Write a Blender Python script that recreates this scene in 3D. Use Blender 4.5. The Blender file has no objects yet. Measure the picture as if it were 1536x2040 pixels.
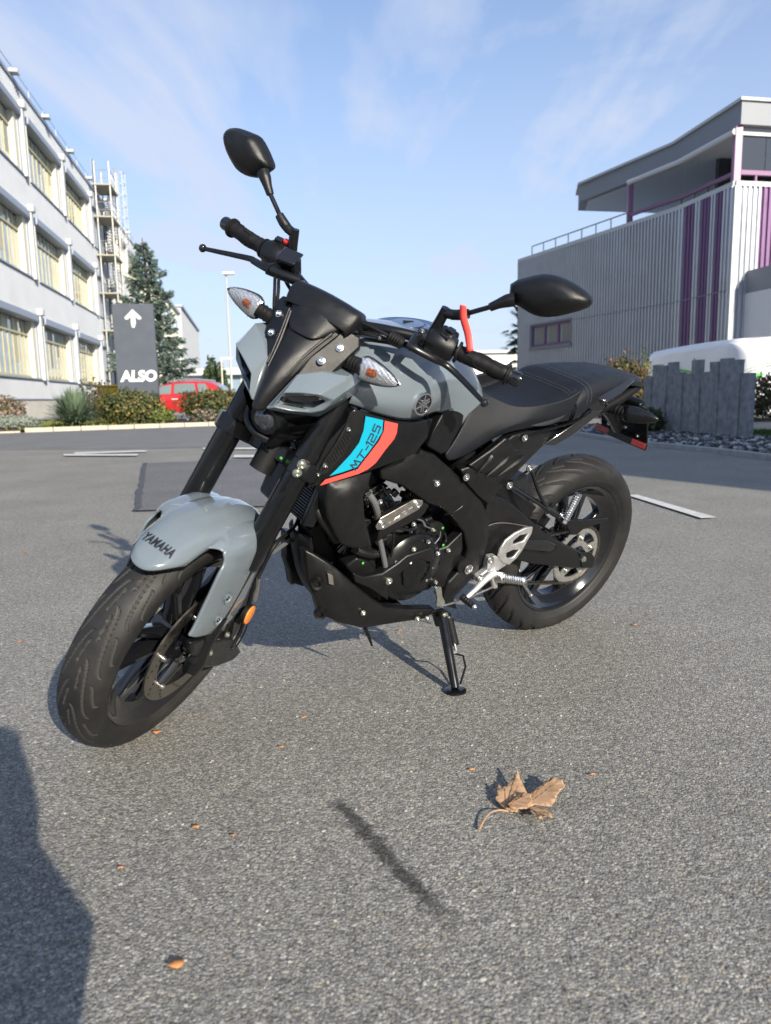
import bpy, bmesh, math, random
from math import sin, cos, pi, radians, sqrt, atan2
from mathutils import Vector, Matrix, noise
from mathutils.geometry import delaunay_2d_cdt
random.seed(7)
C = bpy.context.scene.collection
S = bpy.context.scene

# ------------------------------------------------------------------ camera
cam = bpy.data.cameras.new('camera'); co = bpy.data.objects.new('camera', cam); C.objects.link(co); S.camera = co
cam.sensor_fit = 'HORIZONTAL'; cam.sensor_width = 36; cam.lens = 34.5603
cam.clip_start = .05; cam.clip_end = 3000
PITCH, ROLL = 0.15456, 0.02023
_f = Vector((0, cos(PITCH), -sin(PITCH))); _u = Vector((0, sin(PITCH), cos(PITCH))); _r = Vector((1, 0, 0))
cr, sr = cos(ROLL), sin(ROLL)
_r2 = cr*_r - sr*_u; _u2 = sr*_r + cr*_u
mw = Matrix((_r2, _u2, -_f)).transposed().to_4x4(); mw.translation = Vector((0,0,0.7934))
co.matrix_world = mw
cam.dof.use_dof = True; cam.dof.focus_distance = 2.15; cam.dof.aperture_fstop = 6.2

# ------------------------------------------------------------------ light
SUN_AZ, SUN_EL = radians(152), radians(22.3)     # clockwise from +Y
sdir = Vector((sin(SUN_AZ)*cos(SUN_EL), cos(SUN_AZ)*cos(SUN_EL), sin(SUN_EL)))
sl = bpy.data.lights.new('sun', 'SUN'); sl.energy = 4.0; sl.angle = radians(.53); sl.color = (1, .905, .76)
so = bpy.data.objects.new('sun', sl); C.objects.link(so); so.rotation_euler = (-sdir).to_track_quat('-Z', 'Y').to_euler()
w = bpy.data.worlds.new('World'); S.world = w; w.use_nodes = True
nt = w.node_tree; nt.nodes.clear()
def N(t, ty, **k):
    n = t.nodes.new(ty)
    for a, b in k.items(): setattr(n, a, b)
    return n
wo = N(nt, 'ShaderNodeOutputWorld'); bg = N(nt, 'ShaderNodeBackground'); sk = N(nt, 'ShaderNodeTexSky')
sk.sky_type = 'NISHITA'; sk.sun_disc = False; sk.sun_elevation = SUN_EL; sk.sun_rotation = SUN_AZ
sk.altitude = 400; sk.air_density = 1.0; sk.dust_density = .6; sk.ozone_density = 3.5
tc = N(nt, 'ShaderNodeTexCoord')
sp = N(nt, 'ShaderNodeSeparateXYZ'); nt.links.new(tc.outputs['Generated'], sp.inputs[0])
# project the direction on a high flat layer so that the cirrus streaks recede
mz = N(nt, 'ShaderNodeMath', operation='MAXIMUM'); nt.links.new(sp.outputs[2], mz.inputs[0]); mz.inputs[1].default_value = .06
dv = N(nt, 'ShaderNodeVectorMath', operation='DIVIDE'); cb = N(nt, 'ShaderNodeCombineXYZ')
for i in range(3): nt.links.new(mz.outputs[0], cb.inputs[i])
nt.links.new(tc.outputs['Generated'], dv.inputs[0]); nt.links.new(cb.outputs[0], dv.inputs[1])
mp = N(nt, 'ShaderNodeMapping'); mp.inputs['Rotation'].default_value = (0, 0, radians(28)); mp.inputs['Scale'].default_value = (1.5, .55, 0)
nt.links.new(dv.outputs[0], mp.inputs[0])
n1 = N(nt, 'ShaderNodeTexNoise'); n1.inputs['Scale'].default_value = .6; n1.inputs['Detail'].default_value = 7; n1.inputs['Roughness'].default_value = .55; n1.inputs['Distortion'].default_value = .9
nt.links.new(mp.outputs[0], n1.inputs['Vector'])
mp2 = N(nt, 'ShaderNodeMapping'); mp2.inputs['Rotation'].default_value = (0, 0, radians(-35)); mp2.inputs['Scale'].default_value = (2.6, .7, 0); mp2.inputs['Location'].default_value = (3, 1, 0)
nt.links.new(dv.outputs[0], mp2.inputs[0])
n2 = N(nt, 'ShaderNodeTexNoise'); n2.inputs['Scale'].default_value = .55; n2.inputs['Detail'].default_value = 6; n2.inputs['Distortion'].default_value = .5
nt.links.new(mp2.outputs[0], n2.inputs['Vector'])
ad = N(nt, 'ShaderNodeMath', operation='ADD'); nt.links.new(n1.outputs[0], ad.inputs[0]); nt.links.new(n2.outputs[0], ad.inputs[1])
mr = N(nt, 'ShaderNodeMapRange'); mr.inputs[1].default_value = .86; mr.inputs[2].default_value = 1.16; mr.inputs[3].default_value = 0; mr.inputs[4].default_value = .85
nt.links.new(ad.outputs[0], mr.inputs[0])
hz = N(nt, 'ShaderNodeMapRange'); hz.inputs[1].default_value = 0; hz.inputs[2].default_value = .50; hz.inputs[3].default_value = .92; hz.inputs[4].default_value = 0.16; nt.links.new(sp.outputs[2], hz.inputs[0])
mx = N(nt, 'ShaderNodeMath', operation='MAXIMUM'); nt.links.new(mr.outputs[0], mx.inputs[0]); nt.links.new(hz.outputs[0], mx.inputs[1])
mix = N(nt, 'ShaderNodeMixRGB'); mix.inputs[2].default_value = (3.55, 3.88, 4.75, 1)
tn = N(nt, 'ShaderNodeVectorMath', operation='MULTIPLY'); tn.inputs[1].default_value = (.90, 1.0, 1.06); nt.links.new(sk.outputs[0], tn.inputs[0])
nt.links.new(mx.outputs[0], mix.inputs[0]); nt.links.new(tn.outputs[0], mix.inputs[1])
nt.links.new(mix.outputs[0], bg.inputs[0]); bg.inputs[1].default_value = .093
nt.links.new(bg.outputs[0], wo.inputs[0])
S.view_settings.view_transform = 'Standard'; S.view_settings.look = 'None'; S.view_settings.exposure = 1.08; S.view_settings.gamma = 1; S.view_settings.use_curve_mapping = False
S.render.engine = 'CYCLES'
S.cycles.max_bounces = 8; S.cycles.transparent_max_bounces = 12

# ------------------------------------------------------------------ materials
def mat(name, col, rough=.5, metal=0, coat=0, nscale=0, namt=.15, bump=0, bscale=200, spec=.5, coatr=.05, trans=0, ior=1.45, alpha=1, emit=None, sss=0, aniso=0):
    m = bpy.data.materials.new(name); m.use_nodes = True; t = m.node_tree; b = t.nodes['Principled BSDF']
    b.inputs['Base Color'].default_value = (*col, 1); b.inputs['Roughness'].default_value = rough; b.inputs['Metallic'].default_value = metal
    b.inputs['Coat Weight'].default_value = coat; b.inputs['Coat Roughness'].default_value = coatr
    b.inputs['Specular IOR Level'].default_value = spec; b.inputs['Transmission Weight'].default_value = trans; b.inputs['IOR'].default_value = ior; b.inputs['Alpha'].default_value = alpha
    tcn = N(t, 'ShaderNodeTexCoord')
    if nscale:
        n = N(t, 'ShaderNodeTexNoise'); n.inputs['Scale'].default_value = nscale; n.inputs['Detail'].default_value = 6; t.links.new(tcn.outputs['Object'], n.inputs['Vector'])
        r = N(t, 'ShaderNodeMapRange'); r.inputs[1].default_value = .3; r.inputs[2].default_value = .7; r.inputs[3].default_value = 1-namt; r.inputs[4].default_value = 1+namt
        t.links.new(n.outputs[0], r.inputs[0])
        h = N(t, 'ShaderNodeVectorMath', operation='SCALE'); h.inputs[0].default_value = col; t.links.new(r.outputs[0], h.inputs['Scale']); t.links.new(h.outputs[0], b.inputs['Base Color'])
        r2 = N(t, 'ShaderNodeMapRange'); r2.inputs[1].default_value = .3; r2.inputs[2].default_value = .7; r2.inputs[3].default_value = max(0, rough-.06); r2.inputs[4].default_value = min(1, rough+.08); t.links.new(n.outputs[0], r2.inputs[0]); t.links.new(r2.outputs[0], b.inputs['Roughness'])
    if bump:
        n = N(t, 'ShaderNodeTexNoise'); n.inputs['Scale'].default_value = bscale; n.inputs['Detail'].default_value = 3; t.links.new(tcn.outputs['Object'], n.inputs['Vector'])
        bp = N(t, 'ShaderNodeBump'); bp.inputs['Strength'].default_value = bump; bp.inputs['Distance'].default_value = .002; t.links.new(n.outputs[0], bp.inputs['Height']); t.links.new(bp.outputs[0], b.inputs['Normal'])
    return m
M = {}
M['grey'] = mat('grey_paint', (.128, .156, .180), .26, 0, 1.0, 6, .03, coatr=.03)
M['matte'] = mat('matte_black_plastic', (.005, .0053, .006), .36, 0, 0, 40, .12, .22, 1400, spec=.5)
M['satin'] = mat('satin_black', (.0045, .005, .006), .28, 0, .15, 30, .1, spec=.42)
M['gloss'] = mat('gloss_black', (.006, .0065, .008), .13, 0, .8)
M['dull'] = mat('dull_black', (.005, .005, .0055), .55, 0, 0, 60, .2, .3, 700, spec=.35)
M['alloy'] = mat('cast_alloy', (.62, .62, .62), .42, .85, 0, 60, .08, .25, 900)
M['steel'] = mat('bright_steel', (.68, .68, .67), .22, 1, 0, 80, .08)
M['zinc'] = mat('zinc_plated', (.58, .60, .52), .3, .95, 0, 90, .1)
M['discm'] = mat('brake_disc_steel', (.30, .28, .25), .36, 1, 0, 50, .1)
M['titan'] = mat('warm_metal_plate', (.40, .37, .33), .34, .9, 0, 80, .08)
M['seat'] = mat('seat_vinyl', (.008, .0095, .013), .46, 0, 0, 20, .1, .45, 900, spec=.34)
M['cyan'] = mat('cyan_decal', (.0, .32, .46), .35, 0, .6)
M['coral'] = mat('coral_decal', (.74, .075, .06), .35, 0, .6)
M['ink'] = mat('black_print', (.01, .012, .018), .4)
M['inkblue'] = mat('dark_blue_print', (.02, .035, .075), .35, 0, .6)
M['redtag'] = mat('red_tag', (.80, .075, .06), .5, 0, .2, 30, .1)
M['clear'] = mat('clear_lens', (.92, .93, .95), .04, 0, 0, trans=1, ior=1.35)
M['chrome'] = mat('reflector_chrome', (.80, .81, .82), .12, 1)
M['amber'] = mat('amber', (.62, .17, .04), .25, 0, .3)
M['orange'] = mat('orange_reflector', (.80, .23, .02), .22, 0, .6, bump=.8, bscale=500)
M['redref'] = mat('red_reflector', (.35, .03, .03), .2, 0, .6)
M['green'] = mat('green_mark', (.06, .42, .05), .5)
M['lensdark'] = mat('dark_lamp_lens', (.02, .022, .026), .06, 0, 1)
M['silverblue'] = mat('silver_tank_ring', (.42, .48, .56), .22, 1)
M['hose'] = mat('grey_hose', (.10, .105, .11), .5)
M['chainm'] = mat('chain_steel', (.20, .18, .155), .36, 1)

def rubber():
    m = mat('tyre_rubber', (.028, .028, .029), .58, 0, 0, 9, .25, .25, 500); t = m.node_tree; b = t.nodes['Principled BSDF']
    # pale road dust lying on the tread in patches
    tcn = N(t, 'ShaderNodeTexCoord'); n = N(t, 'ShaderNodeTexNoise'); n.inputs['Scale'].default_value = 7; n.inputs['Detail'].default_value = 8; n.inputs['Roughness'].default_value = .7
    t.links.new(tcn.outputs['Object'], n.inputs['Vector'])
    r = N(t, 'ShaderNodeMapRange'); r.inputs[1].default_value = .42; r.inputs[2].default_value = .72; r.inputs[3].default_value = .0; r.inputs[4].default_value = .7; t.links.new(n.outputs[0], r.inputs[0])
    mxx = N(t, 'ShaderNodeMixRGB'); mxx.inputs[1].default_value = (.010, .010, .0105, 1); mxx.inputs[2].default_value = (.032, .031, .029, 1)
    t.links.new(r.outputs[0], mxx.inputs[0]); t.links.new(mxx.outputs[0], b.inputs['Base Color'])
    return m
M['rubber'] = rubber()
M['groove_pale'] = mat('dusty_groove', (.036, .036, .034), .8)
M['groove_dark'] = mat('tyre_groove', (.006, .006, .007), .8)

# ------------------------------------------------------------------ mesh helpers
class MB:
    def __init__(s): s.v = []; s.f = []
    def add(s, vs, fs):
        o = len(s.v); s.v += [Vector(a) for a in vs]; s.f += [tuple(i+o for i in f) for f in fs]; return s
    def box(s, c, d, R=None):
        c = Vector(c); h = Vector(d)/2; vs = []
        for x in (-1, 1):
            for y in (-1, 1):
                for z in (-1, 1):
                    q = Vector((x*h.x, y*h.y, z*h.z)); vs.append(c+(R @ q if R else q))
        return s.add(vs, [(0, 1, 3, 2), (4, 6, 7, 5), (0, 4, 5, 1), (2, 3, 7, 6), (0, 2, 6, 4), (1, 5, 7, 3)])
    def tube(s, pts, r, n=10, cap=True, smooth=True, flat=1):
        pts = [Vector(p) for p in pts]
        if smooth and len(pts) > 2: pts, r = cr_line(pts, r)
        k = len(pts); rr = r if isinstance(r, (list, tuple)) else [r]*k
        vs = []; up = None
        for i, p in enumerate(pts):
            t = (pts[min(i+1, k-1)]-pts[max(i-1, 0)]).normalized()
            if up is None: up = t.orthogonal().normalized()
            up = (up-t*up.dot(t))
            up = up.normalized() if up.length > 1e-6 else t.orthogonal().normalized()
            sd = t.cross(up)
            for j in range(n):
                a = 2*pi*j/n; vs.append(p+(up*cos(a)*flat+sd*sin(a))*rr[i])
        fs = [(i*n+j, i*n+(j+1) % n, (i+1)*n+(j+1) % n, (i+1)*n+j) for i in range(k-1) for j in range(n)]
        if cap: fs += [tuple(range(n))[::-1], tuple((k-1)*n+j for j in range(n))]
        return s.add(vs, fs)
    def cyl(s, a, b, r, n=16, r2=None): return s.tube([a, b], [r, r if r2 is None else r2], n, smooth=False)
    def lathe(s, o, ax, prof, n=32, closed=False, a0=0, a1=2*pi):
        # prof: (distance along the axis, radius)
        o = Vector(o); ax = Vector(ax).normalized(); u = ax.orthogonal().normalized(); w_ = ax.cross(u); full = abs(a1-a0-2*pi) < 1e-6
        m = n if full else n+1; vs = []
        for (h, r) in prof:
            for j in range(m):
                a = a0+(a1-a0)*j/n; vs.append(o+ax*h+(u*cos(a)+w_*sin(a))*r)
        k = len(prof); fs = []
        for i in range(k if closed else k-1):
            i2 = (i+1) % k
            for j in range(m if full else m-1):
                fs.append((i*m+j, i*m+(j+1) % m, i2*m+(j+1) % m, i2*m+j))
        return s.add(vs, fs)
    def grid(s, rows, closed=False):
        n = len(rows[0]); vs = [p for r in rows for p in r]; fs = []
        for i in range(len(rows)-1):
            for j in range(n if closed else n-1):
                fs.append((i*n+j, i*n+(j+1) % n, (i+1)*n+(j+1) % n, (i+1)*n+j))
        return s.add(vs, fs)
    def prism(s, pts, off):
        pts = [Vector(p) for p in pts]; off = Vector(off); n = len(pts)
        vs = pts+[p+off for p in pts]
        return s.add(vs, [tuple(range(n)), tuple(range(2*n-1, n-1, -1))]+[(i, i+n, (i+1) % n+n, (i+1) % n) for i in range(n)])
def crp(p0, p1, p2, p3, t):
    return .5*((2*p1)+(-p0+p2)*t+(2*p0-5*p1+4*p2-p3)*t*t+(-p0+3*p1-3*p2+p3)*t**3)
def cr_line(pts, r, sub=6):
    k = len(pts); o = []; ro = []; rr = r if isinstance(r, (list, tuple)) else [r]*k
    for i in range(k-1):
        a, b, c, d = pts[max(i-1, 0)], pts[i], pts[i+1], pts[min(i+2, k-1)]
        for j in range(sub):
            t = j/sub; o.append(crp(a, b, c, d, t)); ro.append(rr[i]*(1-t)+rr[i+1]*t)
    return o+[pts[-1]], ro+[rr[-1]]
def cr_grid(rows, su=5, sv=5, cu=False):
    rows = [[Vector(p) for p in r] for r in rows]
    def line(l, s): return cr_line(l, 1, s)[0]
    rr = [line(r, sv) for r in rows] if sv > 1 else rows
    if su > 1:
        cols = [line([r[j] for r in rr], su) for j in range(len(rr[0]))]; rr = [[c[i] for c in cols] for i in range(len(cols[0]))]
    return rr
WORLD = set()
XF = {}     # frames: functions that turn local vertices of a part into vertices of its thing
def obj(name, mb, m, parent=None, frame=None, ang=35, bevel=0, seg=2, label=None, kind=None, thick=0, flatshade=False):
    me = bpy.data.meshes.new(name)
    vs = mb.v
    if frame: fn = XF[frame]; vs = [fn(v) for v in vs]
    rt = parent
    while rt is not None and rt.parent is not None: rt = rt.parent
    if rt is not None and rt.name in WORLD: inv = rt.matrix_world.inverted(); vs = [inv @ Vector(v) for v in vs]
    me.from_pydata([tuple(v) for v in vs], [], mb.f); me.validate()
    bm = bmesh.new(); bm.from_mesh(me); bmesh.ops.recalc_face_normals(bm, faces=bm.faces); bm.to_mesh(me); bm.free()
    if not flatshade:
        me.polygons.foreach_set('use_smooth', [True]*len(me.polygons)); me.set_sharp_from_angle(angle=radians(ang))
    me.materials.append(m); o = bpy.data.objects.new(name, me); C.objects.link(o)
    if parent is not None: o.parent = parent
    if thick:
        s_ = o.modifiers.new('solid', 'SOLIDIFY'); s_.thickness = thick; s_.offset = -1
    if bevel:
        b = o.modifiers.new('bevel', 'BEVEL'); b.width = bevel; b.segments = seg; b.limit_method = 'ANGLE'; b.angle_limit = radians(38); b.harden_normals = False; b.use_clamp_overlap = True
    if label: o['label'] = label
    if kind: o['kind'] = kind
    return o
def thing(name, label, cat, loc=(0, 0, 0), group=None, mw=None):
    o = bpy.data.objects.new(name, None); C.objects.link(o); o.empty_display_size = .1
    o.matrix_world = mw if mw else Matrix.Translation(loc); o['label'] = label; o['category'] = cat
    if group: o['group'] = group
    if not mw: WORLD.add(o.name)
    bpy.context.view_layer.update()
    return o
def tag(o, label, cat, group=None, kind=None):
    o['label'] = label; o['category'] = cat
    if group: o['group'] = group
    if kind: o['kind'] = kind
    return o
def struct(name, mb, m, **k): return obj(name, mb, m, kind='structure', **k)
def hit(px_mb): return px_mb

# ------------------------------------------------------------------ ground
def asphalt(name, lo, hi, stain=False, scale=1, dark=1.0):
    m = bpy.data.materials.new(name); m.use_nodes = True; t = m.node_tree; b = t.nodes['Principled BSDF']; L = t.links.new
    g = N(t, 'ShaderNodeNewGeometry')
    v1 = N(t, 'ShaderNodeTexVoronoi'); v1.inputs['Scale'].default_value = 200*scale; v1.inputs['Randomness'].default_value = 1; L(g.outputs['Position'], v1.inputs['Vector'])
    v2 = N(t, 'ShaderNodeTexVoronoi'); v2.inputs['Scale'].default_value = 420*scale; L(g.outputs['Position'], v2.inputs['Vector'])
    n3 = N(t, 'ShaderNodeTexNoise'); n3.inputs['Scale'].default_value = 1.3; n3.inputs['Detail'].default_value = 7; n3.inputs['Roughness'].default_value = .6; L(g.outputs['Position'], n3.inputs['Vector'])
    n4 = N(t, 'ShaderNodeTexNoise'); n4.inputs['Scale'].default_value = 60; n4.inputs['Detail'].default_value = 5; L(g.outputs['Position'], n4.inputs['Vector'])
    s1 = N(t, 'ShaderNodeSeparateColor'); L(v1.outputs['Color'], s1.inputs[0]); s2 = N(t, 'ShaderNodeSeparateColor'); L(v2.outputs['Color'], s2.inputs[0])
    cr1 = N(t, 'ShaderNodeValToRGB'); e = cr1.color_ramp.elements
    e[0].position = 0; e[0].color = (*[c*.55 for c in lo], 1); e[1].position = 1; e[1].color = (*[min(1, c*1.7) for c in hi], 1)
    for p_, c_ in ((.35, lo), (.62, [(a+b_)/2 for a, b_ in zip(lo, hi)]), (.90, hi)):
        q = e.new(p_); q.color = (*c_, 1)
    L(s1.outputs[0], cr1.inputs[0])
    cr2 = N(t, 'ShaderNodeValToRGB'); e = cr2.color_ramp.elements; e[0].color = (*[c*.55 for c in lo], 1); e[1].color = (*[c*1.5 for c in hi], 1); q = e.new(.5); q.color = (*[(a+b_)/2*.95 for a, b_ in zip(lo, hi)], 1)
    L(s2.outputs[1], cr2.inputs[0])
    mxa = N(t, 'ShaderNodeMixRGB'); mxa.inputs[0].default_value = .45; L(cr1.outputs[0], mxa.inputs[1]); L(cr2.outputs[0], mxa.inputs[2])
    # a few warm and a few very pale stones
    hs = N(t, 'ShaderNodeMath', operation='GREATER_THAN'); hs.inputs[1].default_value = .93; L(s1.outputs[1], hs.inputs[0])
    wm = N(t, 'ShaderNodeMixRGB'); wm.inputs[2].default_value = (hi[0]*1.35, hi[1]*1.20, hi[2]*.95, 1)
    h2 = N(t, 'ShaderNodeMath', operation='MULTIPLY'); h2.inputs[1].default_value = .55; L(hs.outputs[0], h2.inputs[0]); L(h2.outputs[0], wm.inputs[0]); L(mxa.outputs[0], wm.inputs[1])
    # scattered larger stones
    v3 = N(t, 'ShaderNodeTexVoronoi'); v3.inputs['Scale'].default_value = 88*scale; L(g.outputs['Position'], v3.inputs['Vector']); s3 = N(t, 'ShaderNodeSeparateColor'); L(v3.outputs['Color'], s3.inputs[0])
    g1 = N(t, 'ShaderNodeMath', operation='GREATER_THAN'); g1.inputs[1].default_value = .72; L(s3.outputs[0], g1.inputs[0]); g2 = N(t, 'ShaderNodeMath', operation='LESS_THAN'); g2.inputs[1].default_value = .38; L(v3.outputs['Distance'], g2.inputs[0])
    g3 = N(t, 'ShaderNodeMath', operation='MULTIPLY'); L(g1.outputs[0], g3.inputs[0]); L(g2.outputs[0], g3.inputs[1]); g4 = N(t, 'ShaderNodeMath', operation='MULTIPLY'); g4.inputs[1].default_value = .75; L(g3.outputs[0], g4.inputs[0])
    cr3 = N(t, 'ShaderNodeValToRGB'); e = cr3.color_ramp.elements; e[0].color = (*[c*.8 for c in lo], 1); e[1].color = (*[min(1, c*1.45) for c in hi], 1); L(s3.outputs[1], cr3.inputs[0])
    w3 = N(t, 'ShaderNodeMixRGB'); L(g4.outputs[0], w3.inputs[0]); L(wm.outputs[0], w3.inputs[1]); L(cr3.outputs[0], w3.inputs[2]); wm = w3
    # dark bitumen in the joints between stones
    jr = N(t, 'ShaderNodeMapRange'); jr.inputs[1].default_value = .0; jr.inputs[2].default_value = .75; jr.inputs[3].default_value = 1.12; jr.inputs[4].default_value = .72; L(v1.outputs['Distance'], jr.inputs[0])
    big = N(t, 'ShaderNodeMapRange'); big.inputs[1].default_value = .3; big.inputs[2].default_value = .7; big.inputs[3].default_value = .86; big.inputs[4].default_value = 1.12; L(n3.outputs[0], big.inputs[0])
    ml = N(t, 'ShaderNodeMath', operation='MULTIPLY'); L(jr.outputs[0], ml.inputs[0]); L(big.outputs[0], ml.inputs[1]); last = ml
    n5 = N(t, 'ShaderNodeMapRange'); n5.inputs[1].default_value = .3; n5.inputs[2].default_value = .7; n5.inputs[3].default_value = .82; n5.inputs[4].default_value = 1.18; L(n4.outputs[0], n5.inputs[0])
    m5 = N(t, 'ShaderNodeMath', operation='MULTIPLY'); L(last.outputs[0], m5.inputs[0]); L(n5.outputs[0], m5.inputs[1]); last = m5
    if stain:
        # an oil streak: distance to a line on the ground, broken up with noise
        A, Bp = stain
        sxyz = N(t, 'ShaderNodeSeparateXYZ'); L(g.outputs['Position'], sxyz.inputs[0])
        ax_, ay_ = A; bx_, by_ = Bp; ll = math.hypot(bx_-ax_, by_-ay_); ux, uy = (bx_-ax_)/ll, (by_-ay_)/ll
        def lin(cx, cy, c0):
            m1 = N(t, 'ShaderNodeMath', operation='MULTIPLY_ADD'); m1.inputs[1].default_value = cx; m1.inputs[2].default_value = c0; L(sxyz.outputs[0], m1.inputs[0])
            m2 = N(t, 'ShaderNodeMath', operation='MULTIPLY_ADD'); m2.inputs[1].default_value = cy; L(sxyz.outputs[1], m2.inputs[0]); L(m1.outputs[0], m2.inputs[2]); return m2
        al = lin(ux, uy, -(ax_*ux+ay_*uy)); ac = lin(-uy, ux, -(-ax_*uy+ay_*ux))
        ab = N(t, 'ShaderNodeMath', operation='ABSOLUTE'); L(ac.outputs[0], ab.inputs[0])
        nn = N(t, 'ShaderNodeTexNoise'); nn.inputs['Scale'].default_value = 34; nn.inputs['Detail'].default_value = 6; nn.inputs['Roughness'].default_value = .75; L(g.outputs['Position'], nn.inputs['Vector'])
        wv = N(t, 'ShaderNodeMath', operation='MULTIPLY_ADD'); wv.inputs[1].default_value = -.085; wv.inputs[2].default_value = .040; L(nn.outputs[0], wv.inputs[0])
        aw = N(t, 'ShaderNodeMath', operation='ADD'); L(ab.outputs[0], aw.inputs[0]); L(wv.outputs[0], aw.inputs[1])
        k1 = N(t, 'ShaderNodeMapRange', interpolation_type='SMOOTHSTEP'); k1.inputs[1].default_value = .002; k1.inputs[2].default_value = .022; k1.inputs[3].default_value = 1; k1.inputs[4].default_value = 0; L(aw.outputs[0], k1.inputs[0])
        k2 = N(t, 'ShaderNodeMapRange', interpolation_type='SMOOTHSTEP'); k2.inputs[1].default_value = -.03; k2.inputs[2].default_value = .02; k2.inputs[3].default_value = 0; k2.inputs[4].default_value = 1; L(al.outputs[0], k2.inputs[0])
        k3 = N(t, 'ShaderNodeMapRange', interpolation_type='SMOOTHSTEP'); k3.inputs[1].default_value = ll*.72; k3.inputs[2].default_value = ll*1.15; k3.inputs[3].default_value = 1; k3.inputs[4].default_value = 0; L(al.outputs[0], k3.inputs[0])
        q1 = N(t, 'ShaderNodeMath', operation='MULTIPLY'); L(k1.outputs[0], q1.inputs[0]); L(k2.outputs[0], q1.inputs[1])
        q2 = N(t, 'ShaderNodeMath', operation='MULTIPLY'); L(q1.outputs[0], q2.inputs[0]); L(k3.outputs[0], q2.inputs[1])
        st = N(t, 'ShaderNodeMapRange'); st.inputs[3].default_value = 1; st.inputs[4].default_value = .27; L(q2.outputs[0], st.inputs[0])
        m6 = N(t, 'ShaderNodeMath', operation='MULTIPLY'); L(last.outputs[0], m6.inputs[0]); L(st.outputs[0], m6.inputs[1]); last = m6
    sc = N(t, 'ShaderNodeVectorMath', operation='SCALE'); L(wm.outputs[0], sc.inputs[0]); L(last.outputs[0], sc.inputs['Scale'])
    L(sc.outputs[0], b.inputs['Base Color']); b.inputs['Roughness'].default_value = .72; b.inputs['Specular IOR Level'].default_value = .35
    hsum = N(t, 'ShaderNodeMath', operation='MULTIPLY_ADD'); L(v1.outputs['Distance'], hsum.inputs[0]); hsum.inputs[1].default_value = -1.0
    L(s1.outputs[2], hsum.inputs[2])
    h3 = N(t, 'ShaderNodeMath', operation='MULTIPLY_ADD'); L(v2.outputs['Distance'], h3.inputs[0]); h3.inputs[1].default_value = -.55; L(hsum.outputs[0], h3.inputs[2])
    bp = N(t, 'ShaderNodeBump'); bp.inputs['Strength'].default_value = .60; bp.inputs['Distance'].default_value = .0030; L(h3.outputs[0], bp.inputs['Height']); L(bp.outputs[0], b.inputs['Normal'])
    return m
STAIN = [(-.1073,1.3638),(.0908,1.0044)]
A1 = asphalt('parking_asphalt', (.172, .168, .153), (.350, .343, .314), stain=STAIN)
A2 = asphalt('road_asphalt', (.15, .152, .158), (.25, .254, .262))
A3 = asphalt('patch_asphalt', (.135, .138, .145), (.20, .203, .21))
def sheet(name, pts, z, m, **k): return struct(name, MB().add([(x, y, z) for x, y in pts], [tuple(range(len(pts)))]), m, **k)
GM = mat('far_ground', (.10, .11, .06), .9, 0, 0, .4, .3)
sheet('ground', [(-900, -400), (900, -400), (900, 1600), (-900, 1600)], -.03, GM)
sheet('parking_lot', [(-60, -30), (60, -30), (60, 60), (-60, 60)], 0, A1)
# the road along the kerb, in another asphalt
RD = [(-6.7365,13.0119),(-2.7191,12.4649)]
KB = [(-10.0415,20.816),(-5.0411,23.28)]
kx, ky = KB[1][0]-KB[0][0], KB[1][1]-KB[0][1]; kl = math.hypot(kx, ky); kx, ky = kx/kl, ky/kl
def along(t, o=0): return (KB[0][0]+kx*t-ky*o, KB[0][1]+ky*t+kx*o)
sheet('road', [(-40, RD[0][1]-(RD[1][1]-RD[0][1])/(RD[1][0]-RD[0][0])*(RD[0][0]+40)), RD[0], RD[1], (1.5, RD[1][1]+.6), (3.2, 15.5), (3.0, 60), (-40, 60)], .004, A2)
PT = [(-3.0938,9.5365),(-1.9677,9.8018),(-.6286,9.8774),(-.2888,5.42),(-.9223,5.4313),(-1.8124,5.3307)]
sheet('asphalt_patch', PT, .008, A3)
# tar seam round the patch
TM = mat('tar', (.035, .036, .04), .45, 0, 0, 30, .3)
sm = MB()
for i in range(len(PT)):
    a, b = Vector(PT[i]), Vector(PT[(i+1) % len(PT)]); n_ = max(2, int((b-a).length/.06)); d_ = (b-a).normalized(); nn = Vector((-d_.y, d_.x)); L_ = []
    wd = .012 if i != 5 else .03
    for j in range(n_+1):
        p_ = a.lerp(b, j/n_); w1 = wd*(.7+.9*noise.noise(Vector((p_.x*3, p_.y*3, 1))))+.004; w2 = wd*(.7+.9*noise.noise(Vector((p_.x*4, p_.y*4, 7))))+.004
        L_.append([(p_.x+nn.x*w1, p_.y+nn.y*w1, .0125), (p_.x-nn.x*w2, p_.y-nn.y*w2, .0125)])
    sm.grid(L_)
struct('tar_seam', sm, TM)
# painted markings
WP = mat('road_paint', (.54, .54, .52), .6, 0, 0, 25, .18, .4, 60)
def mark(pts, z=.014):
    o = sheet('painted_line', pts, z, WP); return o
mark([(1.8547,5.6244),(1.9336,5.6414),(2.0571,4.5379),(1.9557,4.5124)], .012)
mark([(-4.9565,11.8356),(-3.8526,11.9691),(-3.7141,11.6068),(-4.7638,11.4253)], .017)
mark([(-4.9488,11.4237),(-3.6808,11.0956),(-3.5884,10.7457),(-4.7712,11.0429)], .021)
mark([(-3.028,12.312),(-1.6733,12.0348),(-1.6087,11.5607),(-2.9024,11.9268)], .017)
mark([(-2.1211,10.5098),(-.8617,10.1033),(-.8338,9.7658),(-2.0604,10.0652)], .021)

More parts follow.
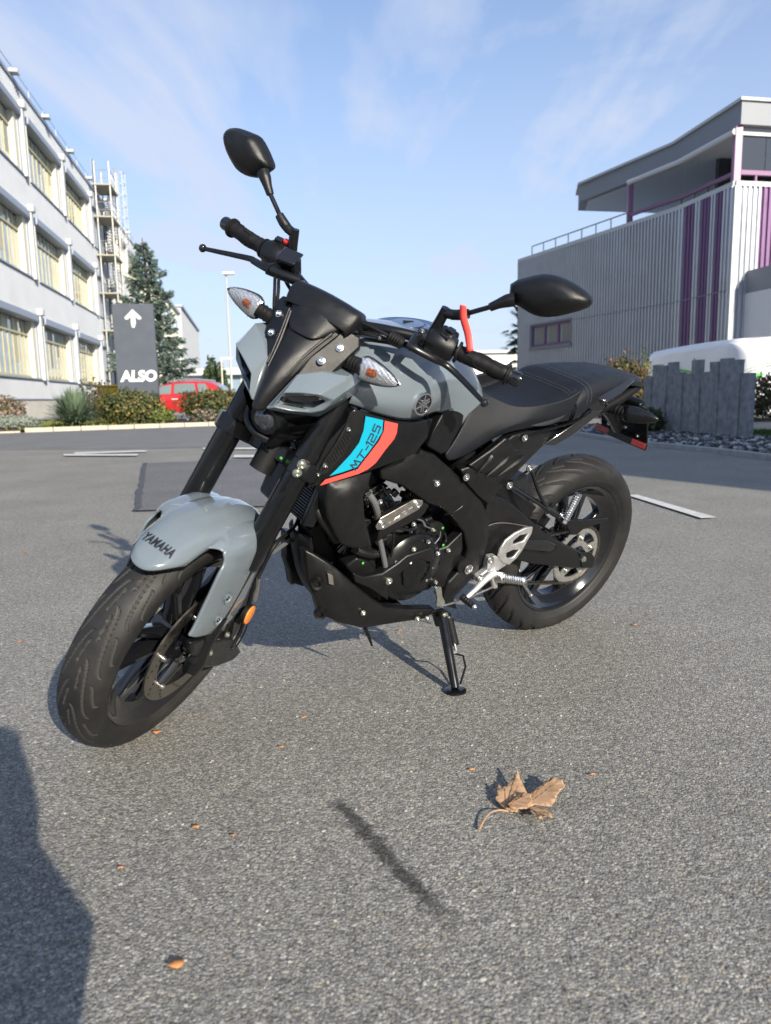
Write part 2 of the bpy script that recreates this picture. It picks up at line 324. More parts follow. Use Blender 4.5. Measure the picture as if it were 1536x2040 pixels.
# ------------------------------------------------------------------ text and plants helpers
def text_mb(s, size=1, extrude=0, off=0, shear=0, fn=None, spacing=1):
    cu = bpy.data.curves.new('t', 'FONT'); cu.body = s; cu.size = size; cu.offset = off; cu.shear = shear; cu.align_x = 'CENTER'; cu.align_y = 'CENTER'; cu.space_character = spacing; cu.resolution_u = 4
    o = bpy.data.objects.new('t', cu); C.objects.link(o); bpy.context.view_layer.update()
    me = bpy.data.meshes.new_from_object(o); bpy.data.objects.remove(o)
    mb = MB(); mb.v = [fn(v.co) if fn else v.co.copy() for v in me.vertices]; mb.f = [tuple(p.vertices) for p in me.polygons]
    bpy.data.meshes.remove(me); return mb
def leafmat(name, col, var=.35, rough=.6):
    m = mat(name, col, rough, 0, 0, 0); t = m.node_tree; b = t.nodes['Principled BSDF']
    g = N(t, 'ShaderNodeNewGeometry'); r = N(t, 'ShaderNodeMapRange'); r.inputs[3].default_value = 1-var; r.inputs[4].default_value = 1+var; t.links.new(g.outputs['Random Per Island'], r.inputs[0])
    s_ = N(t, 'ShaderNodeVectorMath', operation='SCALE'); s_.inputs[0].default_value = col; t.links.new(r.outputs[0], s_.inputs['Scale']); t.links.new(s_.outputs[0], b.inputs['Base Color'])
    b.inputs['Subsurface Weight'].default_value = 0
    tr = N(t, 'ShaderNodeBsdfTranslucent'); t.links.new(s_.outputs[0], tr.inputs[0]); mxs = N(t, 'ShaderNodeMixShader'); mxs.inputs[0].default_value = .3
    t.links.new(b.outputs[0], mxs.inputs[1]); t.links.new(tr.outputs[0], mxs.inputs[2]); t.links.new(mxs.outputs[0], t.nodes['Material Output'].inputs[0])
    return m
LM = dict(gold=leafmat('golden_leaf', (.25, .19, .05)), green=leafmat('green_leaf', (.085, .105, .035)), dark=leafmat('dark_leaf', (.045, .065, .028)), blue=leafmat('blue_needle', (.115, .165, .135)),
          thuja=leafmat('thuja_leaf', (.055, .095, .035)), yucca=leafmat('yucca_leaf', (.15, .21, .13), .3), grey=leafmat('silver_leaf', (.26, .30, .25), .25), red=leafmat('autumn_red_leaf', (.17, .045, .03)), brown=leafmat('brown_leaf', (.15, .10, .055)), pink=leafmat('pink_plume', (.42, .30, .28), .2), lime=leafmat('lime_leaf', (.20, .24, .05)))
BARK = mat('bark', (.09, .07, .05), .85, 0, 0, 20, .3)
def leaf_cloud(rng, n, c, r, size, nz=.35, flat=0, low=0, aspect=1.7):
    mb = MB(); c = Vector(c); seed = rng.random()*50
    for i in range(n):
        while True:
            d = Vector((rng.uniform(-1, 1), rng.uniform(-1, 1), rng.uniform(-1, 1)))
            if .05 < d.length < 1: break
        u = d.normalized(); lump = 1+nz*noise.noise(u*2.3+Vector((seed, 0, 0)))+nz*.6*noise.noise(u*5.1+Vector((0, seed, 0)))
        rad = (rng.random()**.33)*lump
        if rng.random() < .65: rad = lump*rng.uniform(.80, 1.02)
        p = Vector((u.x*r[0], u.y*r[1], u.z*r[2]))*rad+c
        if p.z < low: p.z = low+rng.random()*.1
        a = size*rng.uniform(.6, 1.4); t1 = (u+Vector((rng.uniform(-1, 1), rng.uniform(-1, 1), rng.uniform(-1, 1)))*.9).normalized(); t2 = t1.orthogonal().normalized(); t2.rotate(Matrix.Rotation(rng.random()*6.28, 3, t1))
        sd = t1.cross(t2)*a/aspect
        mb.add([p-t2*a, p+sd, p+t2*a, p-sd], [(0, 1, 2, 3)])
    return mb
def bush(name, label, cat, c, r, n, size, mats, nz=.35, stems=6, group=None, seed=1, extra=None):
    rng = random.Random(seed); T = thing(name, label, cat, (c[0], c[1], c[2]), group)
    for k, (mk, fr) in enumerate(mats):
        obj('foliage', leaf_cloud(rng, int(n*fr), (c[0], c[1], c[2]+r[2]*.95), r, size, nz, low=c[2]), LM[mk], T, flatshade=True)
    sm = MB()
    for i in range(stems):
        a = rng.random()*6.28; q = rng.uniform(.3, .8)
        sm.tube([(c[0], c[1], c[2]-.02), (c[0]+cos(a)*r[0]*q*.5, c[1]+sin(a)*r[1]*q*.5, c[2]+r[2]*.8), (c[0]+cos(a)*r[0]*q, c[1]+sin(a)*r[1]*q, c[2]+r[2]*1.4)], [.03, .02, .008], 5)
    obj('stem', sm, BARK, T)
    return T

# ------------------------------------------------------------------ left building
SID = mat('pale_metal_siding', (.385, .41, .445), .5, .1, 0, .8, .05)
CRM = mat('cream_render', (.60, .58, .49), .7, 0, 0, 3, .05)
YEL = mat('yellow_frame', (.50, .46, .28), .5, 0, 0, 4, .08)
WHT = mat('white_metal', (.50, .52, .53), .5)
HOOD = mat('blue_grey_hood', (.30, .34, .41), .45, .2)
PLN = mat('pale_concrete', (.62, .59, .51), .8, 0, 0, 2, .07)
GLS = mat('window_glass', (.30, .345, .345), .08, 0, 1, 1.2, .35)
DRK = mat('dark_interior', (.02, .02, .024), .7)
P0 = Vector((-16.87, 33.0, 0)); fd = Vector((-.1800, .9837, 0)).normalized(); fn_ = Vector((fd.y, -fd.x, 0))
def LW(s, o, z): return P0+fd*s+fn_*o+Vector((0, 0, z))
def wbox(mb, s0, s1, o0, o1, z0, z1, W=LW):
    vs = [W(s, o, z) for s in (s0, s1) for o in (o0, o1) for z in (z0, z1)]
    return mb.add(vs, [(0, 1, 3, 2), (4, 6, 7, 5), (0, 4, 5, 1), (2, 3, 7, 6), (0, 2, 6, 4), (1, 5, 7, 3)])
def corr(s0, s1, z0, z1, pitch=.22, dep=.035, W=LW, o=0, zf=None):
    # trapezoid ribs, ending in closed edges
    mb = MB(); top = []; bot = []; n = max(1, round((s1-s0)/pitch)); p = (s1-s0)/n
    for i in range(n):
        a = s0+i*p
        for f, q in ((0, 0), (.40, 0), (.5, 1), (.9, 1)): 
            s_ = a+f*p; bot.append(W(s_, o+q*dep, z0)); top.append(W(s_, o+q*dep, zf(s_) if zf else z1))
    bot.append(W(s1, o, z0)); top.append(W(s1, o, zf(s1) if zf else z1)); mb.grid([bot, top])
    return mb
lb = thing('office_building', 'long three storey building clad in pale ribbed metal with yellow framed windows', 'building', LW(0, 0, 0))
S0, S1 = -14, 50
for (a, b) in ((1.05, 2.1), (5.0, 7.3), (10.2, 12.4), (15.2, 16.6)):
    obj('metal_siding', corr(S0, S1, a, b), SID, lb, ang=20)
m_ = MB(); wbox(m_, S0, S1, -.35, .0, 0, 1.0); obj('plinth', m_, PLN, lb)
m_ = MB(); wbox(m_, S0, S1, -.3, .05, 1.0, 1.05); obj('plinth_flashing', m_, HOOD, lb)
m_ = MB(); wbox(m_, S0, S1, -22, .10, 16.6, 16.78); obj('roof', m_, HOOD, lb)
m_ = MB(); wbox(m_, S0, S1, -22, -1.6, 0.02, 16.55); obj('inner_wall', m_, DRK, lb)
rows = ((2.1, 5.0), (7.3, 10.2), (12.4, 15.2)); BAY = 8.42; PIL = 7.75
BR = random.Random(31); BLD = [mat('cream_blind', (.52, .49, .36), .8), mat('grey_blind', (.30, .32, .32), .8)]
def lwin(s0, s1, z0, z1):
    m = MB(); wbox(m, s0, s1, -.42, -.36, z0, z1); W_ = obj('window', m, GLS, lb)
    # lining of the deep opening: head, sill and two reveals in cream render
    f = MB(); wbox(f, s0-.02, s0+.05, -.36, .03, z0, z1); obj('reveal', f, CRM, W_)
    f = MB(); wbox(f, s1-.55, s1, -.36, -.05, z0, z1); obj('reveal', f, CRM, W_)
    f = MB(); wbox(f, s0-.1, s1+.1, -.4, .10, z0-.07, z0); obj('sill', f, HOOD, W_)
    f = MB(); wbox(f, s0-.1, s1+.1, -.34, .20, z1, z1+.38); obj('sunblind_hood', f, HOOD, W_, bevel=.05)
    n = max(2, round((s1-.55-s0)/.80)); p = (s1-.55-s0)/n
    for i in range(n):
        if BR.random() < .45:
            hb = (z1-z0)*BR.choice((.18, .26, .26, .5, .74)); q = MB(); wbox(q, s0+i*p+.06, s0+(i+1)*p-.06, -.359, -.350, z1-hb, z1); obj('roller_blind', q, BLD[BR.randrange(2)], W_)
    m0 = None
    for i in range(n+1):
        q = MB(); wbox(q, s0+i*p-.06, s0+i*p+.06, -.355, -.325, z0, z1-.02)
        obj('mullion', q, YEL, W_)
    q = MB(); wbox(q, s0, s1-.5, -.35, -.27, z0+(z1-z0)*.74, z0+(z1-z0)*.74+.10); obj('transom', q, YEL, W_)
    q = MB(); wbox(q, s0, s1-.5, -.35, -.25, z0+.0, z0+.14); obj('transom', q, YEL, W_)
for (z0, z1) in rows:
    for k in range(-2, 5):
        a = PIL+BAY*k+.75; b = PIL+BAY*(k+1)-.75
        if k == 2: b = a+1.6
        if k == 3: a += 3.0
        lwin(a, b, z0, z1)
        if k == 2: continue
    for k in range(-1, 5):
        c_ = PIL+BAY*k
        q = MB(); wbox(q, c_-.75, c_+.75, -.1, .0, z0-.02, z1+.02); obj('pier', q, SID, lb)
        q = MB(); wbox(q, c_-.55, c_-.15, .002, .22, z0-.1, z1+.35); o_ = obj('downpipe', q, WHT, lb, bevel=.03)
        q = MB(); wbox(q, c_-.62, c_-.08, .0, .36, z1+.36, z1+.75); obj('pipe_head', q, WHT, o_, bevel=.08)
q = MB(); wbox(q, 25.9, 29.9, -.2, .0, 1.0, 16.6); obj('stair_wall', q, SID, lb)
for s_ in range(-12, 50, 6):
    q = MB(); wbox(q, s_, s_+.5, .05, .45, 16.80, 16.95); obj('roof_bracket', q, WHT, lb)
m_ = MB()
for s_ in range(-13, 50, 3): m_.cyl(LW(s_, -.3, 16.78), LW(s_, -.3, 17.8), .022, 6)
for z_ in (17.35, 17.8): m_.cyl(LW(S0, -.3, z_), LW(S1, -.3, z_), .022, 6)
obj('roof_railing', m_, WHT, lb)
# fire escape on the facade
fe = thing('fire_escape', 'grey steel fire escape tower with caged ladder on the pale ribbed facade', 'fire escape', LW(28, .5, 0))
GST = mat('galvanised_steel', (.36, .36, .35), .5, .5, 0, 5, .15); OCH = mat('platform_grating', (.36, .33, .26), .6)
for s_ in (26.0, 28.9):
    for o_ in (.3, 1.35):
        q = MB(); q.cyl(LW(s_, o_, 0), LW(s_, o_, 18.6), .06, 8); obj('post', q, GST, fe)
for i, z_ in enumerate((3.2, 6.2, 9.0, 11.8, 14.6, 16.9)):
    q = MB(); wbox(q, 25.9, 29.0, .05, 1.45, z_, z_+.10); pl_ = obj('platform', q, OCH, fe)
    q = MB()
    for zz in (.55, 1.1):
        q.cyl(LW(26.0, 1.35, z_+zz), LW(28.9, 1.35, z_+zz), .025, 6); q.cyl(LW(26.0, .3, z_+zz), LW(26.0, 1.35, z_+zz), .025, 6)
    for t_ in range(7): q.cyl(LW(26.0+t_*.48, 1.35, z_), LW(26.0+t_*.48, 1.35, z_+1.1), .015, 5)
    obj('handrail', q, GST, pl_)
    q = MB(); wbox(q, 26.6, 28.0, .002, .04, z_+.1, z_+2.15); obj('door', q, HOOD, fe)
    if i < 5:   # stair flight to the next platform
        z2 = (3.2, 6.2, 9.0, 11.8, 14.6, 16.9)[i+1]; q = MB()
        for k in range(11): wbox(q, 26.2+k*.23, 26.5+k*.23, .7, 1.3, z_+.1+(z2-z_)*k/11, z_+.14+(z2-z_)*k/11)
        obj('stair_flight', q, GST, fe)
q = MB()
for a_ in (0, .5): q.cyl(LW(29.3+a_, 1.2, .6), LW(29.3+a_, 1.2, 19.2), .035, 6)
for k in range(62): q.cyl(LW(29.3, 1.2, .8+k*.3), LW(29.8, 1.2, .8+k*.3), .018, 5)
obj('ladder', q, GST, fe)
q = MB()
for k in range(20):
    pts = [LW(29.55+.42*sin(a*.524), 1.2+.40-.40*cos(a*.524), 2.6+k*.85) for a in range(-1, 14)]
    q.tube(pts, .022, 5, smooth=False)
for a in (2, 4, 6, 8, 10): q.cyl(LW(29.55+.42*sin(a*.524), 1.2+.40-.40*cos(a*.524), 2.6), LW(29.55+.42*sin(a*.524), 1.2+.40-.40*cos(a*.524), 18.8), .018, 5)
obj('ladder_cage', q, GST, fe)

# buildings further along
def simple_building(name, label, s0, s1, h, o0, o1, m, wins, mw_, roofm, corrp=.5):
    T = thing(name, label, 'building', LW(s0, o1, 0)); q = MB(); wbox(q, s0, s1, o0, o1, 0, h); obj('wall', q, m, T)
    obj('metal_siding', corr(s0, s1, 1.2, h-.5, corrp, .06, o=o1+.004), m, T, ang=20)
    q = MB(); wbox(q, s0-.3, s1+.3, o0-.3, o1+.3, h, h+.4); obj('roof', q, roofm, T)
    for (a, b, z0, z1) in wins:
        q = MB(); wbox(q, a, b, o1-.05, o1+.10, z0, z1); f = obj('window', q, mw_, T)
        q = MB(); wbox(q, a+.15, b-.15, o1+.101, o1+.13, z0+.15, z1-.15); obj('pane', q, GLS, f)
    return T
GRS = mat('grey_cladding', (.40, .42, .45), .6, 0, 0, 1, .05)
simple_building('warehouse', 'cream building rising behind the conifer further down the street', 62, 96, 15.0, -18, .2, CRM, [(64+k*6, 68+k*6, z, z+2.2) for k in range(5) for z in (2.5, 7, 11.5)], WHT, GRS)
simple_building('grey_hall', 'far grey clad hall beyond the cream building', 102, 150, 17.0, -16, .2, GRS, [], WHT, HOOD, .9)
q = thing('low_hall', 'low white roofed hall with blue glass front at the far street end', 'building', (-24, 118, 0))
qq = MB(); qq.box((-22, 120, 2.3), (18, 6, 4.6)); obj('wall', qq, mat('pale_blue_glass', (.30, .40, .52), .2, .3), q)
qq = MB(); qq.box((-22, 119.5, 5.1), (19, 8, 1.0)); obj('roof', qq, WHT, q)
for k in range(9):
    qq = MB(); qq.box((-30+k*2, 116.9, 2.3), (.25, .2, 4.5)); obj('pilaster', qq, WHT, q)

# ------------------------------------------------------------------ kerb, bed and lawn on the left
KST = mat('beige_kerb_stone', (.43, .385, .315), .8, 0, 0, 6, .12, .4, 60); SOIL = mat('soil', (.10, .075, .05), .95, 0, 0, 8, .3, .8, 20); GRASSM = mat('turf', (.12, .14, .04), .9, 0, 0, 2, .3, .6, 80)
kerb = thing('kerb', 'row of beige kerb stones edging the planted bed', 'kerb', (*along(0), 0))
kerb['kind'] = 'structure'; del kerb['label']; del kerb['category']
KANG = math.atan2(ky, kx); KR = Matrix.Rotation(KANG, 3, 'Z')
kme = None
for i in range(24):
    c_ = along(i*.735+.37, .09); q = MB(); q.box((c_[0], c_[1], .045+random.uniform(-.004, .004)), (.722, .18, .17), KR); obj('kerb_stone', q, KST, kerb, bevel=.012)
for i in range(9):
    c_ = along(-i*.9-.55, .09+i*.02); q = MB(); q.box((c_[0], c_[1], -.005), (.89, .22, .12), KR); obj('kerb_stone', q, KST, kerb, bevel=.012)
sheet('planting_bed', [along(-16, .17), along(18, .17), along(18, 3.6), along(-16, 3.6)], .07, SOIL)
sheet('lawn', [along(-16, 3.6), along(2.6, 3.6), (-13.2, 33), (-16.9, 33), (-14.5, 19), (-30, 10)], .075, GRASSM)
# grass blades on the strip near the wall and in the bed
rng = random.Random(3); gb = MB()
for i in range(9000):
    t_ = rng.uniform(-6, 4); o_ = rng.uniform(.3, 7.5); x_, y_ = along(t_, o_)
    if o_ < 3 and rng.random() < .8: continue
    h_ = rng.uniform(.05, .14); a_ = rng.random()*6.28; gb.add([(x_+cos(a_)*.02, y_+sin(a_)*.02, .07), (x_-cos(a_)*.02, y_-sin(a_)*.02, .07), (x_+rng.uniform(-.05, .05), y_+rng.uniform(-.05, .05), .07+h_)], [(0, 1, 2)])
tag(obj('grass', gb, LM['lime'], flatshade=True), 'short yellow green grass between the kerb bed and the building', 'grass', kind='stuff')

def at(l): return [Vector(p) for p in l]
# golden shrub below the sign, broad shrub beside the car, silver plants, yucca
gs = [(-8.1802,24.2,.1249)][0]; bush('golden_shrub', 'wide golden and green leaved shrub below the dark arrow sign', 'shrub', (gs[0], gs[1], .07), (1.12, .75, .56), 5200, .050, [('green', .52), ('gold', .18), ('dark', .3)], .4, seed=4)
gs = [(-7.0933,23.6,.0606)][0]; bush('trailing_shrub', 'small bright green shrub trailing over the kerb beside the red car', 'shrub', (gs[0], gs[1]+.3, .07), (.42, .35, .25), 1100, .045, [('green', .6), ('lime', .4)], .4, seed=14)
gs = [(-5.6789,25.4,.1013)][0]; bush('broad_shrub', 'broad olive green shrub in front of the tail of the red car', 'shrub', (gs[0], gs[1], .07), (1.20, .8, .56), 5600, .050, [('green', .6), ('dark', .25), ('gold', .15)], .35, seed=5)
gs = [(-5.8345,24.6,.064)][0]; bush('flowering_shrub', 'low pinkish flowering shrub at the foot of the broad olive shrub', 'shrub', (gs[0], gs[1], .07), (.5, .35, .22), 900, .04, [('thuja', .6), ('pink', .4)], .4, seed=15)
gs = [(-10.948,21.8,.2049)][0]; bush('silver_shrub', 'low silvery grey cushion plant at the left end of the kerb', 'shrub', (gs[0], gs[1]+.3, .07), (.80, .5, .20), 3000, .035, [('grey', 1)], .3, seed=6)
gs = [(-12.4884,24.5,.2667)][0]; bush('ornamental_grass', 'pink plumed grass clump behind the silver cushion plant', 'shrub', (gs[0], gs[1], .07), (.75, .5, .50), 1800, .06, [('brown', .4), ('pink', .35), ('green', .25)], .3, seed=7)
gs = [(-10.4244,27,.1819)][0]; bush('bare_shrub', 'dark thin twigged shrub standing behind the yucca', 'shrub', (gs[0], gs[1], .07), (.62, .5, .80), 900, .055, [('brown', .5), ('dark', .5)], .6, stems=16, seed=8)
def yucca(c, n, L, seed):
    rng = random.Random(seed); T = thing('yucca', 'spiky grey green yucca between the silver plant and the golden shrub', 'yucca', c); mb = MB()
    for i in range(n):
        a = rng.random()*6.28; e = rng.uniform(.12, 1.45); l = L*rng.uniform(.65, 1.08); d = Vector((cos(a)*cos(e), sin(a)*cos(e), sin(e))); sd = Vector((-sin(a), cos(a), 0))*.028; base = Vector(c)+Vector((0, 0, .08))+d*.05
        pts = [base, base+d*l*.5, base+d*l*.85-Vector((0, 0, .03)), base+d*l-Vector((0, 0, .12*cos(e)))]
        mb.add([pts[0]-sd, pts[0]+sd, pts[1]-sd, pts[1]+sd, pts[2]-sd*.6, pts[2]+sd*.6, pts[3]], [(0, 1, 3, 2), (2, 3, 5, 4), (4, 5, 6)])
    obj('leaf', mb, LM['yucca'], T, flatshade=True); q = MB(); q.cyl((c[0], c[1], c[2]), (c[0], c[1], c[2]+.2), .07); obj('trunk', q, BARK, T)
gs = [(-9.5133,23,.1007)][0]; yucca((gs[0], gs[1], .07), 520, 1.12, 2)
# leaf litter in the bed
rng = random.Random(9); lt = MB()
for i in range(900):
    x_, y_ = along(rng.uniform(-4, 14), rng.uniform(.3, 2.0)); a_ = rng.random()*6.28; s_ = rng.uniform(.02, .05)
    lt.add([(x_+cos(a_+k*1.57)*s_, y_+sin(a_+k*1.57)*s_*.7, .075+rng.random()*.02) for k in range(4)], [(0, 1, 2, 3)])
tag(obj('leaf_litter', lt, LM['brown'], flatshade=True), 'dry brown leaves scattered along the kerb in the bed', 'leaves', kind='stuff')

# arrow sign
D_ = 26.4; sg = [(-8.5867,26.4,.0574)][0]; sx, sy = sg[0], sg[1]; SA = radians(8)
sgn = thing('direction_sign', 'tall dark grey sign slab with a white arrow and white lettering', 'sign', (sx, sy, 0)); SR = Matrix.Rotation(SA, 3, 'Z')
def SP(x, y, z): return Vector((sx, sy, 0))+SR @ Vector((x, y, 0))+Vector((0, 0, z))
SGM = mat('sign_slate', (.062, .074, .095), .45, 0, 0, 3, .05)
q = MB(); q.box((sx, sy, 2.06), (1.36, .28, 4.12), SR); obj('panel', q, SGM, sgn, bevel=.01)
aw = [(0, .31), (.27, .04), (.25, -.02), (.17, -.03), (.075, .06), (.085, -.12), (.05, -.24), (.02, -.30), (-.06, -.27), (-.075, -.12), (-.075, .06), (-.17, -.03), (-.25, -.02), (-.27, .04)]
q = MB(); q.prism([SP(x*1.05, -.141, 3.62+z*1.05) for x, z in aw], SR @ Vector((0, -.012, 0))); obj('arrow', q, WHT, sgn)
SGL = mat('sign_white', (.85, .86, .86), .5)
q = text_mb('ALSO', .50, 0, .022, .10, lambda v: SP(v.x*.98+.06, -.143, 1.66+v.y)); obj('lettering', q, SGL, sgn)

# red car behind the shrubs, side on, nose to the left
CARR = mat('red_car_paint', (.42, .022, .025), .25, 0, 1, 0); CG = mat('car_glass', (.16, .20, .21), .05, 0, 1); CBL = mat('car_trim', (.02, .02, .022), .5); CSV = mat('car_silver', (.5, .5, .52), .35, .8)
cc = [(-8.0107,29.6,.0148)][0]; CA = radians(178)
CRm = Matrix.Translation((cc[0], cc[1], 0)) @ Matrix.Rotation(CA, 4, 'Z')
car = thing('red_car', 'red hatchback with silver roof rails parked behind the shrubs', 'car', mw=CRm)
prof = [(2.02, .42, .50), (1.98, .78, .95), (1.05, .98, 1.02), (.95, 1.00, 1.02)]
def car_body():
    # stations along x: (x, z_low, z_belt, half width)
    st = [(2.04, .40, .62, .60), (1.98, .30, .80, .74), (1.75, .26, .90, .82), (1.2, .26, .98, .86), (.7, .26, 1.02, .87), (0, .26, 1.04, .87), (-.8, .26, 1.06, .87), (-1.4, .26, 1.08, .86), (-1.8, .28, 1.08, .82), (-1.98, .34, 1.02, .74), (-2.03, .42, .9, .6)]
    rows_ = []
    for x, zl, zb, hw in st:
        rows_.append([(x, 0, zl), (x, hw*.85, zl), (x, hw, zl+.12), (x, hw*1.02, (zl+zb)/2), (x, hw*.97, zb-.05), (x, hw*.90, zb), (x, 0, zb+.02), (x, -hw*.90, zb), (x, -hw*.97, zb-.05), (x, -hw*1.02, (zl+zb)/2), (x, -hw, zl+.12), (x, -hw*.85, zl)])
    g = [list(map(Vector, r)) for r in rows_]; mb = MB(); gg = cr_grid(g, 4, 1); mb.grid(gg, closed=True); n = len(gg[0]); k = len(gg); mb.f += [tuple(range(n)), tuple((k-1)*n+j for j in range(n))]
    return mb
obj('body', car_body(), CARR, car, ang=50)
def cab(hw0, hw1, inset=0):
    lo = [(1.05, 0.98), (-1.86, 1.06)]; hi = [(.42, 1.44), (.0, 1.52), (-.7, 1.55), (-1.3, 1.50), (-1.55, 1.42)]
    lowp = [(1.12, .97), (.5, 1.0), (-.3, 1.03), (-1.2, 1.05), (-1.9, 1.05)]
    r0 = [Vector((x, hw0, z)) for x, z in lowp]; r1 = [Vector((x, hw1, z-.03)) for x, z in hi]; r2 = [Vector((x, hw1*.7, z+.02)) for x, z in hi]; r3 = [Vector((x, -hw1*.7, z+.02)) for x, z in hi]; r4 = [Vector((x, -hw1, z-.03)) for x, z in hi]; r5 = [Vector((x, -hw0, z)) for x, z in lowp]
    mb = MB(); rr = [r0, r1, r2, r3, r4, r5]; mb.grid(rr); n = 5
    mb.f += [tuple(i*n for i in range(6)), tuple(i*n+4 for i in range(6))]; return mb
obj('cabin', cab(.80, .62), CARR, car, bevel=.03)
for s_ in (1, -1):
    def sw(x, f): # point on the side of the cabin at x, fraction f of the height
        import bisect
        lowp = [(1.12, .97), (.5, 1.0), (-.3, 1.03), (-1.2, 1.05), (-1.9, 1.05)]; hi = [(.42, 1.41), (.0, 1.49), (-.7, 1.52), (-1.3, 1.47), (-1.55, 1.39)]
        best = None
        for i in range(4):
            for t_ in [k/20 for k in range(21)]:
                a = Vector((*lowp[i], 0)).lerp(Vector((*lowp[i+1], 0)), t_); b_ = Vector((*hi[i], 0)).lerp(Vector((*hi[i+1], 0)), t_); p_ = a.lerp(b_, f)
                if best is None or abs(p_.x-x) < best[0]: best = (abs(p_.x-x), p_.y)
        return Vector((x, s_*(.80+(.62-.80)*f+.012), best[1]))
    for (xa, xb, xc, xd) in ((.92, .12, .50, .12), (.00, -.86, .0, -.78), (-.96, -1.42, -.88, -1.20)):
        q = MB(); pts = [sw(xa, .10), sw((xa+xb)/2, .10), sw(xb, .10), sw(xd, .86), sw((xc+xd)/2, .88), sw(xc, .86)]
        q.prism(pts, (0, -s_*.02, 0)); obj('side_window', q, CG, car, bevel=.02)
    q = MB(); q.tube([(.3, s_*.56, 1.49), (.1, s_*.56, 1.57), (-.7, s_*.56, 1.61), (-1.3, s_*.56, 1.55)], .03, 6); obj('roof_rail', q, CSV, car)
    for x_ in (.05, -.9):
        q = MB(); q.box((x_-.1, s_*.895, .86), (.24, .03, .05)); obj('door_handle', q, WHT, car, bevel=.01)
    q = MB(); q.box((.75, s_*.97, 1.02), (.18, .2, .14)); obj('wing_mirror', q, CARR, car, bevel=.04)
    q = MB(); q.box((0, s_*.88, .30), (2.3, .05, .12)); obj('sill', q, CBL if s_ < 0 else CSV, car, bevel=.02)
    for x_ in (1.25, -1.25):
        q = MB(); q.lathe((x_, s_*.72, .32), (0, s_, 0), [(0, .0), (0, .32), (.16, .33), (.19, .30), (.19, .20)], 28); wh_ = obj('wheel', q, CBL, car)
        q = MB(); q.lathe((x_, s_*.90, .32), (0, s_, 0), [(0, .205), (.02, .2), (.0, .05), (.02, 0)], 20); obj('rim', q, CSV, wh_)
q = MB(); q.prism([(1.10, -.70, 1.0), (1.10, .70, 1.0), (.50, .55, 1.40), (.50, -.55, 1.40)], (.02, 0, .02)); obj('windscreen', q, CG, car)
q = MB(); q.prism([(-1.90, -.66, 1.1), (-1.90, .66, 1.1), (-1.62, .52, 1.36), (-1.62, -.52, 1.36)], (-.03, 0, .02)); obj('rear_window', q, CG, car)
for s_ in (1, -1):
    q = MB(); q.box((1.93, s_*.62, .78), (.2, .3, .16)); obj('headlight', q, WHT, car, bevel=.03)
    q = MB(); q.box((-1.93, s_*.66, .95), (.14, .2, .3)); obj('tail_light', q, M['redref'], car, bevel=.03)
# yellow container by the stairs
yb = [(-11.3847,31.5,.8188)][0]; q = thing('yellow_bin', 'yellow container beside the foot of the fire escape', 'container', (yb[0], yb[1], 0)); qq = MB(); qq.box((yb[0], yb[1], .75), (.95, .8, 1.35)); o_ = obj('box', qq, mat('yellow_plastic', (.70, .45, .03), .5), q, bevel=.04); qq = MB(); qq.box((yb[0], yb[1]-.02, 1.46), (1.02, .88, .08)); obj('lid', qq, o_.data.materials[0], q, bevel=.03)

# conifer
def conifer(c, H, R, label, seed):
    rng = random.Random(seed); T = thing('conifer', label, 'tree', c); q = MB(); q.tube([(c[0], c[1], 0), (c[0]-.1, c[1], H*.6), (c[0]-.25, c[1], H)], [.22, .12, .02], 8); obj('trunk', q, BARK, T)
    br = MB(); lf = MB(); nb = 96
    for i in range(nb):
        f = i/nb; z = H*(.10+.88*f); a = i*2.4+rng.uniform(-.3, .3); r = R*(1-f)**.78*rng.uniform(.6, 1.18)+.12
        d = Vector((cos(a), sin(a), 0)); up = .34 if f > .5 else .2; b0 = Vector((c[0]-.25*f, c[1], z)); p1 = b0+d*r*.5+Vector((0, 0, r*.10)); p2 = b0+d*r+Vector((0, 0, r*(up-.05)))
        br.tube([b0, p1, p2], [.05*(1-f)+.015, .03*(1-f)+.01, .006], 5)
        m_n = int(95*r)+14; sd = Vector((-d.y, d.x, 0))
        for k in range(m_n):
            t_ = rng.uniform(.15, 1.03); p = (b0.lerp(p1, t_*2) if t_ < .5 else p1.lerp(p2, (t_-.5)*2)); wdt = .30*r*(1.05-t_)+.07
            p = p+sd*rng.uniform(-1, 1)*wdt+Vector((0, 0, rng.uniform(-.20, .05)))
            ln = rng.uniform(.10, .24); dr = (d*.8+sd*rng.uniform(-.9, .9)+Vector((0, 0, rng.uniform(-.5, .25)))).normalized(); s2 = dr.cross(Vector((0, 0, 1))).normalized()*rng.uniform(.03, .075); s2.rotate(Matrix.Rotation(rng.random()*3, 3, dr))
            lf.add([p-s2*.4, p+dr*ln*.5-s2, p+dr*ln, p+dr*ln*.5+s2], [(0, 1, 2, 3)])
    obj('limb', br, BARK, T); obj('crown', lf, LM['blue'], T, flatshade=True)
tr = [(-10.8106,36,-.1802)][0]
conifer((tr[0], tr[1], 0), 8.3, 2.15, 'blue green conifer with drooping layered limbs behind the dark sign', 11)
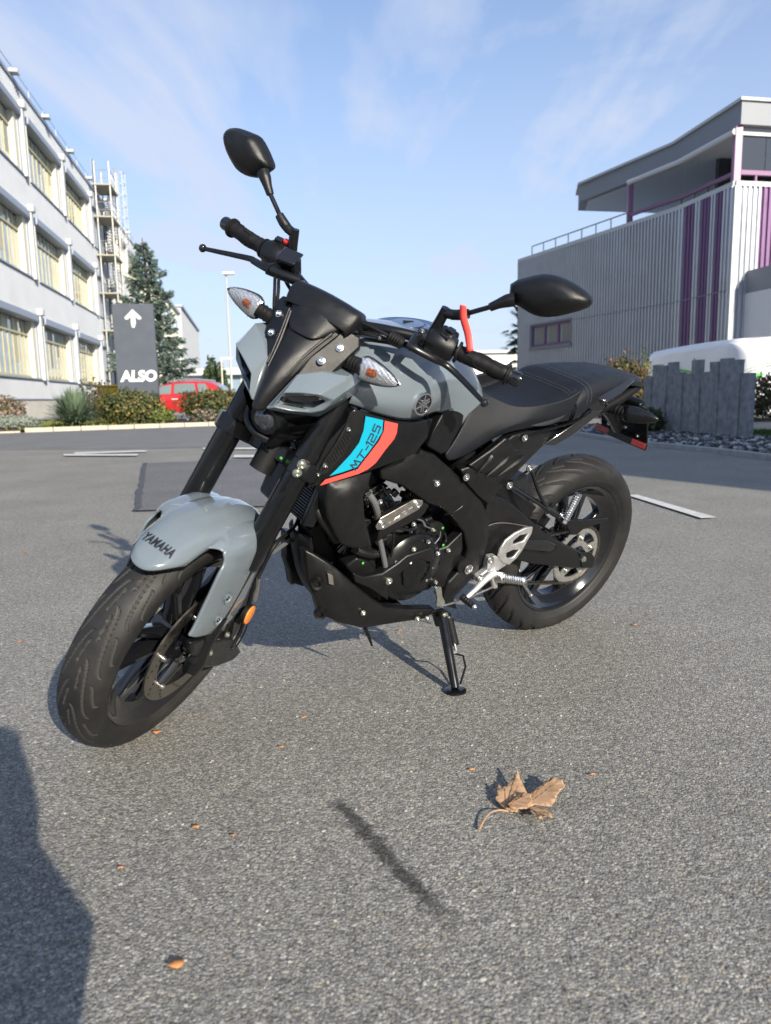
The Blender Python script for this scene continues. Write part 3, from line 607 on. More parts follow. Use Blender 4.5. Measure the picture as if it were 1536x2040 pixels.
for i, (px_, h_, r_) in enumerate([(-10.7123,46,-.3593),(-10.6293,47,-.3907),(-9.7838,45,-.3482),(-9.2411,44,-.3294)] and [(0, 2.8, .42), (1, 3.6, .5), (2, 3.0, .5), (3, 1.9, .45)]):
    c_ = [(-10.7123,46,-.3593),(-10.6293,47,-.3907),(-9.7838,45,-.3482),(-9.2411,44,-.3294)][i]
    bush('thuja', ['leftmost narrow dark thuja beyond the red car', 'tallest pointed thuja beyond the red car', 'rounded thuja right of the tallest one beyond the red car', 'smallest thuja beside the lamp post beyond the red car'][i], 'tree', (c_[0], c_[1], 0), (r_, r_, h_/2), 1500, .10, [('thuja', .6), ('dark', .4)], .2, group='thuja trees beyond the red car', seed=30+i)
# street lamp and a thin sign post
lp = [(-8.454,42,-.2857),(-8.3221,42,7.5836)]; T = thing('street_lamp', 'slender pale street lamp with a flat white head', 'street lamp', (lp[0][0], lp[0][1], 0)); b0 = Vector((lp[0][0], lp[0][1], 0)); h_ = lp[1][2]
q = MB(); q.tube([b0, b0+Vector((0, 0, h_))], [.075, .045], 10, smooth=False); obj('pole', q, mat('weathered_pole', (.42, .42, .40), .6), T)
q = MB(); q.box(b0+Vector((.15, -.1, h_+.02)), (.62, .34, .14)); obj('lamp_head', q, mat('lamp_head_white', (.82, .80, .74), .5), T, bevel=.04)
sp_ = [(-8.1087,38,-.1737),(-7.9691,38,2.9062)]; T = thing('sign_post', 'thin white post with a small board left of the street lamp', 'sign', (sp_[0][0], sp_[0][1], 0)); b0 = Vector((sp_[0][0], sp_[0][1], 0)); h_ = sp_[1][2]
q = MB(); q.tube([b0, b0+Vector((0, 0, h_))], .035, 8, smooth=False); obj('pole', q, CRM, T)
q = MB(); q.box(b0+Vector((.28, 0, h_-.05)), (.62, .05, .16)); obj('board', q, GRS, T)

# ------------------------------------------------------------------ right building
RA = Vector((7.0, 38.87, 0)); RB = Vector((11.02, 28.62, 0)); RC = Vector((11.61, 25.45, 0)); d1 = (RB-RA).normalized(); d2 = (RC-RB).normalized(); d3 = Vector((.98, .2, 0)).normalized()
def mkW(P, d):
    n = Vector((d.y, -d.x, 0)); 
    return lambda s, o, z: P+d*s+n*o+Vector((0, 0, z))
R1 = mkW(RA, d1); R2 = mkW(RB, d2); R3 = mkW(RC, d3)      # outward normal: left / left / towards the lot
L1 = (RB-RA).length; L2 = (RC-RB).length
SIL = mat('silver_corrugated_steel', (.50, .52, .56), .34, .6, 0, 1.2, .06); PUR = mat('purple_steel', (.175, .095, .20), .45, .2, 0, 2, .06); FAS = mat('grey_fascia', (.22, .235, .26), .55, .1, 0, 2, .06); PUF = mat('purple_frame', (.25, .13, .24), .4); PAL = mat('pale_soffit', (.62, .63, .64), .6)
rb = thing('commercial_building', 'building clad in silver corrugated steel with purple stripes and a glazed roof terrace', 'building', (11.61, 25.45, 0))
wo_ = (1.30, 4.62, 3.05, 4.10)   # window opening on the left wall
obj('corrugated_sheet', corr(0, wo_[0], 0, 7.35, .185, .080, R1), SIL, rb, ang=20)
obj('corrugated_sheet', corr(wo_[0], wo_[1], 0, wo_[2], .185, .080, R1), SIL, rb, ang=20)
obj('corrugated_sheet', corr(wo_[0], wo_[1], wo_[3], 7.35, .185, .080, R1), SIL, rb, ang=20)
obj('corrugated_sheet', corr(wo_[1], L1, 0, 7.35, .185, .080, R1), SIL, rb, ang=20)
for a, b, mm in ((0, .44, 'S'), (.44, 1.07, 'P'), (1.07, 1.46, 'S'), (1.46, 1.99, 'P'), (1.99, 2.33, 'S'), (2.33, 2.65, 'P'), (2.65, L2, 'S')):
    obj('purple_stripe' if mm == 'P' else 'corrugated_sheet', corr(a, b, 0, 7.35, .185, .080, R2), PUR if mm == 'P' else SIL, rb, ang=20)
for a, b, z0, mm in ((0, .95, 0, 'S'), (.95, 1.75, 4.7, 'P'), (1.75, 2.6, 4.7, 'S'), (2.6, 3.4, 4.7, 'P'), (3.4, 15, 4.7, 'S'), (6, 15, 0, 'S')):
    obj('purple_stripe' if mm == 'P' else 'corrugated_sheet', corr(a, b, z0, 7.35, .185, .07, R3), PUR if mm == 'P' else SIL, rb, ang=20)
q = MB()
wbox(q, 0, L1, .0, .075, 7.35, 7.5, R1); wbox(q, 0, L2, .0, .077, 7.352, 7.502, R2); wbox(q, 0, 15, .0, .08, 7.351, 7.501, R3); obj('parapet_cap', q, WHT, rb)
q = MB(); wbox(q, wo_[1]+.06, L1, .081, .088, 4.05, 4.08, R1); obj('seam_strip', q, FAS, rb); q = MB(); wbox(q, 0, L2, .081, .089, 4.05, 4.08, R2); obj('seam_strip', q, FAS, rb)
q = MB(); wbox(q, -.01, .03, -.2, .07, 0, 7.5, R1); obj('corner_trim', q, FAS, rb); q = MB(); wbox(q, -.05, .06, .0, .09, 0, 7.35, R3); obj('corner_trim', q, WHT, rb)
back = [(7.0, 38.87), (11.02, 28.62), (11.61, 25.45), (25.5, 28.3), (22, 44)]
def inset(pts, d):
    c = Vector((sum(p[0] for p in pts)/len(pts), sum(p[1] for p in pts)/len(pts))); return [tuple(Vector(p)+(c-Vector(p)).normalized()*d) for p in pts]
q = MB(); q.prism([(x, y, 7.30) for x, y in inset(back, .12)], (0, 0, -.3)); obj('terrace_floor', q, PAL, rb)
q = MB(); q.prism([(x, y, 0) for x, y in inset(back, 1.4)], (0, 0, 6.9)); obj('inner_wall', q, DRK, rb)
# window with three panes
q = MB(); wbox(q, wo_[0], wo_[1], -.12, -.10, wo_[2], wo_[3], R1); W_ = obj('window', q, DRK, rb)
q = MB(); s0, s1, z0, z1 = wo_
for a, b, c_, d_ in ((s0, s1, z0, z0+.12), (s0, s1, z1-.10, z1)): wbox(q, a, b, -.08, .02, c_, d_, R1)
pw = (s1-s0)/3
for k in range(4): wbox(q, s0+k*pw-(.0 if k == 0 else .09 if k == 3 else .06), s0+k*pw+(.09 if k == 0 else .0 if k == 3 else .06), -.078, .022, z0+.12, z1-.10, R1)
obj('frame', q, PUR, W_)
for k in range(3):
    q = MB(); wbox(q, s0+k*pw+.07, s0+(k+1)*pw-.07, -.06, -.05, z0+.12, z1-.1, R1); obj('pane', q, GLS, W_)
    q = MB(); 
    CUR = M.setdefault('curtain', mat('grey_curtain', (.30, .29, .25), .8, 0, 0, 0))
    q = corr(s0+k*pw+.2, s0+(k+1)*pw-.14, z0+.14, z1-.12, .12, .03, R1, o=-.045); obj('curtain', q, CUR, W_)
q = MB(); wbox(q, s0-.12, s1+.04, .0, .16, z0-.13, z0-.001, R1); obj('sill', q, FAS, W_)
q = MB(); wbox(q, s0-.10, s0-.002, .0, .10, z0, z1+.08, R1); wbox(q, s1+.002, s1+.06, .0, .10, z0, z1+.08, R1); wbox(q, s0-.002, s1+.002, .0, .10, z1, z1+.08, R1); obj('surround', q, FAS, W_)
# roof slab over the terrace
rp = [(11.67, 25.38), (11.10, 29.5), (8.95, 34.75), (9.3, 36.4), (22, 39), (26, 28.3)]
q = MB(); q.prism([(x, y, 9.22) for x, y in rp], (0, 0, .70)); rf = obj('roof', q, FAS, rb)
q = MB(); rpo = [(11.60, 25.28), (11.02, 29.48), (8.84, 34.72), (9.2, 36.5), (22, 39.1), (26.1, 28.2)]; q.prism([(x, y, 9.923) for x, y in rpo], (0, 0, .09)); obj('roof_edge', q, WHT, rf)
q = MB(); q.prism([(x, y, 9.217) for x, y in inset(rp, .35)], (0, 0, -.03)); obj('soffit', q, PAL, rf)
# terrace columns, rails, glass
def col(p, z0, z1, s=.20): q = MB(); q.box((p[0], p[1], (z0+z1)/2), (s, s, z1-z0)); return obj('terrace_column', q, PUF, rb)
pc = R1(8.0, -.25, 0); col(pc, 7.3, 9.216); pc2 = R3(.12, -.15, 0); col(pc2, 7.503, 9.216, .22); col(R3(5, -.15, 0), 7.503, 9.216)
q = MB(); q.cyl(R1(1.0, -.12, 7.95), R1(8.0, -.12, 7.95), .03, 8)
for k in range(8): q.cyl(R1(1.0+k, -.12, 7.5), R1(1.0+k, -.12, 7.95), .025, 8)
obj('terrace_rail', q, GST, rb)
q = MB(); a_ = R1(8.1, -.22, 7.86); b_ = R1(L1, -.22, 7.86); c_ = R2(L2-.1, -.22, 7.86); q.tube([a_, b_, c_], .075, 6, smooth=False); obj('terrace_rail', q, PUF, rb)
q = MB(); wbox(q, .25, 14, -.18, -.06, 7.74, 7.88, R3); wbox(q, .8, .86, -.16, -.08, 7.5, 7.74, R3); obj('terrace_rail', q, PUF, rb)
TG = mat('terrace_glass', (.93, .95, .96), .03, 0, 0, trans=1, ior=1.04)
for k in range(3):
    q = MB(); wbox(q, 8.2+k*.95, 9.1+k*.95, -.20, -.185, 7.5, 9.2, R1); obj('glass_panel', q, TG, rb)
for k in range(3):
    q = MB(); wbox(q, .05+k*1.0, .98+k*1.0, -.20, -.185, 7.5, 9.2, R2); obj('glass_panel', q, TG, rb)
GD = mat('dark_terrace_glass', (.035, .038, .045), .05, 0, 1)
for k in range(6):
    q = MB(); wbox(q, .30+k*1.0, 1.27+k*1.0, -.30, -.28, 7.9, 9.0, R3); obj('glass_panel', q, GD, rb)
q = MB(); wbox(q, .25, 14, -.29, -.2, 9.0, 9.2, R3); obj('terrace_header', q, PAL, rb)
for k in range(5):
    q = MB(); wbox(q, 8.3+k*.7, 8.38+k*.7, -2.6, -2.5, 7.3, 8.7, R1); obj('folded_parasol', q, CRM, rb)
q = MB(); p0_, p1_, = R1(8.2, .02, 9.05), R1(L1, .02, 9.05); p2_ = R2(L2-.1, .02, 9.05); q.tube([p0_, p1_, p2_], .10, 8, smooth=False); obj('awning_cassette', q, PAL, rb)
q = MB(); wbox(q, 10.3, L1, -3.2, -3.05, 7.3, 9.2, R1); obj('terrace_wall', q, FAS, rb)
q = MB(); wbox(q, 1.5, 14, -3.2, -3.05, 7.3, 9.2, R3); obj('terrace_wall', q, DRK, rb)
# entrance canopy and opening
q = MB(); wbox(q, .55, 7, .05, 1.5, 3.95, 4.68, R3); obj('canopy', q, FAS, rb, bevel=.01)
q = MB(); wbox(q, .55, .85, .055, 1.45, 0, 3.95, R3); obj('canopy_pier', q, PAL, rb)
q = MB(); wbox(q, .95, 6, -.6, -.5, 0, 4.7, R3); obj('entrance', q, GD, rb)
for k in range(4): 
    q = MB(); wbox(q, 1.0+k*1.4, 1.08+k*1.4, -.5, -.42, 0, 3.9, R3); obj('door_post', q, FAS, rb)

# shading neighbour building behind the camera to the right
nb = thing('neighbour_building', 'plain grey building standing behind and to the right of the camera', 'building', (18, -12, 0))
NR = Matrix.Rotation(radians(28), 3, 'Z'); NO = Vector((8.65, -4.85, 0))
def NP(x, y, z): return NO+NR @ Vector((x, y, 0))+Vector((0, 0, z))
q = MB(); q.box(NP(15, -7, 4.35), (30, 14, 8.7), NR); obj('wall', q, GRS, nb); q = MB(); q.box(NP(15, -7, 8.8), (29.8, 13.8, .2), NR); obj('roof', q, HOOD, nb)
for k in range(6):
    q = MB(); q.box(NP(3+k*4, .03, 5.5), (2.2, .10, 1.6), NR); f_ = obj('window', q, WHT, nb); q = MB(); q.box(NP(3+k*4, .09, 5.5), (2.0, .05, 1.4), NR); obj('pane', q, GLS, f_)

# ------------------------------------------------------------------ gravel strip, stones, hedge, van on the right
GE = [(3.7092,13.8551),(3.7566,11.2109),(4.0615,10.2477),(4.2507,9.2853),(4.3754,8.3571)]
GRB = mat('gravel_base', (.10, .10, .105), .95, 0, 0, 20, .4, .8, 60)
sheet('gravel_bed', [(3.0, 17.5)]+GE+[(4.9, 5.5), (9.5, 6.5), (7.2, 12.2), (6.5, 17.5)], .03, GRB)
KS2 = mat('concrete_edging', (.30, .30, .30), .85, 0, 0, 8, .15, .4, 80)
ke = thing('edging', 'x', 'x', (4, 10, 0)); ke['kind'] = 'structure'; del ke['label']; del ke['category']
EP = [(3.05, 17.2)]+GE+[(4.75, 5.6)]
for i in range(len(EP)-1):
    a, b = Vector((*EP[i], 0)), Vector((*EP[i+1], 0)); d = b-a; n_ = max(1, round(d.length/1.0)); an = math.atan2(d.y, d.x)
    for k in range(n_):
        c_ = a.lerp(b, (k+.5)/n_); q = MB(); nn = Vector((-d.y, d.x, 0)).normalized(); q.box((c_.x, c_.y, .02), (d.length/n_-.012, .12, .09), Matrix.Rotation(an, 3, 'Z')); obj('edging_stone', q, KS2, ke, bevel=.01)
PB = [mat('pebble_dark', (.035, .037, .042), .6, 0, 0, 12, .2), mat('pebble_pale', (.42, .42, .41), .7, 0, 0, 12, .2), mat('pebble_grey', (.17, .175, .18), .7, 0, 0, 12, .2)]
rng = random.Random(5); pbs = [MB(), MB(), MB()]
ico = bmesh.new(); bmesh.ops.create_icosphere(ico, subdivisions=1, radius=1); iv = [v.co.copy() for v in ico.verts]; iff = [tuple(v.index for v in f.verts) for f in ico.faces]; ico.free()
def inpoly(x, y, P):
    c = False; j = len(P)-1
    for i in range(len(P)):
        if ((P[i][1] > y) != (P[j][1] > y)) and x < (P[j][0]-P[i][0])*(y-P[i][1])/(P[j][1]-P[i][1])+P[i][0]: c = not c
        j = i
    return c
GP = [(3.2, 17.2)]+[(x+.12, y) for x, y in GE]+[(4.95, 7.0), (6.2, 7.5), (5.9, 11.4), (5.7, 12.2), (6.2, 17.2)]
cnt = 0
while cnt < 4600:
    x_, y_ = rng.uniform(3, 7), rng.uniform(7, 17.2)
    if not inpoly(x_, y_, GP): continue
    cnt += 1; k = 0 if rng.random() < .55 else (1 if rng.random() < .45 else 2); r_ = rng.uniform(.022, .055); a_ = rng.random()*6.28; R_ = Matrix.Rotation(a_, 3, 'Z')
    pbs[k].add([Vector((x_, y_, .035+rng.random()*.045))+R_ @ Vector((v.x*r_*1.35, v.y*r_, v.z*r_*.6)) for v in iv], iff)
for k, nm in enumerate(('dark', 'white', 'grey')): tag(obj('gravel', pbs[k], PB[k]), '%s pebbles lying in the strip before the stone steles' % nm, 'gravel', kind='stuff')
STN = mat('split_granite', (.225, .235, .25), .85, 0, 0, 9, .30, 1.0, 34)
st_px = [(1277,1290,750,856),(1289,1300,728,860),(1298,1316,729,862),(1317,1334,722,864),(1332,1349,742,866),(1347,1364,745,867),(1366,1383,717,869),(1385,1402,741,871),(1403,1420,722,873),(1421,1441,715,875),(1443,1463,718,877),(1464,1486,743,879)]
SB0 = Vector((5.32, 14.9, 0)); SB1 = Vector((5.60, 11.55, 0))
stele = [(5.1646,14.9,.0368),(5.1558,14.45,.0372),(5.1647,14.1,.0434),(5.149,13.7,.0344),(5.182,13.4,.03),(5.2085,13.1,.0266),(5.2286,12.8,.0241),(5.2592,12.5,.0222),(5.2824,12.2,.0212),(5.3207,11.95,.018),(5.3846,11.7,.0149),(5.4334,11.45,.0127),(5.4747,11.2,.019)]
tops = [(5.1197,14.7,1.0822),(5.0876,14.3,1.2879),(5.0572,13.9,1.2537),(5.0999,13.6,1.303),(5.1065,13.2,1.112),(5.1294,12.9,1.0765),(5.1685,12.6,1.2979),(5.1936,12.3,1.0897),(5.2472,12.1,1.2406),(5.2719,11.8,1.2804),(5.3461,11.6,1.2462),(5.384,11.3,1.0385)]
DESC = ['leftmost slim', 'second', 'third', 'fourth, tall', 'fifth, short', 'sixth, short', 'seventh, tall', 'eighth, short', 'ninth, tall', 'tenth and tallest', 'eleventh, tall', 'last and widest']
for i in range(12):
    a, b = Vector((stele[i][0], stele[i][1], 0)), Vector((stele[i+1][0], stele[i+1][1], 0)); d = b-a; an = math.atan2(d.y, d.x); nn = Vector((d.y, -d.x, 0)).normalized()
    if nn.x > 0: nn = -nn
    wdt = min(d.length*.5, .24); h_ = tops[i][2]; c_ = (a+b)/2-nn*(.05+.015*(i % 2)+.015*random.random())
    T = MB(); n_ = 9; prof_ = []
    L_ = d.length*.93/2; W_ = .040
    pts = []
    seg_ = [(-L_, -W_), (-L_*.33, -W_), (L_*.33, -W_), (L_, -W_), (L_, -W_*.3), (L_, W_*.3), (L_, W_), (L_*.33, W_), (-L_*.33, W_), (-L_, W_), (-L_, W_*.3), (-L_, -W_*.3)]
    R_ = Matrix.Rotation(an, 3, 'Z'); rows_ = []; nz_ = 26
    for k in range(nz_+1):
        z_ = -.05+(h_+.05)*k/nz_; r_ = []
        for (u_, v_) in seg_:
            p = c_+R_ @ Vector((u_, v_, 0)); p.z = z_; g_ = noise.noise(Vector((p.x*9, p.y*9, p.z*9+i*5)))*.012; r_.append(p+R_ @ Vector((0, -g_ if v_ < 0 else g_, 0)))
        rows_.append(r_)
    T.grid(rows_, closed=True); T.f.append(tuple(nz_*12+j for j in range(12)))
    tag(obj('stone_stele', T, STN, ang=50), '%s rough grey granite stele counted from the left of the row' % DESC[i] if i else 'leftmost slim rough grey granite stele of the row, next to the shrub', 'stone', 'granite steles in a row on the gravel')
lawnR = [(5.5947,11.3503),(5.707,10.5955)]; sheet('lawn', [(5.75, 11.6), (5.85, 10.5), (9, 9.5), (12, 13), (6.6, 13.6)], .05, mat('shaded_turf', (.05, .085, .025), .9, 0, 0, 5, .3, .8, 60))
rng = random.Random(13); gb = MB()
for i in range(6000):
    x_, y_ = rng.uniform(5.7, 8), rng.uniform(10.2, 13.2); h_ = rng.uniform(.03, .08); a_ = rng.random()*6.28
    if not inpoly(x_, y_, [(5.75, 11.6), (5.85, 10.5), (9, 9.5), (12, 13), (6.6, 13.6)]): continue
    gb.add([(x_+cos(a_)*.01, y_+sin(a_)*.01, .05), (x_-cos(a_)*.01, y_-sin(a_)*.01, .05), (x_+rng.uniform(-.03, .03), y_+rng.uniform(-.03, .03), .05+h_)], [(0, 1, 2)])
tag(obj('grass', gb, leafmat('lawn_blade', (.06, .12, .025)), flatshade=True), 'shaded green lawn at the right end of the stone row', 'grass', kind='stuff')
h1 = [(6.9667,13.2,-.0495)][0]
bush('hedge', 'loose reddish brown leaved hedge right of the stone row', 'hedge', (h1[0]+.42, h1[1]+.5, .25), (.95, .55, .44), 6500, .030, [('brown', .40), ('green', .33), ('red', .12), ('dark', .15)], .22, seed=21)
h2 = [(5.2488,16.5,.0315)][0]
bush('red_tipped_shrub', 'tall green shrub with red tips left of the stone row, behind the seat', 'shrub', (h2[0], h2[1], .03), (.62, .5, .76), 6500, .035, [('green', .34), ('red', .24), ('dark', .22), ('gold', .20)], .35, seed=22)
h2 = [(5.9085,16.2,.0301)][0]
bush('young_shrub', 'small pale green sprig standing up above the left steles', 'shrub', (h2[0]-.05, h2[1]+.6, .3), (.16, .16, .68), 420, .035, [('lime', .8), ('gold', .2)], .5, seed=23)
h2 = [(4.9734,13.6,.0427)][0]
bush('low_shrub', 'low dark green shrub with one brown leaf cluster at the foot of the left steles', 'shrub', (h2[0]-.12, h2[1], .03), (.26, .2, .24), 1500, .028, [('thuja', .6), ('dark', .2), ('brown', .2)], .35, seed=24)
h2 = [(8.195,48,.3208)][0]
bush('clipped_hedge', 'yellow green hedge at the foot of the corrugated wall', 'hedge', (h2[0], h2[1], 0), (2.6, .8, 1.28), 4500, .10, [('lime', .6), ('green', .4)], .15, seed=25)

# white van behind the stones
VW = mat('white_van_paint', (.80, .81, .82), .3, 0, .8); VG = mat('green_decal', (.10, .45, .08), .4); VGY = mat('grey_decal', (.18, .19, .19), .4)
vc = Vector((8.62, 18.75, 0)); vd = (Vector((8.05, 23.2, 0))-vc).normalized(); van = thing('white_van', 'white van with green and grey wave decals behind the granite steles', 'van', mw=Matrix.Translation(vc) @ Matrix.Rotation(atan2(vd.y, vd.x), 4, 'Z'))
# local: x along the shaded side (0..4.5), y to the left (outwards of frame is -y)
vr = []
for x_, zt, wi in ((-.62, 1.0, .50), (-.56, 1.50, .30), (-.40, 1.84, .14), (-.05, 2.02, .02), (.5, 2.05, 0), (2, 2.05, 0), (3.9, 2.00, 0), (4.25, 1.95, .03), (4.42, 1.70, .10), (4.45, 1.1, .12)):
    w0, w1 = -wi, -2.5+wi; vr.append([(x_, w0, .35), (x_, w0, .9 if zt > 1 else .6), (x_, w0-.02, zt-.22), (x_, w0-.08, zt-.08), (x_, w0-.25, zt), (x_, -1.25, zt+.05), (x_, w1+.25, zt), (x_, w1+.08, zt-.08), (x_, w1+.02, zt-.22), (x_, w1, .6), (x_, w1, .35)])
q = MB(); gg = cr_grid(vr, 5, 3); q.grid(gg, closed=True); n_ = len(gg[0]); k_ = len(gg); q.f += [tuple(range(n_)), tuple((k_-1)*n_+j for j in range(n_))]; obj('body', q, VW, van, ang=40)
def swoosh(pts, w_, y, m, side=0):
    q = MB(); P = cr_line([Vector((a, b, 0)) for a, b in pts], 1, 6)[0]; r0 = []; r1 = []
    for i, p in enumerate(P):
        f = i/(len(P)-1); ww = w_*sin(pi*min(1, max(0, f*.92+.05)))
        if side == 0: r0.append(Vector((p.x, y, p.y+ww/2))); r1.append(Vector((p.x, y, p.y-ww/2)))
        else: r0.append(Vector((y, p.x, p.y+ww/2))); r1.append(Vector((y, p.x, p.y-ww/2)))
    q.grid([r0, r1]); obj('wave_decal', q, m, van)
swoosh([(3.6, 1.10), (2.9, 1.30), (2.3, 1.36), (1.6, 1.25), (.9, 1.05)], .06, .012, VG); swoosh([(3.6, 1.02), (2.9, 1.22), (2.3, 1.28), (1.6, 1.17), (.9, .98)], .07, .014, VGY); swoosh([(3.5, .95), (2.9, 1.12), (2.3, 1.14), (1.6, 1.0), (1.1, .85)], .11, .012, VG)
for y0, z0_, ww, mm in ((0, 0, .05, VGY), (-.0, .07, .04, VG)): swoosh([(-.12, 1.22+z0_), (-.8, 1.36+z0_), (-1.4, 1.30+z0_), (-2.3, 1.05+z0_)], ww, -.60, mm, 1)
swoosh([(-.10, 1.12), (-.5, 1.12), (-.9, .98), (-1.4, 1.0)], .13, -.605, VG, 1)
for x_ in (.55, 3.5):
    for y_ in (.01, -2.51):
        q = MB(); q.lathe((x_, y_, .34), (0, 1 if y_ > 0 else -1, 0), [(-.2, .34), (-.02, .34), (.0, .30), (-.01, .2), (-.0, 0)], 26); obj('wheel', q, CBL, van)
q = MB(); q.box((1.6, .004, 1.05), (.02, .01, 1.2)); obj('door_seam', q, M['dull'], van)

# palm by the corner of the steel building
def palm(c, H, label, seed):
    rng = random.Random(seed); T = thing('palm', label, 'tree', c); q = MB(); q.tube([c, (c[0]+.05, c[1], H*.9)], [.16, .12], 10, smooth=False); obj('trunk', q, BARK, T)
    for i in range(46):
        a = rng.random()*6.28; e = rng.uniform(-.6, 1.3); L = rng.uniform(.45, .75); d = Vector((cos(a)*cos(e), sin(a)*cos(e), sin(e))); h0 = Vector((c[0], c[1], c[2]+H*rng.uniform(.62, 1.0))); tip = h0+d*L
        side = d.cross(Vector((0, 0, 1))).normalized()
        lf = MB()
        for k in range(16):   # fan of blades
            f = (k-7.5)/7.5; bd = (d*cos(f*1.15)+side*sin(f*1.15)+Vector((0, 0, -.18*abs(f)))).normalized(); l2 = .62*(1-.25*abs(f)); s2 = bd.cross(Vector((0, 0, 1))).normalized()*.026
            lf.add([tip, tip+bd*l2*.5+s2, tip+bd*l2-Vector((0, 0, .1)), tip+bd*l2*.5-s2], [(0, 1, 2, 3)])
        obj('frond', lf, LM['thuja'], T, flatshade=True)
pm = [(7.4954,41,.3798),(7.4611,41,4.6651)]; palm((pm[0][0], pm[0][1], 0), pm[1][2]+.0, 'dark fan palm at the far corner of the corrugated building', 3)

# white hall far behind, with lettering, seen between tank and seat
hl = [(6.2819,58,.2948),(10.759,58,.2052),(8.6075,58,3.9839),(8.6107,58,2.8103)]
T = thing('white_hall', 'distant white roofed hall with dark lettering seen between tank and seat', 'building', (hl[0][0], hl[0][1], 0)); zt = hl[2][2]
q = MB(); q.box(((hl[0][0]+hl[1][0])/2+1, hl[0][1]+5, zt/2), (hl[1][0]-hl[0][0]+4, 10, zt)); obj('wall', q, mat('white_hall_wall', (.80, .79, .75), .6), T)
q = MB(); q.box(((hl[0][0]+hl[1][0])/2+1, hl[0][1]+5, zt+.05), (hl[1][0]-hl[0][0]+4.6, 10.6, .22)); obj('roof', q, WHT, T)
tx = [(7.877,58,1.5292)][0]
q = text_mb('ENE', 1.25, 0, .03, 0, lambda v: Vector((tx[0]+v.x*.85, hl[0][1]-.02, tx[2]+v.y-.1)), 1.1); obj('lettering', q, M['dull'], T)
q = MB(); q.box((tx[0]-.2, hl[0][1]-1.5, .42), (5.0, .3, .85)); tag(obj('low_wall', q, HOOD), 'low grey wall before the white hall', 'wall')

# photographer crouching behind the camera: casts the soft shadow at the lower left
def person():
    me = bpy.data.meshes.new('person'); ox, oy = -.085, -.36
    J = dict(pel=(0, 0, .38, .19), spine=(0, .05, .60, .235), chest=(0, .10, .84, .19), neck=(0, .13, .95, .06), head=(0, .16, 1.03, .095), top=(0, .16, 1.13, .085),
             kl=(-.17, .33, .50, .075), al=(-.15, .12, .10, .05), fl=(-.15, .27, .05, .045), kr=(.10, .25, .42, .11), ar=(.16, .00, .10, .05), fr=(.16, .14, .05, .045),
             sl=(-.20, .11, .86, .07), el=(-.30, .26, .66, .05), hl=(-.12, .40, .74, .04), srr=(.17, .11, .86, .07), er=(.14, .20, .66, .055), hr=(.06, .34, .74, .04))
    E_ = [('pel', 'spine'), ('spine', 'chest'), ('chest', 'neck'), ('neck', 'head'), ('head', 'top'), ('pel', 'kl'), ('kl', 'al'), ('al', 'fl'), ('pel', 'kr'), ('kr', 'ar'), ('ar', 'fr'), ('chest', 'sl'), ('sl', 'el'), ('el', 'hl'), ('chest', 'srr'), ('srr', 'er'), ('er', 'hr')]
    ks = list(J); me.from_pydata([(J[k][0]+ox, J[k][1]+oy, J[k][2]) for k in ks], [(ks.index(a), ks.index(b)) for a, b in E_], [])
    o = bpy.data.objects.new('person', me); C.objects.link(o); md = o.modifiers.new('skin', 'SKIN')
    for i, k in enumerate(ks): me.skin_vertices[0].data[i].radius = (J[k][3], J[k][3]); me.skin_vertices[0].data[i].use_root = (k == 'pel')
    sb = o.modifiers.new('sub', 'SUBSURF'); sb.levels = 2; sb.render_levels = 2; me.materials.append(mat('dark_clothes', (.03, .035, .05), .8))
    tag(o, 'crouching person in dark clothes holding the phone behind the camera', 'person')
person()

# loose grit on the asphalt near the camera
rng = random.Random(77); gq = [MB(), MB()]
for i in range(800):
    d_ = .9+3.6*rng.random()**1.5; a_ = rng.uniform(-.55, .60); x_, y_ = d_*sin(a_), d_*cos(a_); r_ = rng.uniform(.0012, .0034); R_ = Matrix.Rotation(rng.random()*6.28, 3, 'Z')
    gq[i % 2].add([Vector((x_, y_, r_*.3))+R_ @ Vector((v.x*r_*1.4, v.y*r_, v.z*r_*.55)) for v in iv], iff)
GT = [mat('grit_pale', (.40, .39, .35), .8), mat('grit_dark', (.13, .13, .13), .8)]
for k, nm in enumerate(('pale', 'dark')): tag(obj('grit', gq[k], GT[k]), 'loose %s grit scattered over the asphalt around the motorcycle' % nm, 'grit', kind='stuff')
# ------------------------------------------------------------------ leaves on the asphalt
def leaf_mat(name, c1, c2):
    m = mat(name, c1, .7, 0, 0, 30, .22, .5, 90); return m
LVM = mat('leaf_vein', (.27, .16, .08), .7)
LFM = leaf_mat('dry_leaf', (.40, .255, .15), 0); LF2 = leaf_mat('dry_leaf_small', (.50, .22, .08), 0)
lo = [(.2187,1.309),(.2081,1.3339),(.2062,1.3668),(.2156,1.3892),(.2232,1.3737),(.2345,1.3808),(.2505,1.4033),(.2639,1.4267),(.262,1.399),(.2617,1.3647),(.2668,1.3498)]
lobe1 = [(.2187,1.309),(.2099,1.3268),(.2019,1.3449),(.209,1.3593),(.214,1.3854),(.2215,1.3756),(.2357,1.3884),(.2512,1.4072),(.2633,1.4287),(.2629,1.3931),(.2682,1.3571),(.2524,1.3252),(.2378,1.2981),(.227,1.3018)]
lobe2 = [(.2435,1.303),(.2661,1.3462),(.2874,1.3637),(.3065,1.378),(.325,1.3888),(.3413,1.3805),(.3447,1.3616),(.3258,1.3403),(.3151,1.3194),(.304,1.3042),(.2873,1.3065),(.2734,1.3139),(.2599,1.3041)]
lobe3 = [(.2599,1.3041),(.2739,1.307),(.2851,1.2964),(.2928,1.2793),(.2958,1.2596),(.2871,1.2535),(.2804,1.257),(.2713,1.2573),(.2685,1.2802)]
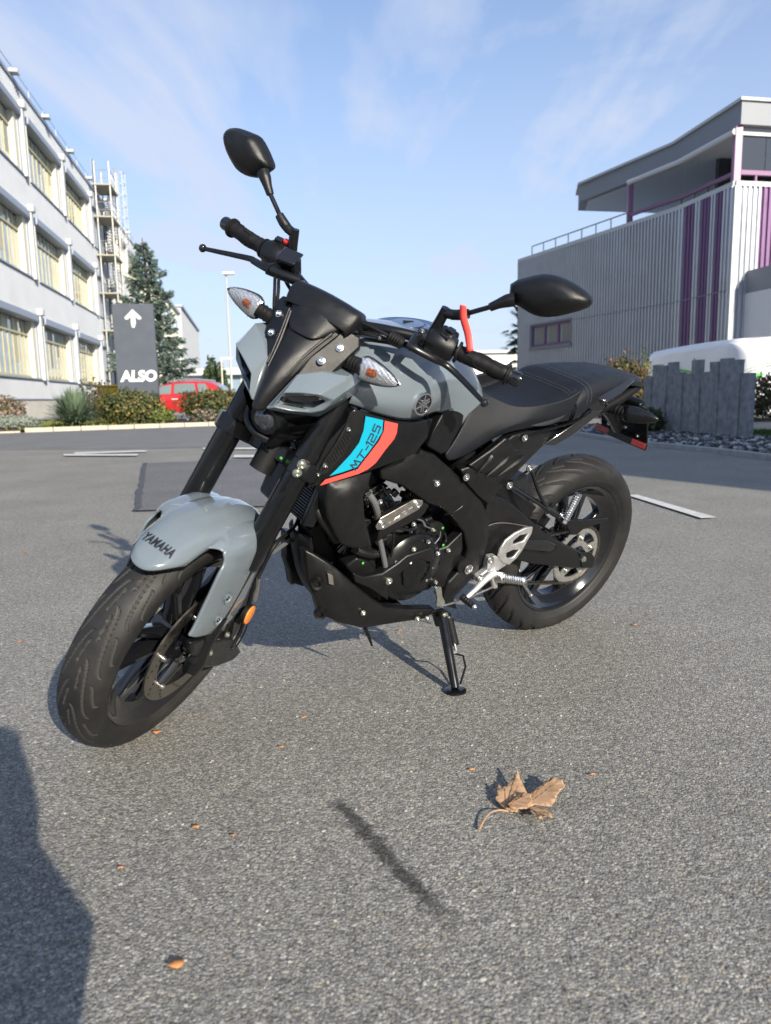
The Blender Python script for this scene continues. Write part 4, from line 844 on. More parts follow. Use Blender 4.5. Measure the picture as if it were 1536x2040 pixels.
lobe0 = [(.2225,1.3089),(.2408,1.3256),(.2602,1.3464),(.2706,1.3388),(.2696,1.3141),(.258,1.2939),(.2372,1.2947),(.2284,1.2984)]
T = thing('maple_leaf', 'large curled dry brown maple leaf lying on the asphalt', 'leaf', (*lobe1[0], 0))
for i, (lb_, curl, zc) in enumerate(((lobe1, .018, 0), (lobe2, .016, 2), (lobe3, .009, 0), (lobe0, .005, 0))):
    v0_ = [Vector((x, y)) for x, y in lb_]; verts = []
    for a in range(len(v0_)):
        for b in range(4):
            p = v0_[a].lerp(v0_[(a+1) % len(v0_)], b/4); verts.append(p if b == 0 else p+Vector((random.uniform(-1, 1), random.uniform(-1, 1)))*.0012)
    lb_ = [tuple(v) for v in verts]
    x0, x1 = min(v.x for v in verts), max(v.x for v in verts); y0, y1 = min(v.y for v in verts), max(v.y for v in verts); ins = []
    n_ = 9
    for a in range(n_):
        for b in range(n_):
            p = Vector((x0+(x1-x0)*(a+.5)/n_, y0+(y1-y0)*(b+.5)/n_))
            if inpoly(p.x, p.y, lb_): ins.append(p)
    r_ = delaunay_2d_cdt(verts+ins, [], [list(range(len(verts)))], 1, 1e-6)
    q = MB(); base = Vector(lb_[0]); far = max((Vector(v)-base).length for v in r_[0])
    q.add([(v.x, v.y, .010+.003*i+curl*(((v-base).length/far)**1.6)+.0035*sin((v.x*37+v.y*61)*6)*((v-base).length/far)) for v in r_[0]], [tuple(f) for f in r_[2]])
    obj('lobe', q, LFM, T, thick=.0008, ang=80)
    for tp_ in sorted(verts, key=lambda v: -(v-base).length)[::9][:4]:
        vq = MB(); vq.tube([(base.x+(tp_.x-base.x)*t, base.y+(tp_.y-base.y)*t, .0112+.003*i+curl*((((tp_-base).length*t)/far)**1.6)) for t in (.02, .25, .5, .75, .92)], [.0010, .0008, .0006, .0005, .0003], 5); obj('vein', vq, LVM, T)
sk_ = [(.2219,1.3055),(.2052,1.3026),(.1876,1.2931),(.174,1.277),(.1606,1.2532)]; q = MB(); q.tube([(x, y, .008+.006*sin(i*.9)) for i, (x, y) in enumerate(sk_)], [.0018, .0016, .0014, .0014, .0026], 6); obj('stalk', q, LFM, T)
ALL = [(-.2496,1.597),(-.5647,1.6855),(-.3091,.9386),(-.3669,1.2813),(-.2167,1.7537),(.8453,2.4439),(-1.9304,3.8688),(.0415,2.4354),(-1.2377,2.3993),(-.0485,2.3667),(-.4678,1.1637),(-.2921,1.2515),(.4223,1.447),(.1731,1.4761)]
LD = ['small curled leaf scrap midway below the belly pan', 'orange brown leaf scrap just right of the front tyre foot', 'folded brown leaf scrap near the bottom edge of the lot', 'tiny brown leaf scrap left of the oil streak', 'thin leaf scrap below the belly pan', 'pale leaf crumb right of the rear tyre', 'brown leaf scrap at the far left of the lot', 'orange leaf scrap beside the belly pan shadow', 'leaf scrap left of the front tyre', 'leaf scrap below the lowest point of the belly pan', 'yellow leaf crumb in front of the photographer shadow', 'brown leaf crumb halfway to the oil streak', 'leaf crumb above the maple leaf to the right', 'leaf crumb above the maple leaf to the left']
rng = random.Random(17)
for i, (x_, y_) in enumerate(ALL):
    s_ = (.006, .008, .009, .007, .006, .007, .012, .007, .008, .006, .005, .005, .005, .005)[i]; pts = []; a0 = rng.random()*6
    for k in range(9): a_ = a0+k*.698; r_ = s_*rng.uniform(.6, 1.2); pts.append((x_+cos(a_)*r_*1.4, y_+sin(a_)*r_*.9, .004+s_*.5*rng.random()))
    q = MB(); q.add([(x_, y_, .006)]+pts, [(0, k+1, (k+1) % 9+1) for k in range(9)]); tag(obj('leaf_scrap', q, LF2, thick=.0006, ang=80), LD[i], 'leaf')
from math import degrees as degrees_

# ------------------------------------------------------------------ motorcycle: x forward, y to its left, z up, origin at the rear tyre contact
_bx, _by, _bz = [Vector(r) for r in ((-.8173,-.5763,.0013),(.549,-.7794,-.3019),(.175,-.246,.9533))]
BM = Matrix((_bx, _by, _bz)).transposed().to_4x4(); BM.translation = Vector((.5187,2.5042,-.0027))
bike = thing('motorcycle', 'grey and black naked motorcycle leaning on its side stand on the asphalt', 'motorcycle', mw=BM)
WB = 1.3355; STEER = 0.57727; RAKE = radians(26); FZ = .296
SAX = Vector((-sin(RAKE), 0, cos(RAKE))); SO = Vector((WB+.095, 0, 0)); SM = Matrix.Rotation(STEER, 3, SAX)
XF['F'] = lambda v: SO+SM @ (v-SO)          # parts that turn with the handlebar
def mir(mb): q = MB(); q.v = [Vector((v.x, -v.y, v.z)) for v in mb.v]; q.f = list(mb.f); return q
def both(name, mb, m, parent=bike, **k):
    a = obj(name, mb, m, parent, **k); b = obj(name, mir(mb), m, parent, **k); return a, b
def cdt(out, f, step=.02, off=0, dome=0):
    vs = [Vector(p) for p in out]; x0, x1 = min(v.x for v in vs), max(v.x for v in vs); y0, y1 = min(v.y for v in vs), max(v.y for v in vs); ins = []
    nx, ny = max(1, int((x1-x0)/step)), max(1, int((y1-y0)/step)); n = len(vs)
    def dist(p):
        d = 9
        for i in range(n):
            a, b = vs[i], vs[(i+1) % n]; ab = b-a; t = max(0, min(1, (p-a).dot(ab)/max(1e-12, ab.length_squared))); d = min(d, (p-a-ab*t).length)
        return d
    for i in range(nx):
        for j in range(ny):
            p = Vector((x0+(x1-x0)*(i+.5)/nx, y0+(y1-y0)*(j+.5)/ny))
            if inpoly(p.x, p.y, [tuple(v) for v in vs]) and dist(p) > step*.35: ins.append(p)
    r = delaunay_2d_cdt(vs+ins, [], [list(range(n))], 1, 1e-7)
    P = []
    for v in r[0]:
        dd = min(1, dist(v)/.03) if dome else 0
        P.append(Vector((v.x, f(v.x, v.y)+off+dome*sin(dd*pi/2), v.y)))
    return P, [tuple(q) for q in r[2]], n
def plate(out, f, thick=.02, off=0, dome=0, step=.02):
    P, F_, n = cdt(out, f, step, off, dome); mb = MB(); k = len(P)
    # rim loop: the outline vertices are the first n of the triangulation
    mb.v = P+[Vector((p.x, p.y-thick, p.z)) for p in P[:n]]; mb.f = list(F_)+[(i, (i+1) % n, k+(i+1) % n, k+i) for i in range(n)]+[tuple(k+i for i in range(n))]
    return mb
def decal(out, f, off=.0012): P, F_, n = cdt(out, f, .012, off); mb = MB(); mb.v = P; mb.f = F_; return mb
def smooth_poly(pts, sub=3, keep=()):
    pts = [Vector(p) for p in pts]; n = len(pts); o = []
    for i in range(n):
        for j in range(sub): o.append(crp(pts[i-1], pts[i], pts[(i+1) % n], pts[(i+2) % n], j/sub))
    return [tuple(p) for p in o]
sf = dict(shroud=lambda x, z: .175-.75*(x-.85)**2, frame=lambda x, z: .125, cover=lambda x, z: .135-.25*max(0, .45-x)-.10*max(0, x-.6),
          rad=lambda x, z: .165-.25*max(0, x-1.0)-.55*max(0, z-.675), engine=lambda x, z: .125, belly=lambda x, z: .115-.55*max(0, x-.93), swing=lambda x, z: .105)
def const(y): return lambda x, z: y
def screw(p, d=(0, 1, 0), r=.008, m='steel', parent=bike, frame=None, name='screw'):
    mb = MB(); mb.lathe(p, d, [(-.002, r*1.25), (.0015, r*1.25), (.0018, r), (.005, r*.95), (.0062, r*.75), (.0064, r*.45), (.0035, r*.42), (.0035, 0)], 14); return obj(name, mb, M[m], parent, frame=frame)
def bolts(l, y, **k):
    for x, z in l: screw((x, y, z), **k)

# ---- wheels
def tyre(cx, cz, R, hw, rimr, n=1500, grooves=None):
    prof = []; KC, KS = 74, 14; arc = []
    vals = [-1+.34*i/KS for i in range(KS)]+[-.66+1.32*i/KC for i in range(KC+1)]+[.66+.34*(i+1)/KS for i in range(KS)]
    for a in vals:
        aa = abs(a)
        if aa < .62: t = aa/.62; y = hw*sin(t*1.42)/sin(1.42)*.98; r = R-(1-cos(t*1.42))*hw*.62
        else:
            t = (aa-.62)/.38; rs = R-(1-cos(1.42))*hw*.62; y = hw*(.98+.05*sin(t*pi)-.26*t*t); r = rs+(rimr-rs)*t
            if .55 < t < .60 or .86 < t < .90: y += .0012     # moulded rings of the sidewall
        prof.append((r, y*(1 if a > 0 else -1), aa))
    mb = MB(); L = len(prof); vs = []; gv = []
    for i in range(n):
        th = 2*pi*i/n; c, s = cos(th), sin(th)
        for (r, y, aa) in prof:
            g = grooves(th, y/hw) if aa < .665 else 0; gv.append(g); d = g*.0045
            vs.append(Vector((cx+c*(r-d), y, cz+s*(r-d))))
    mb.v = vs; mb.f = [(i*L+j, i*L+j+1, ((i+1) % n)*L+j+1, ((i+1) % n)*L+j) for i in range(n) for j in range(L-1)]
    mb.inside = [(gv[i*L+j]+gv[i*L+j+1]+gv[((i+1) % n)*L+j+1]+gv[((i+1) % n)*L+j]) > 1.6 for i in range(n) for j in range(L-1)]; return mb
def groove_fn(N_, specs, Rm, hw, w0, sign):
    pre = [(a0, amp, v0, v1, 2*pi/N_*Rm/(hw*1.15*(v1-v0))*amp) for a0, amp, v0, v1 in specs]; sp_ = 2*pi/N_*Rm; q_ = N_/(2*pi)
    def f(th, u):
        v = abs(u); g = 0; off = 0 if u > 0 else .5
        for a0, amp, v0, v1, sl in pre:
            if v0 < v < v1:
                t = (v-v0)/(v1-v0)
                if sign < 0: c = a0+off-amp*(t-.13*sin(t*2*pi)); k = sl*(1-.82*cos(t*2*pi))
                else: c = a0+off+amp*t**1.5; k = sl*1.5*t**.5
                d = (th*q_-c) % 1.0; d = min(d, 1-d)*sp_
                w = w0*min(1, 5*t+.25)*min(1, 5*(1-t)+.25); wk = w*sqrt(1+k*k)
                if d < wk: g = max(g, 1-(d/wk)**4)
        return g
    return f
gr_front = groove_fn(16, ((0, 1.25, .12, .86), (.55, .50, .66, .985), (.80, .40, .05, .22)), .29, .0525, .0026, -1)
gr_rear = groove_fn(24, ((0, 1.5, .06, .99), (.5, .80, .42, .98), (.25, .5, .08, .34)), .31, .068, .0034, 1)
def wheel(name, cx, cz, R, hw, rimr, rw, gf, frame=None):
    o = (cx, 0, cz); tm_ = tyre(cx, cz, R, hw, rimr+.004, 1500, gf); ty = obj('tyre', tm_, M['rubber'], bike, frame=frame, ang=60); ty.data.materials.append(M['groove_pale' if frame else 'groove_dark']); ty.data.polygons.foreach_set('material_index', [int(b) for b in tm_.inside])
    mb = MB(); mb.lathe(o, (0, 1, 0), [(-rw, rimr+.007), (-rw-.002, rimr+.004), (-rw+.001, rimr-.004), (-rw+.008, rimr-.010), (-.020, rimr-.030), (-.016, rimr-.040), (.016, rimr-.040), (.020, rimr-.030), (rw-.008, rimr-.010), (rw-.001, rimr-.004), (rw+.002, rimr+.004), (rw, rimr+.007), (rw-.01, rimr-.002), (.022, rimr-.018), (-.022, rimr-.018), (-rw+.01, rimr-.002)], 96, closed=True)
    rim = obj('rim', mb, M['gloss'], bike, frame=frame, ang=50)
    for k in range(10):
        b_ = 2*pi*(k//2)/5+(.235 if k % 2 else -.235)+.35; a0 = 2*pi*(k//2)/5+(.33 if k % 2 else -.33)*1.0+.35
        p0 = Vector((cx+.040*cos(a0), .030, cz+.040*sin(a0))); p1 = Vector((cx+(rimr-.032)*cos(b_), .0, cz+(rimr-.032)*sin(b_)))
        rr = []; d = (p1-p0).normalized(); tdir = Vector((0, 1, 0)); sd = d.cross(tdir).normalized()
        for t in (0, .3, .7, 1.0):
            c_ = p0.lerp(p1, t); w_ = .013-.004*t+.006*max(0, t-.8)*5; h_ = .026-.010*t
            c_.y = .0+.006*(1-t); rr.append([c_+sd*w_+tdir*h_*.6, c_+sd*w_*.4+tdir*h_, c_-sd*w_*.4+tdir*h_, c_-sd*w_+tdir*h_*.6, c_-sd*w_-tdir*h_*.6, c_-sd*w_*.4-tdir*h_, c_+sd*w_*.4-tdir*h_, c_+sd*w_-tdir*h_*.6])
        q = MB(); q.grid(rr, closed=True); obj('spoke', q, M['gloss'], rim, frame=frame, ang=40)
    q = MB(); q.lathe(o, (0, 1, 0), [(-.055, 0), (-.055, .028), (-.04, .036), (-.03, .052), (.03, .052), (.04, .036), (.055, .028), (.055, 0)], 32); obj('hub', q, M['gloss'], rim, frame=frame)
    return ty, rim
wheel('front', WB, FZ, .296, .0525, .2215, .040, gr_front, 'F')
wheel('rear', 0, .314, .314, .068, .2235, .052, gr_rear)
def ringdisc(o, y, r0, r1, th, n=72, scallop=0, k=0):
    mb = MB(); vs = []
    for yy in (y-th/2, y+th/2):
        for i in range(n):
            a = 2*pi*i/n
            for r in (r0, r1*(1+scallop*cos(k*a))): vs.append((o[0]+r*cos(a), yy, o[1]+r*sin(a)))
    fs = []
    for s_ in (0, 1):
        b = s_*2*n
        for i in range(n): j = (i+1) % n; fs.append((b+2*i, b+2*i+1, b+2*j+1, b+2*j))
    for i in range(n):
        j = (i+1) % n; fs.append((2*i+1, 2*j+1, 2*n+2*j+1, 2*n+2*i+1)); fs.append((2*i, 2*n+2*i, 2*n+2*j, 2*j))
    return mb.add(vs, fs)
# front brake disc with its holes, spider and bolts (left side)
dsk = obj('brake_disc', ringdisc((WB, FZ), .061, .108, .146, .0045, 96), M['discm'], bike, frame='F')
q = MB()
for k in range(12):
    for r_, da in ((.139, 0), (.130, .09), (.120, .17), (.113, .26)):
        a = 2*pi*k/12+da; q.lathe((WB+r_*cos(a), .0634, FZ+r_*sin(a)), (0, 1, 0), [(0, .0030), (.0003, .0030), (.0003, 0)], 8)
hl_ = obj('cooling_hole', q, M['dull'], dsk, frame='F'); hl_['kind'] = 'stuff'
for k in range(6):
    a = 2*pi*k/6+.2; q = MB(); c0 = Vector((WB+.045*cos(a), .060, FZ+.045*sin(a))); c1 = Vector((WB+.113*cos(a+.12), .060, FZ+.113*sin(a+.12))); q.tube([c0, c1], [.014, .010], 8, smooth=False, flat=.5); obj('disc_arm', q, M['gloss'], dsk, frame='F')
    screw((WB+.108*cos(a+.12), .066, FZ+.108*sin(a+.12)), parent=dsk, frame='F', m='steel', r=.0062, name='disc_bolt')
q = MB(); q.lathe((WB, .05, FZ), (0, 1, 0), [(0, .052), (.012, .050), (.016, .035), (.016, 0)], 32); obj('wheel_boss', q, M['gloss'], bike, frame='F')
for k in range(5): a = k*1.2566+.5; screw((WB+.030*cos(a), .066, FZ+.030*sin(a)), frame='F', r=.0055, m='steel')
q = MB(); q.cyl((WB, -.125, FZ), (WB, .105, FZ), .010, 12); obj('axle', q, M['steel'], bike, frame='F')

# ---- fork: legs, stanchions, feet, clamps
FP = Vector((WB+.030, 0, FZ))
def fk(u, y, dx=0): return FP+SAX*u+Vector((dx*cos(RAKE), y, dx*sin(RAKE)))
for s in (1, -1):
    q = MB(); q.tube([fk(.245, s*.095), fk(.25, s*.095), fk(.75, s*.095)], [.024, .0285, .0285], 28, smooth=False); obj('fork_leg', q, M['satin'], bike, frame='F', ang=50)
    q = MB(); q.cyl(fk(.0, s*.095), fk(.25, s*.095), .0205, 20); obj('stanchion', q, M['satin'], bike, frame='F')
    q = MB(); q.tube([fk(-.030, s*.098, -.016), fk(.0, s*.098, -.010), fk(.05, s*.096, 0), (fk(.12, s*.095, 0))], [.018, .024, .023, .023], 14); obj('fork_foot', q, M['satin'], bike, frame='F')
    q = MB(); q.lathe(fk(.752, s*.095), SAX, [(-.004, .025), (.004, .024), (.006, .012), (.012, .011), (.012, 0)], 20); obj('fork_cap', q, M['steel'], bike, frame='F')
def clampblk(u, h, dx0, dx1):
    q = MB(); pts = []
    for (dx, y) in ((dx1*-.6, .045), (dx1, .08), (dx1*.9, .118), (dx1*.2, .135), (-dx1*.4, .138), (dx0, .09), (dx0-.03, .03), (dx0-.03, -.03), (dx0, -.09), (-dx1*.4, -.138), (dx1*.2, -.135), (dx1*.9, -.118), (dx1, -.08), (dx1*-.6, -.045)): pts.append(fk(u, y, dx))
    q.prism(pts, SAX*h); return q
obj('triple_clamp', clampblk(.478, .040, -.06, .030), M['satin'], bike, frame='F', bevel=.005)
obj('triple_clamp', clampblk(.690, .030, -.06, .035), M['satin'], bike, frame='F', bevel=.005)
for p_ in [(1.2385,.13,.81),(1.2424,.128,.7904)]: screw(Vector(p_)+Vector((.004, .008, 0)), (.7, .7, 0), r=.008, frame='F', m='zinc')
q = MB(); q.tube([(1.2408,.13,.8108),(1.2358,.135,.8157),(1.2122,.135,.8036),(1.2045,.132,.7902)], .004, 8); obj('cable_clip', q, M['steel'], bike, frame='F')
q = MB(); q.cyl(fk(.44, 0, -.035), fk(.73, 0, -.035), .028, 20); obj('steering_stem', q, M['dull'], bike, frame='F')

# ---- front fender
def fen(ph, y, r): return Vector((WB+r*cos(ph), y, FZ+r*sin(ph)))
rows_ = []
for i in range(31):
    t = i/30; row = []
    for j in range(-8, 9):
        v = j/8; p0_ = 59.5+11.5*abs(v)**2.4; ph = radians(p0_+(152-p0_)*t); nose = min(1, t/.22)
        y = (.060+.007*nose)*v*(1-.12*max(0, t-.5)); r_ = .3395-.024*abs(v)**3.2+(.003 if abs(v) < .3 and t > .3 else 0)-.004*(1-nose)
        row.append(fen(ph, y, r_))
    rows_.append(row)
q = MB(); q.grid(rows_); obj('front_fender', q, M['grey'], bike, frame='F', thick=.0035, ang=70)
q = MB(); q.grid([[p+(Vector((WB, p.y, FZ))-p).normalized()*.005 for p in r] for r in rows_]); lnr = obj('fender_liner', q, M['dull'], bike, frame='F', thick=.002, ang=60)
def skirt():
    rws = []
    pts_ = [[(0, .062, .3330), (1, .068, .330)], ]
    a = [fen(radians(v), .046, .3275) for v in (93, 101, 109, 118)]
    b = [fen(radians(90), .074, .3185), fen(radians(100), .080, .320), fen(radians(110), .086, .322), fen(radians(121), .092, .322)]
    c = [(1.3561,.088,.6022),(1.3231,.1,.5989),(1.2674,.106,.5815),(1.204,.108,.5594)]
    d = [(1.3598,.098,.5826),(1.3286,.107,.5721),(1.2726,.112,.5483),(1.2209,.112,.5325)]
    e = [(1.3785,.103,.5579),(1.3399,.112,.5396),(1.2875,.115,.5076),(1.2302,.112,.4773)]
    f = [(1.3992,.103,.4899),(1.3638,.112,.4745),(1.3056,.115,.4372),(1.242,.111,.4007)]
    g = [(1.414,.103,.4413),(1.3874,.111,.4296),(1.3355,.113,.3995),(1.2744,.109,.3637)]
    h = [(1.4246,.103,.4188),(1.4053,.108,.4048),(1.3708,.109,.3862),(1.3274,.108,.3634)]
    return [a, b, c, d, e, f, g, h]
gsk = cr_grid(skirt(), 5, 4); q = MB(); q.grid(gsk); both('fender_side', q, M['grey'], frame='F', thick=.006, ang=60)
# arch flank joining crown and side piece
ar = []
for ph, in [(radians(v),) for v in (86, 89, 93, 98, 104, 112, 122, 134, 146)]:
    k9 = min(1, max(0, (degrees_(ph)-88)/14)); ar.append([fen(ph, .058, .3215), fen(ph, .0635+.004*k9, .3155+.001*k9), fen(ph, .0645+.0105*k9, .3140-.0035*k9)])
q = MB(); q.grid(cr_grid(ar, 3, 3)); both('fender_flank', q, M['grey'], frame='F', thick=.0012, ang=60)
sk0 = skirt(); wb_ = [[fen(radians(82), .0625, .3165), fen(radians(86), .063, .3175), fen(radians(90), .060, .3215), fen(radians(93), .046, .3275)], [(fen(radians(84), .064, .3160)+Vector(sk0[2][0]))/2, (fen(radians(88), .064, .317)+Vector(sk0[1][0]))/2+Vector((0, .003, .001)), (fen(radians(91), .060, .321)+Vector(sk0[1][0]))/2, Vector(sk0[0][0])], [Vector(sk0[2][0])+Vector((0, -.001, 0)), (Vector(sk0[2][0])+Vector(sk0[1][0]))/2+Vector((0, .002, .001)), Vector(sk0[1][0]), Vector(sk0[0][0])]]
q = MB(); q.grid(cr_grid(wb_, 3, 3)); both('fender_web', q, M['grey'], frame='F', thick=.0012, ang=70)
for p_ in [(1.3323,.1165,.4804),(1.3448,.1165,.4237)]:
    p_ = Vector(p_); q = MB(); q.lathe(p_+Vector((0, -.001, 0)), (0, 1, 0), [(.0022, .0135), (.0028, .0125), (.0012, .0115), (-.004, .0095), (-.004, 0)], 24); r_ = obj('screw_recess', q, M['grey'], bike, frame='F', ang=25)
    screw(p_+Vector((0.003, -.003, .002)), r=.0045, parent=r_, frame='F', m='satin')
    p2 = Vector((p_.x, -p_.y, p_.z)); 
# lettering on the fender nose
q = text_mb('YAMAHA', .0270, 0, .0010, .06, lambda v: fen(radians(69.5)+v.y/.338, v.x*.64, .3412-.024*abs(v.x*.64/.066)**3.2), 1.08)
obj('lettering', q, M['ink'], bike, frame='F', flatshade=True)

# caliper, reflector, hose at the foot of the left leg
ca = [(1.3843,.085,.3597),(1.3251,.085,.3343),(1.2225,.085,.2735),(1.1475,.085,.1706),(1.1819,.085,.1621),(1.2574,.085,.1967),(1.3174,.085,.2386),(1.3612,.085,.2949)]
q = MB(); q.prism([Vector(p)+Vector((0, .020, 0)) for p in ca], (0, -.05, 0)); cal = obj('brake_caliper', q, M['satin'], bike, frame='F', bevel=.006)
q = MB(); ci = [(1.4176,.11,.3952),(1.3694,.11,.3782),(1.3282,.11,.317),(1.3487,.11,.2992),(1.3959,.11,.3406)]; q.prism(ci, (0, -.02, 0)); obj('piston_housing', q, M['satin'], cal, frame='F', bevel=.005)
for p_ in [(1.3271,.11,.303),(1.2516,.1,.3018)]: screw(p_, r=.006, frame='F', parent=cal, m='zinc')
rf_ = [(1.2209,.125,.3653)][0]; rdir = Vector((-.12, .98, .05)).normalized()
q = MB(); q.lathe(rf_, rdir, [(-.012, .0), (-.012, .0245), (-.003, .026), (.0, .0245)], 32); rb_ = obj('side_reflector', q, M['dull'], bike, frame='F'); q = MB(); q.lathe(Vector(rf_), rdir, [(-.001, .0238), (.0025, .0228), (.004, .018), (.0045, 0)], 32); obj('reflector_lens', q, M['orange'], rb_, frame='F')
q = MB(); q.prism([(1.2218,.095,.3216),(1.187,.095,.3546),(1.1643,.095,.3285),(1.1944,.095,.2915)], (0, -.012, 0)); obj('reflector_bracket', q, M['dull'], bike, frame='F')
q = MB(); q.tube([(1.228,.1,.2261),(1.2038,.11,.2344),(1.1946,.115,.2776),(1.1873,.112,.2998),(1.1779,.1,.3358)], .0022, 8); obj('sensor_cable', q, M['dull'], bike, frame='F')
q = MB(); q.tube([(1.2126,.1,.2114),(1.1859,.1,.2636),(1.1845,.098,.3385),(1.1856,.096,.4118),(1.1686,.095,.4651),(1.1452,.095,.5226),(1.0716,.085,.5186),(1.0074,.07,.5103),(.9788,.05,.5487),(.9936,.03,.5815)], .0048, 10); obj('brake_hose', q, M['dull'], bike, frame='F')
q = MB(); q.tube([(1.1172,.085,.4782),(1.03,.075,.4627),(.9723,.068,.4564),(.967,.06,.5016),(.9735,.05,.5385)], .0055, 10); obj('brake_hose', q, M['hose'], bike, frame='F')
q = MB(); q.tube([(1.1855,.1,.4465),(1.1711,.1,.398),(1.1635,.1,.3604)], .006, 8); obj('hose_clip', q, M['steel'], bike, frame='F')

# ---- headlight unit, turns with the fork
outer = [(1.182,.037,.9504),(1.158,.0747,.9694),(1.123,.1219,.9761),(1.104,.1325,.9587),(1.092,.133,.9358),(1.125,.1225,.9108),(1.155,.099,.8757),(1.2,.0444,.8675),(1.232,.016,.8713)]
mid = [(1.222,.0422,.9201),(1.212,.0729,.9342),(1.198,.1048,.9434),(1.172,.1248,.935),(1.172,.1204,.9197),(1.176,.1133,.9051),(1.18,.0944,.891),(1.206,.0609,.8843),(1.226,.0321,.8832)]
slot = [(1.206,.026,.897),(1.2,.0587,.9155),(1.188,.0974,.9323),(1.174,.1112,.9246),(1.176,.1017,.9128),(1.178,.0921,.901),(1.184,.0761,.8926),(1.196,.0528,.8878),(1.206,.0325,.8852)]
q = MB(); o_, m2, s2 = [[Vector(p) for p in l] for l in (outer, mid, slot)]
back = [Vector((p.x-.055, p.y*.93, p.z)) for p in o_]; deep = [p-Vector((.018, 0, 0)) for p in s2]
q.grid([back, o_, m2, s2, deep], closed=True)
q.f.append(tuple(4*9+i for i in range(9))); q.f.append(tuple(range(9)))
both('headlight_cowl', q, M['grey'], frame='F', bevel=.0028, seg=3, ang=28)
q = MB(); q.prism([p-Vector((.010, 0, 0)) for p in s2], (-.004, 0, 0)); both('position_light', q, M['lensdark'], frame='F')
q = MB(); q.grid([[p+Vector((.0008, 0, 0)) for p in s2], [p-Vector((.0095, 0, 0)) for p in s2]], closed=True); both('light_surround', q, M['dull'], frame='F')
# centre mask: rows from the lower tip up to the instrument hood
def sym(row): # row of (x,y,z) from the centre outwards, mirrored to a full row
    return [Vector((x, -y, z)) for x, y, z in reversed(row[1:])]+[Vector(p) for p in row]
mk = [sym([(1.243, 0, .862), (1.239, .007, .863), (1.232, .0135, .866)]), sym([(1.232, 0, .895), (1.226, .012, .896), (1.210, .022, .902)]), sym([(1.212, 0, .932), (1.204, .018, .934), (1.181, .034, .946)]),
      sym([(1.190, 0, .962), (1.180, .022, .966), (1.152, .046, .980)]), sym([(1.166, 0, .990), (1.157, .028, .993), (1.125, .060, 1.006)]), sym([(1.140, 0, 1.018), (1.132, .034, 1.020), (1.102, .080, 1.024)]), sym([(1.120, 0, 1.040), (1.112, .040, 1.042), (1.085, .078, 1.044)]), sym([(1.104, 0, 1.062), (1.096, .045, 1.062), (1.070, .078, 1.062)])]
q = MB(); q.grid(cr_grid(mk, 4, 4)); obj('headlight_mask', q, M['matte'], bike, frame='F', thick=.006, ang=50)
# raised screw plates either side
wing = [(1.184, .036, .944), (1.150, .038, .984), (1.112, .058, 1.030), (1.094, .064, 1.052), (1.082, .098, 1.046), (1.088, .108, 1.028), (1.100, .101, 1.008), (1.136, .088, .964), (1.152, .073, .952)]
q = MB(); q.prism([Vector(p)+Vector((.004, .0, 0)) for p in wing], (-.018, -.004, -.012)); both('mask_side_plate', q, M['matte'], frame='F', bevel=.004, seg=3)
q = MB(); q.tube([(1.197, .0225, .940), (1.160, .033, .988), (1.118, .052, 1.036)], [.0018, .0030, .0036], 8); both('mask_rib', q, M['matte'], frame='F')
q = MB(); q.tube([(1.190, .0300, .944), (1.154, .042, .990), (1.112, .060, 1.036)], [.0014, .0022, .0026], 8); both('mask_rib', q, M['matte'], frame='F')
for x, y, z in ((1.117, .077, 1.017), (1.150, .063, .987)):
    for s in (1, -1): screw((x, y*s, z), (.78, .25*s, .57), r=.0064, frame='F')
# dark inset plate and instrument hood above the mask
ins = sym([(1.150, 0, 1.015), (1.146, .030, 1.018), (1.118, .050, 1.030)]), sym([(1.138, 0, 1.035), (1.130, .034, 1.038), (1.108, .060, 1.048)]), sym([(1.118, 0, 1.060), (1.112, .036, 1.062), (1.092, .062, 1.068)]), sym([(1.098, 0, 1.080), (1.094, .034, 1.081), (1.082, .058, 1.082)])
q = MB(); q.grid(cr_grid(list(ins), 4, 4)); obj('mask_inset', q, M['matte'], bike, frame='F', thick=.010, ang=50, bevel=.002)
def hoodrow(x, z, hw, t, lift=0): return [Vector((x, -hw, z-t)), Vector((x+.004, -hw, z)), Vector((x+.010, -hw*.75, z+.006+lift)), Vector((x+.014, 0, z+.010+lift)), Vector((x+.010, hw*.75, z+.006+lift)), Vector((x+.004, hw, z)), Vector((x, hw, z-t))]
hd = [hoodrow(1.106, 1.046, .074, .012), hoodrow(1.097, 1.062, .080, .020), hoodrow(1.080, 1.078, .083, .030, .002), hoodrow(1.058, 1.080, .080, .040, .002), hoodrow(1.020, 1.068, .070, .030, 0)]
q = MB(); q.grid(cr_grid(hd, 4, 3)); obj('instrument_hood', q, M['matte'], bike, frame='F', thick=.005, ang=50)
q = MB(); q.box((1.035, 0, 1.022), (.075, .135, .040), Matrix.Rotation(.28, 3, 'Y')); ins_ = obj('instrument_unit', q, M['satin'], bike, frame='F', bevel=.012, seg=3)
q = MB(); q.box((1.030, 0, 1.0445), (.060, .130, .003), Matrix.Rotation(.28, 3, 'Y')); obj('display', q, M['lensdark'], ins_, frame='F')
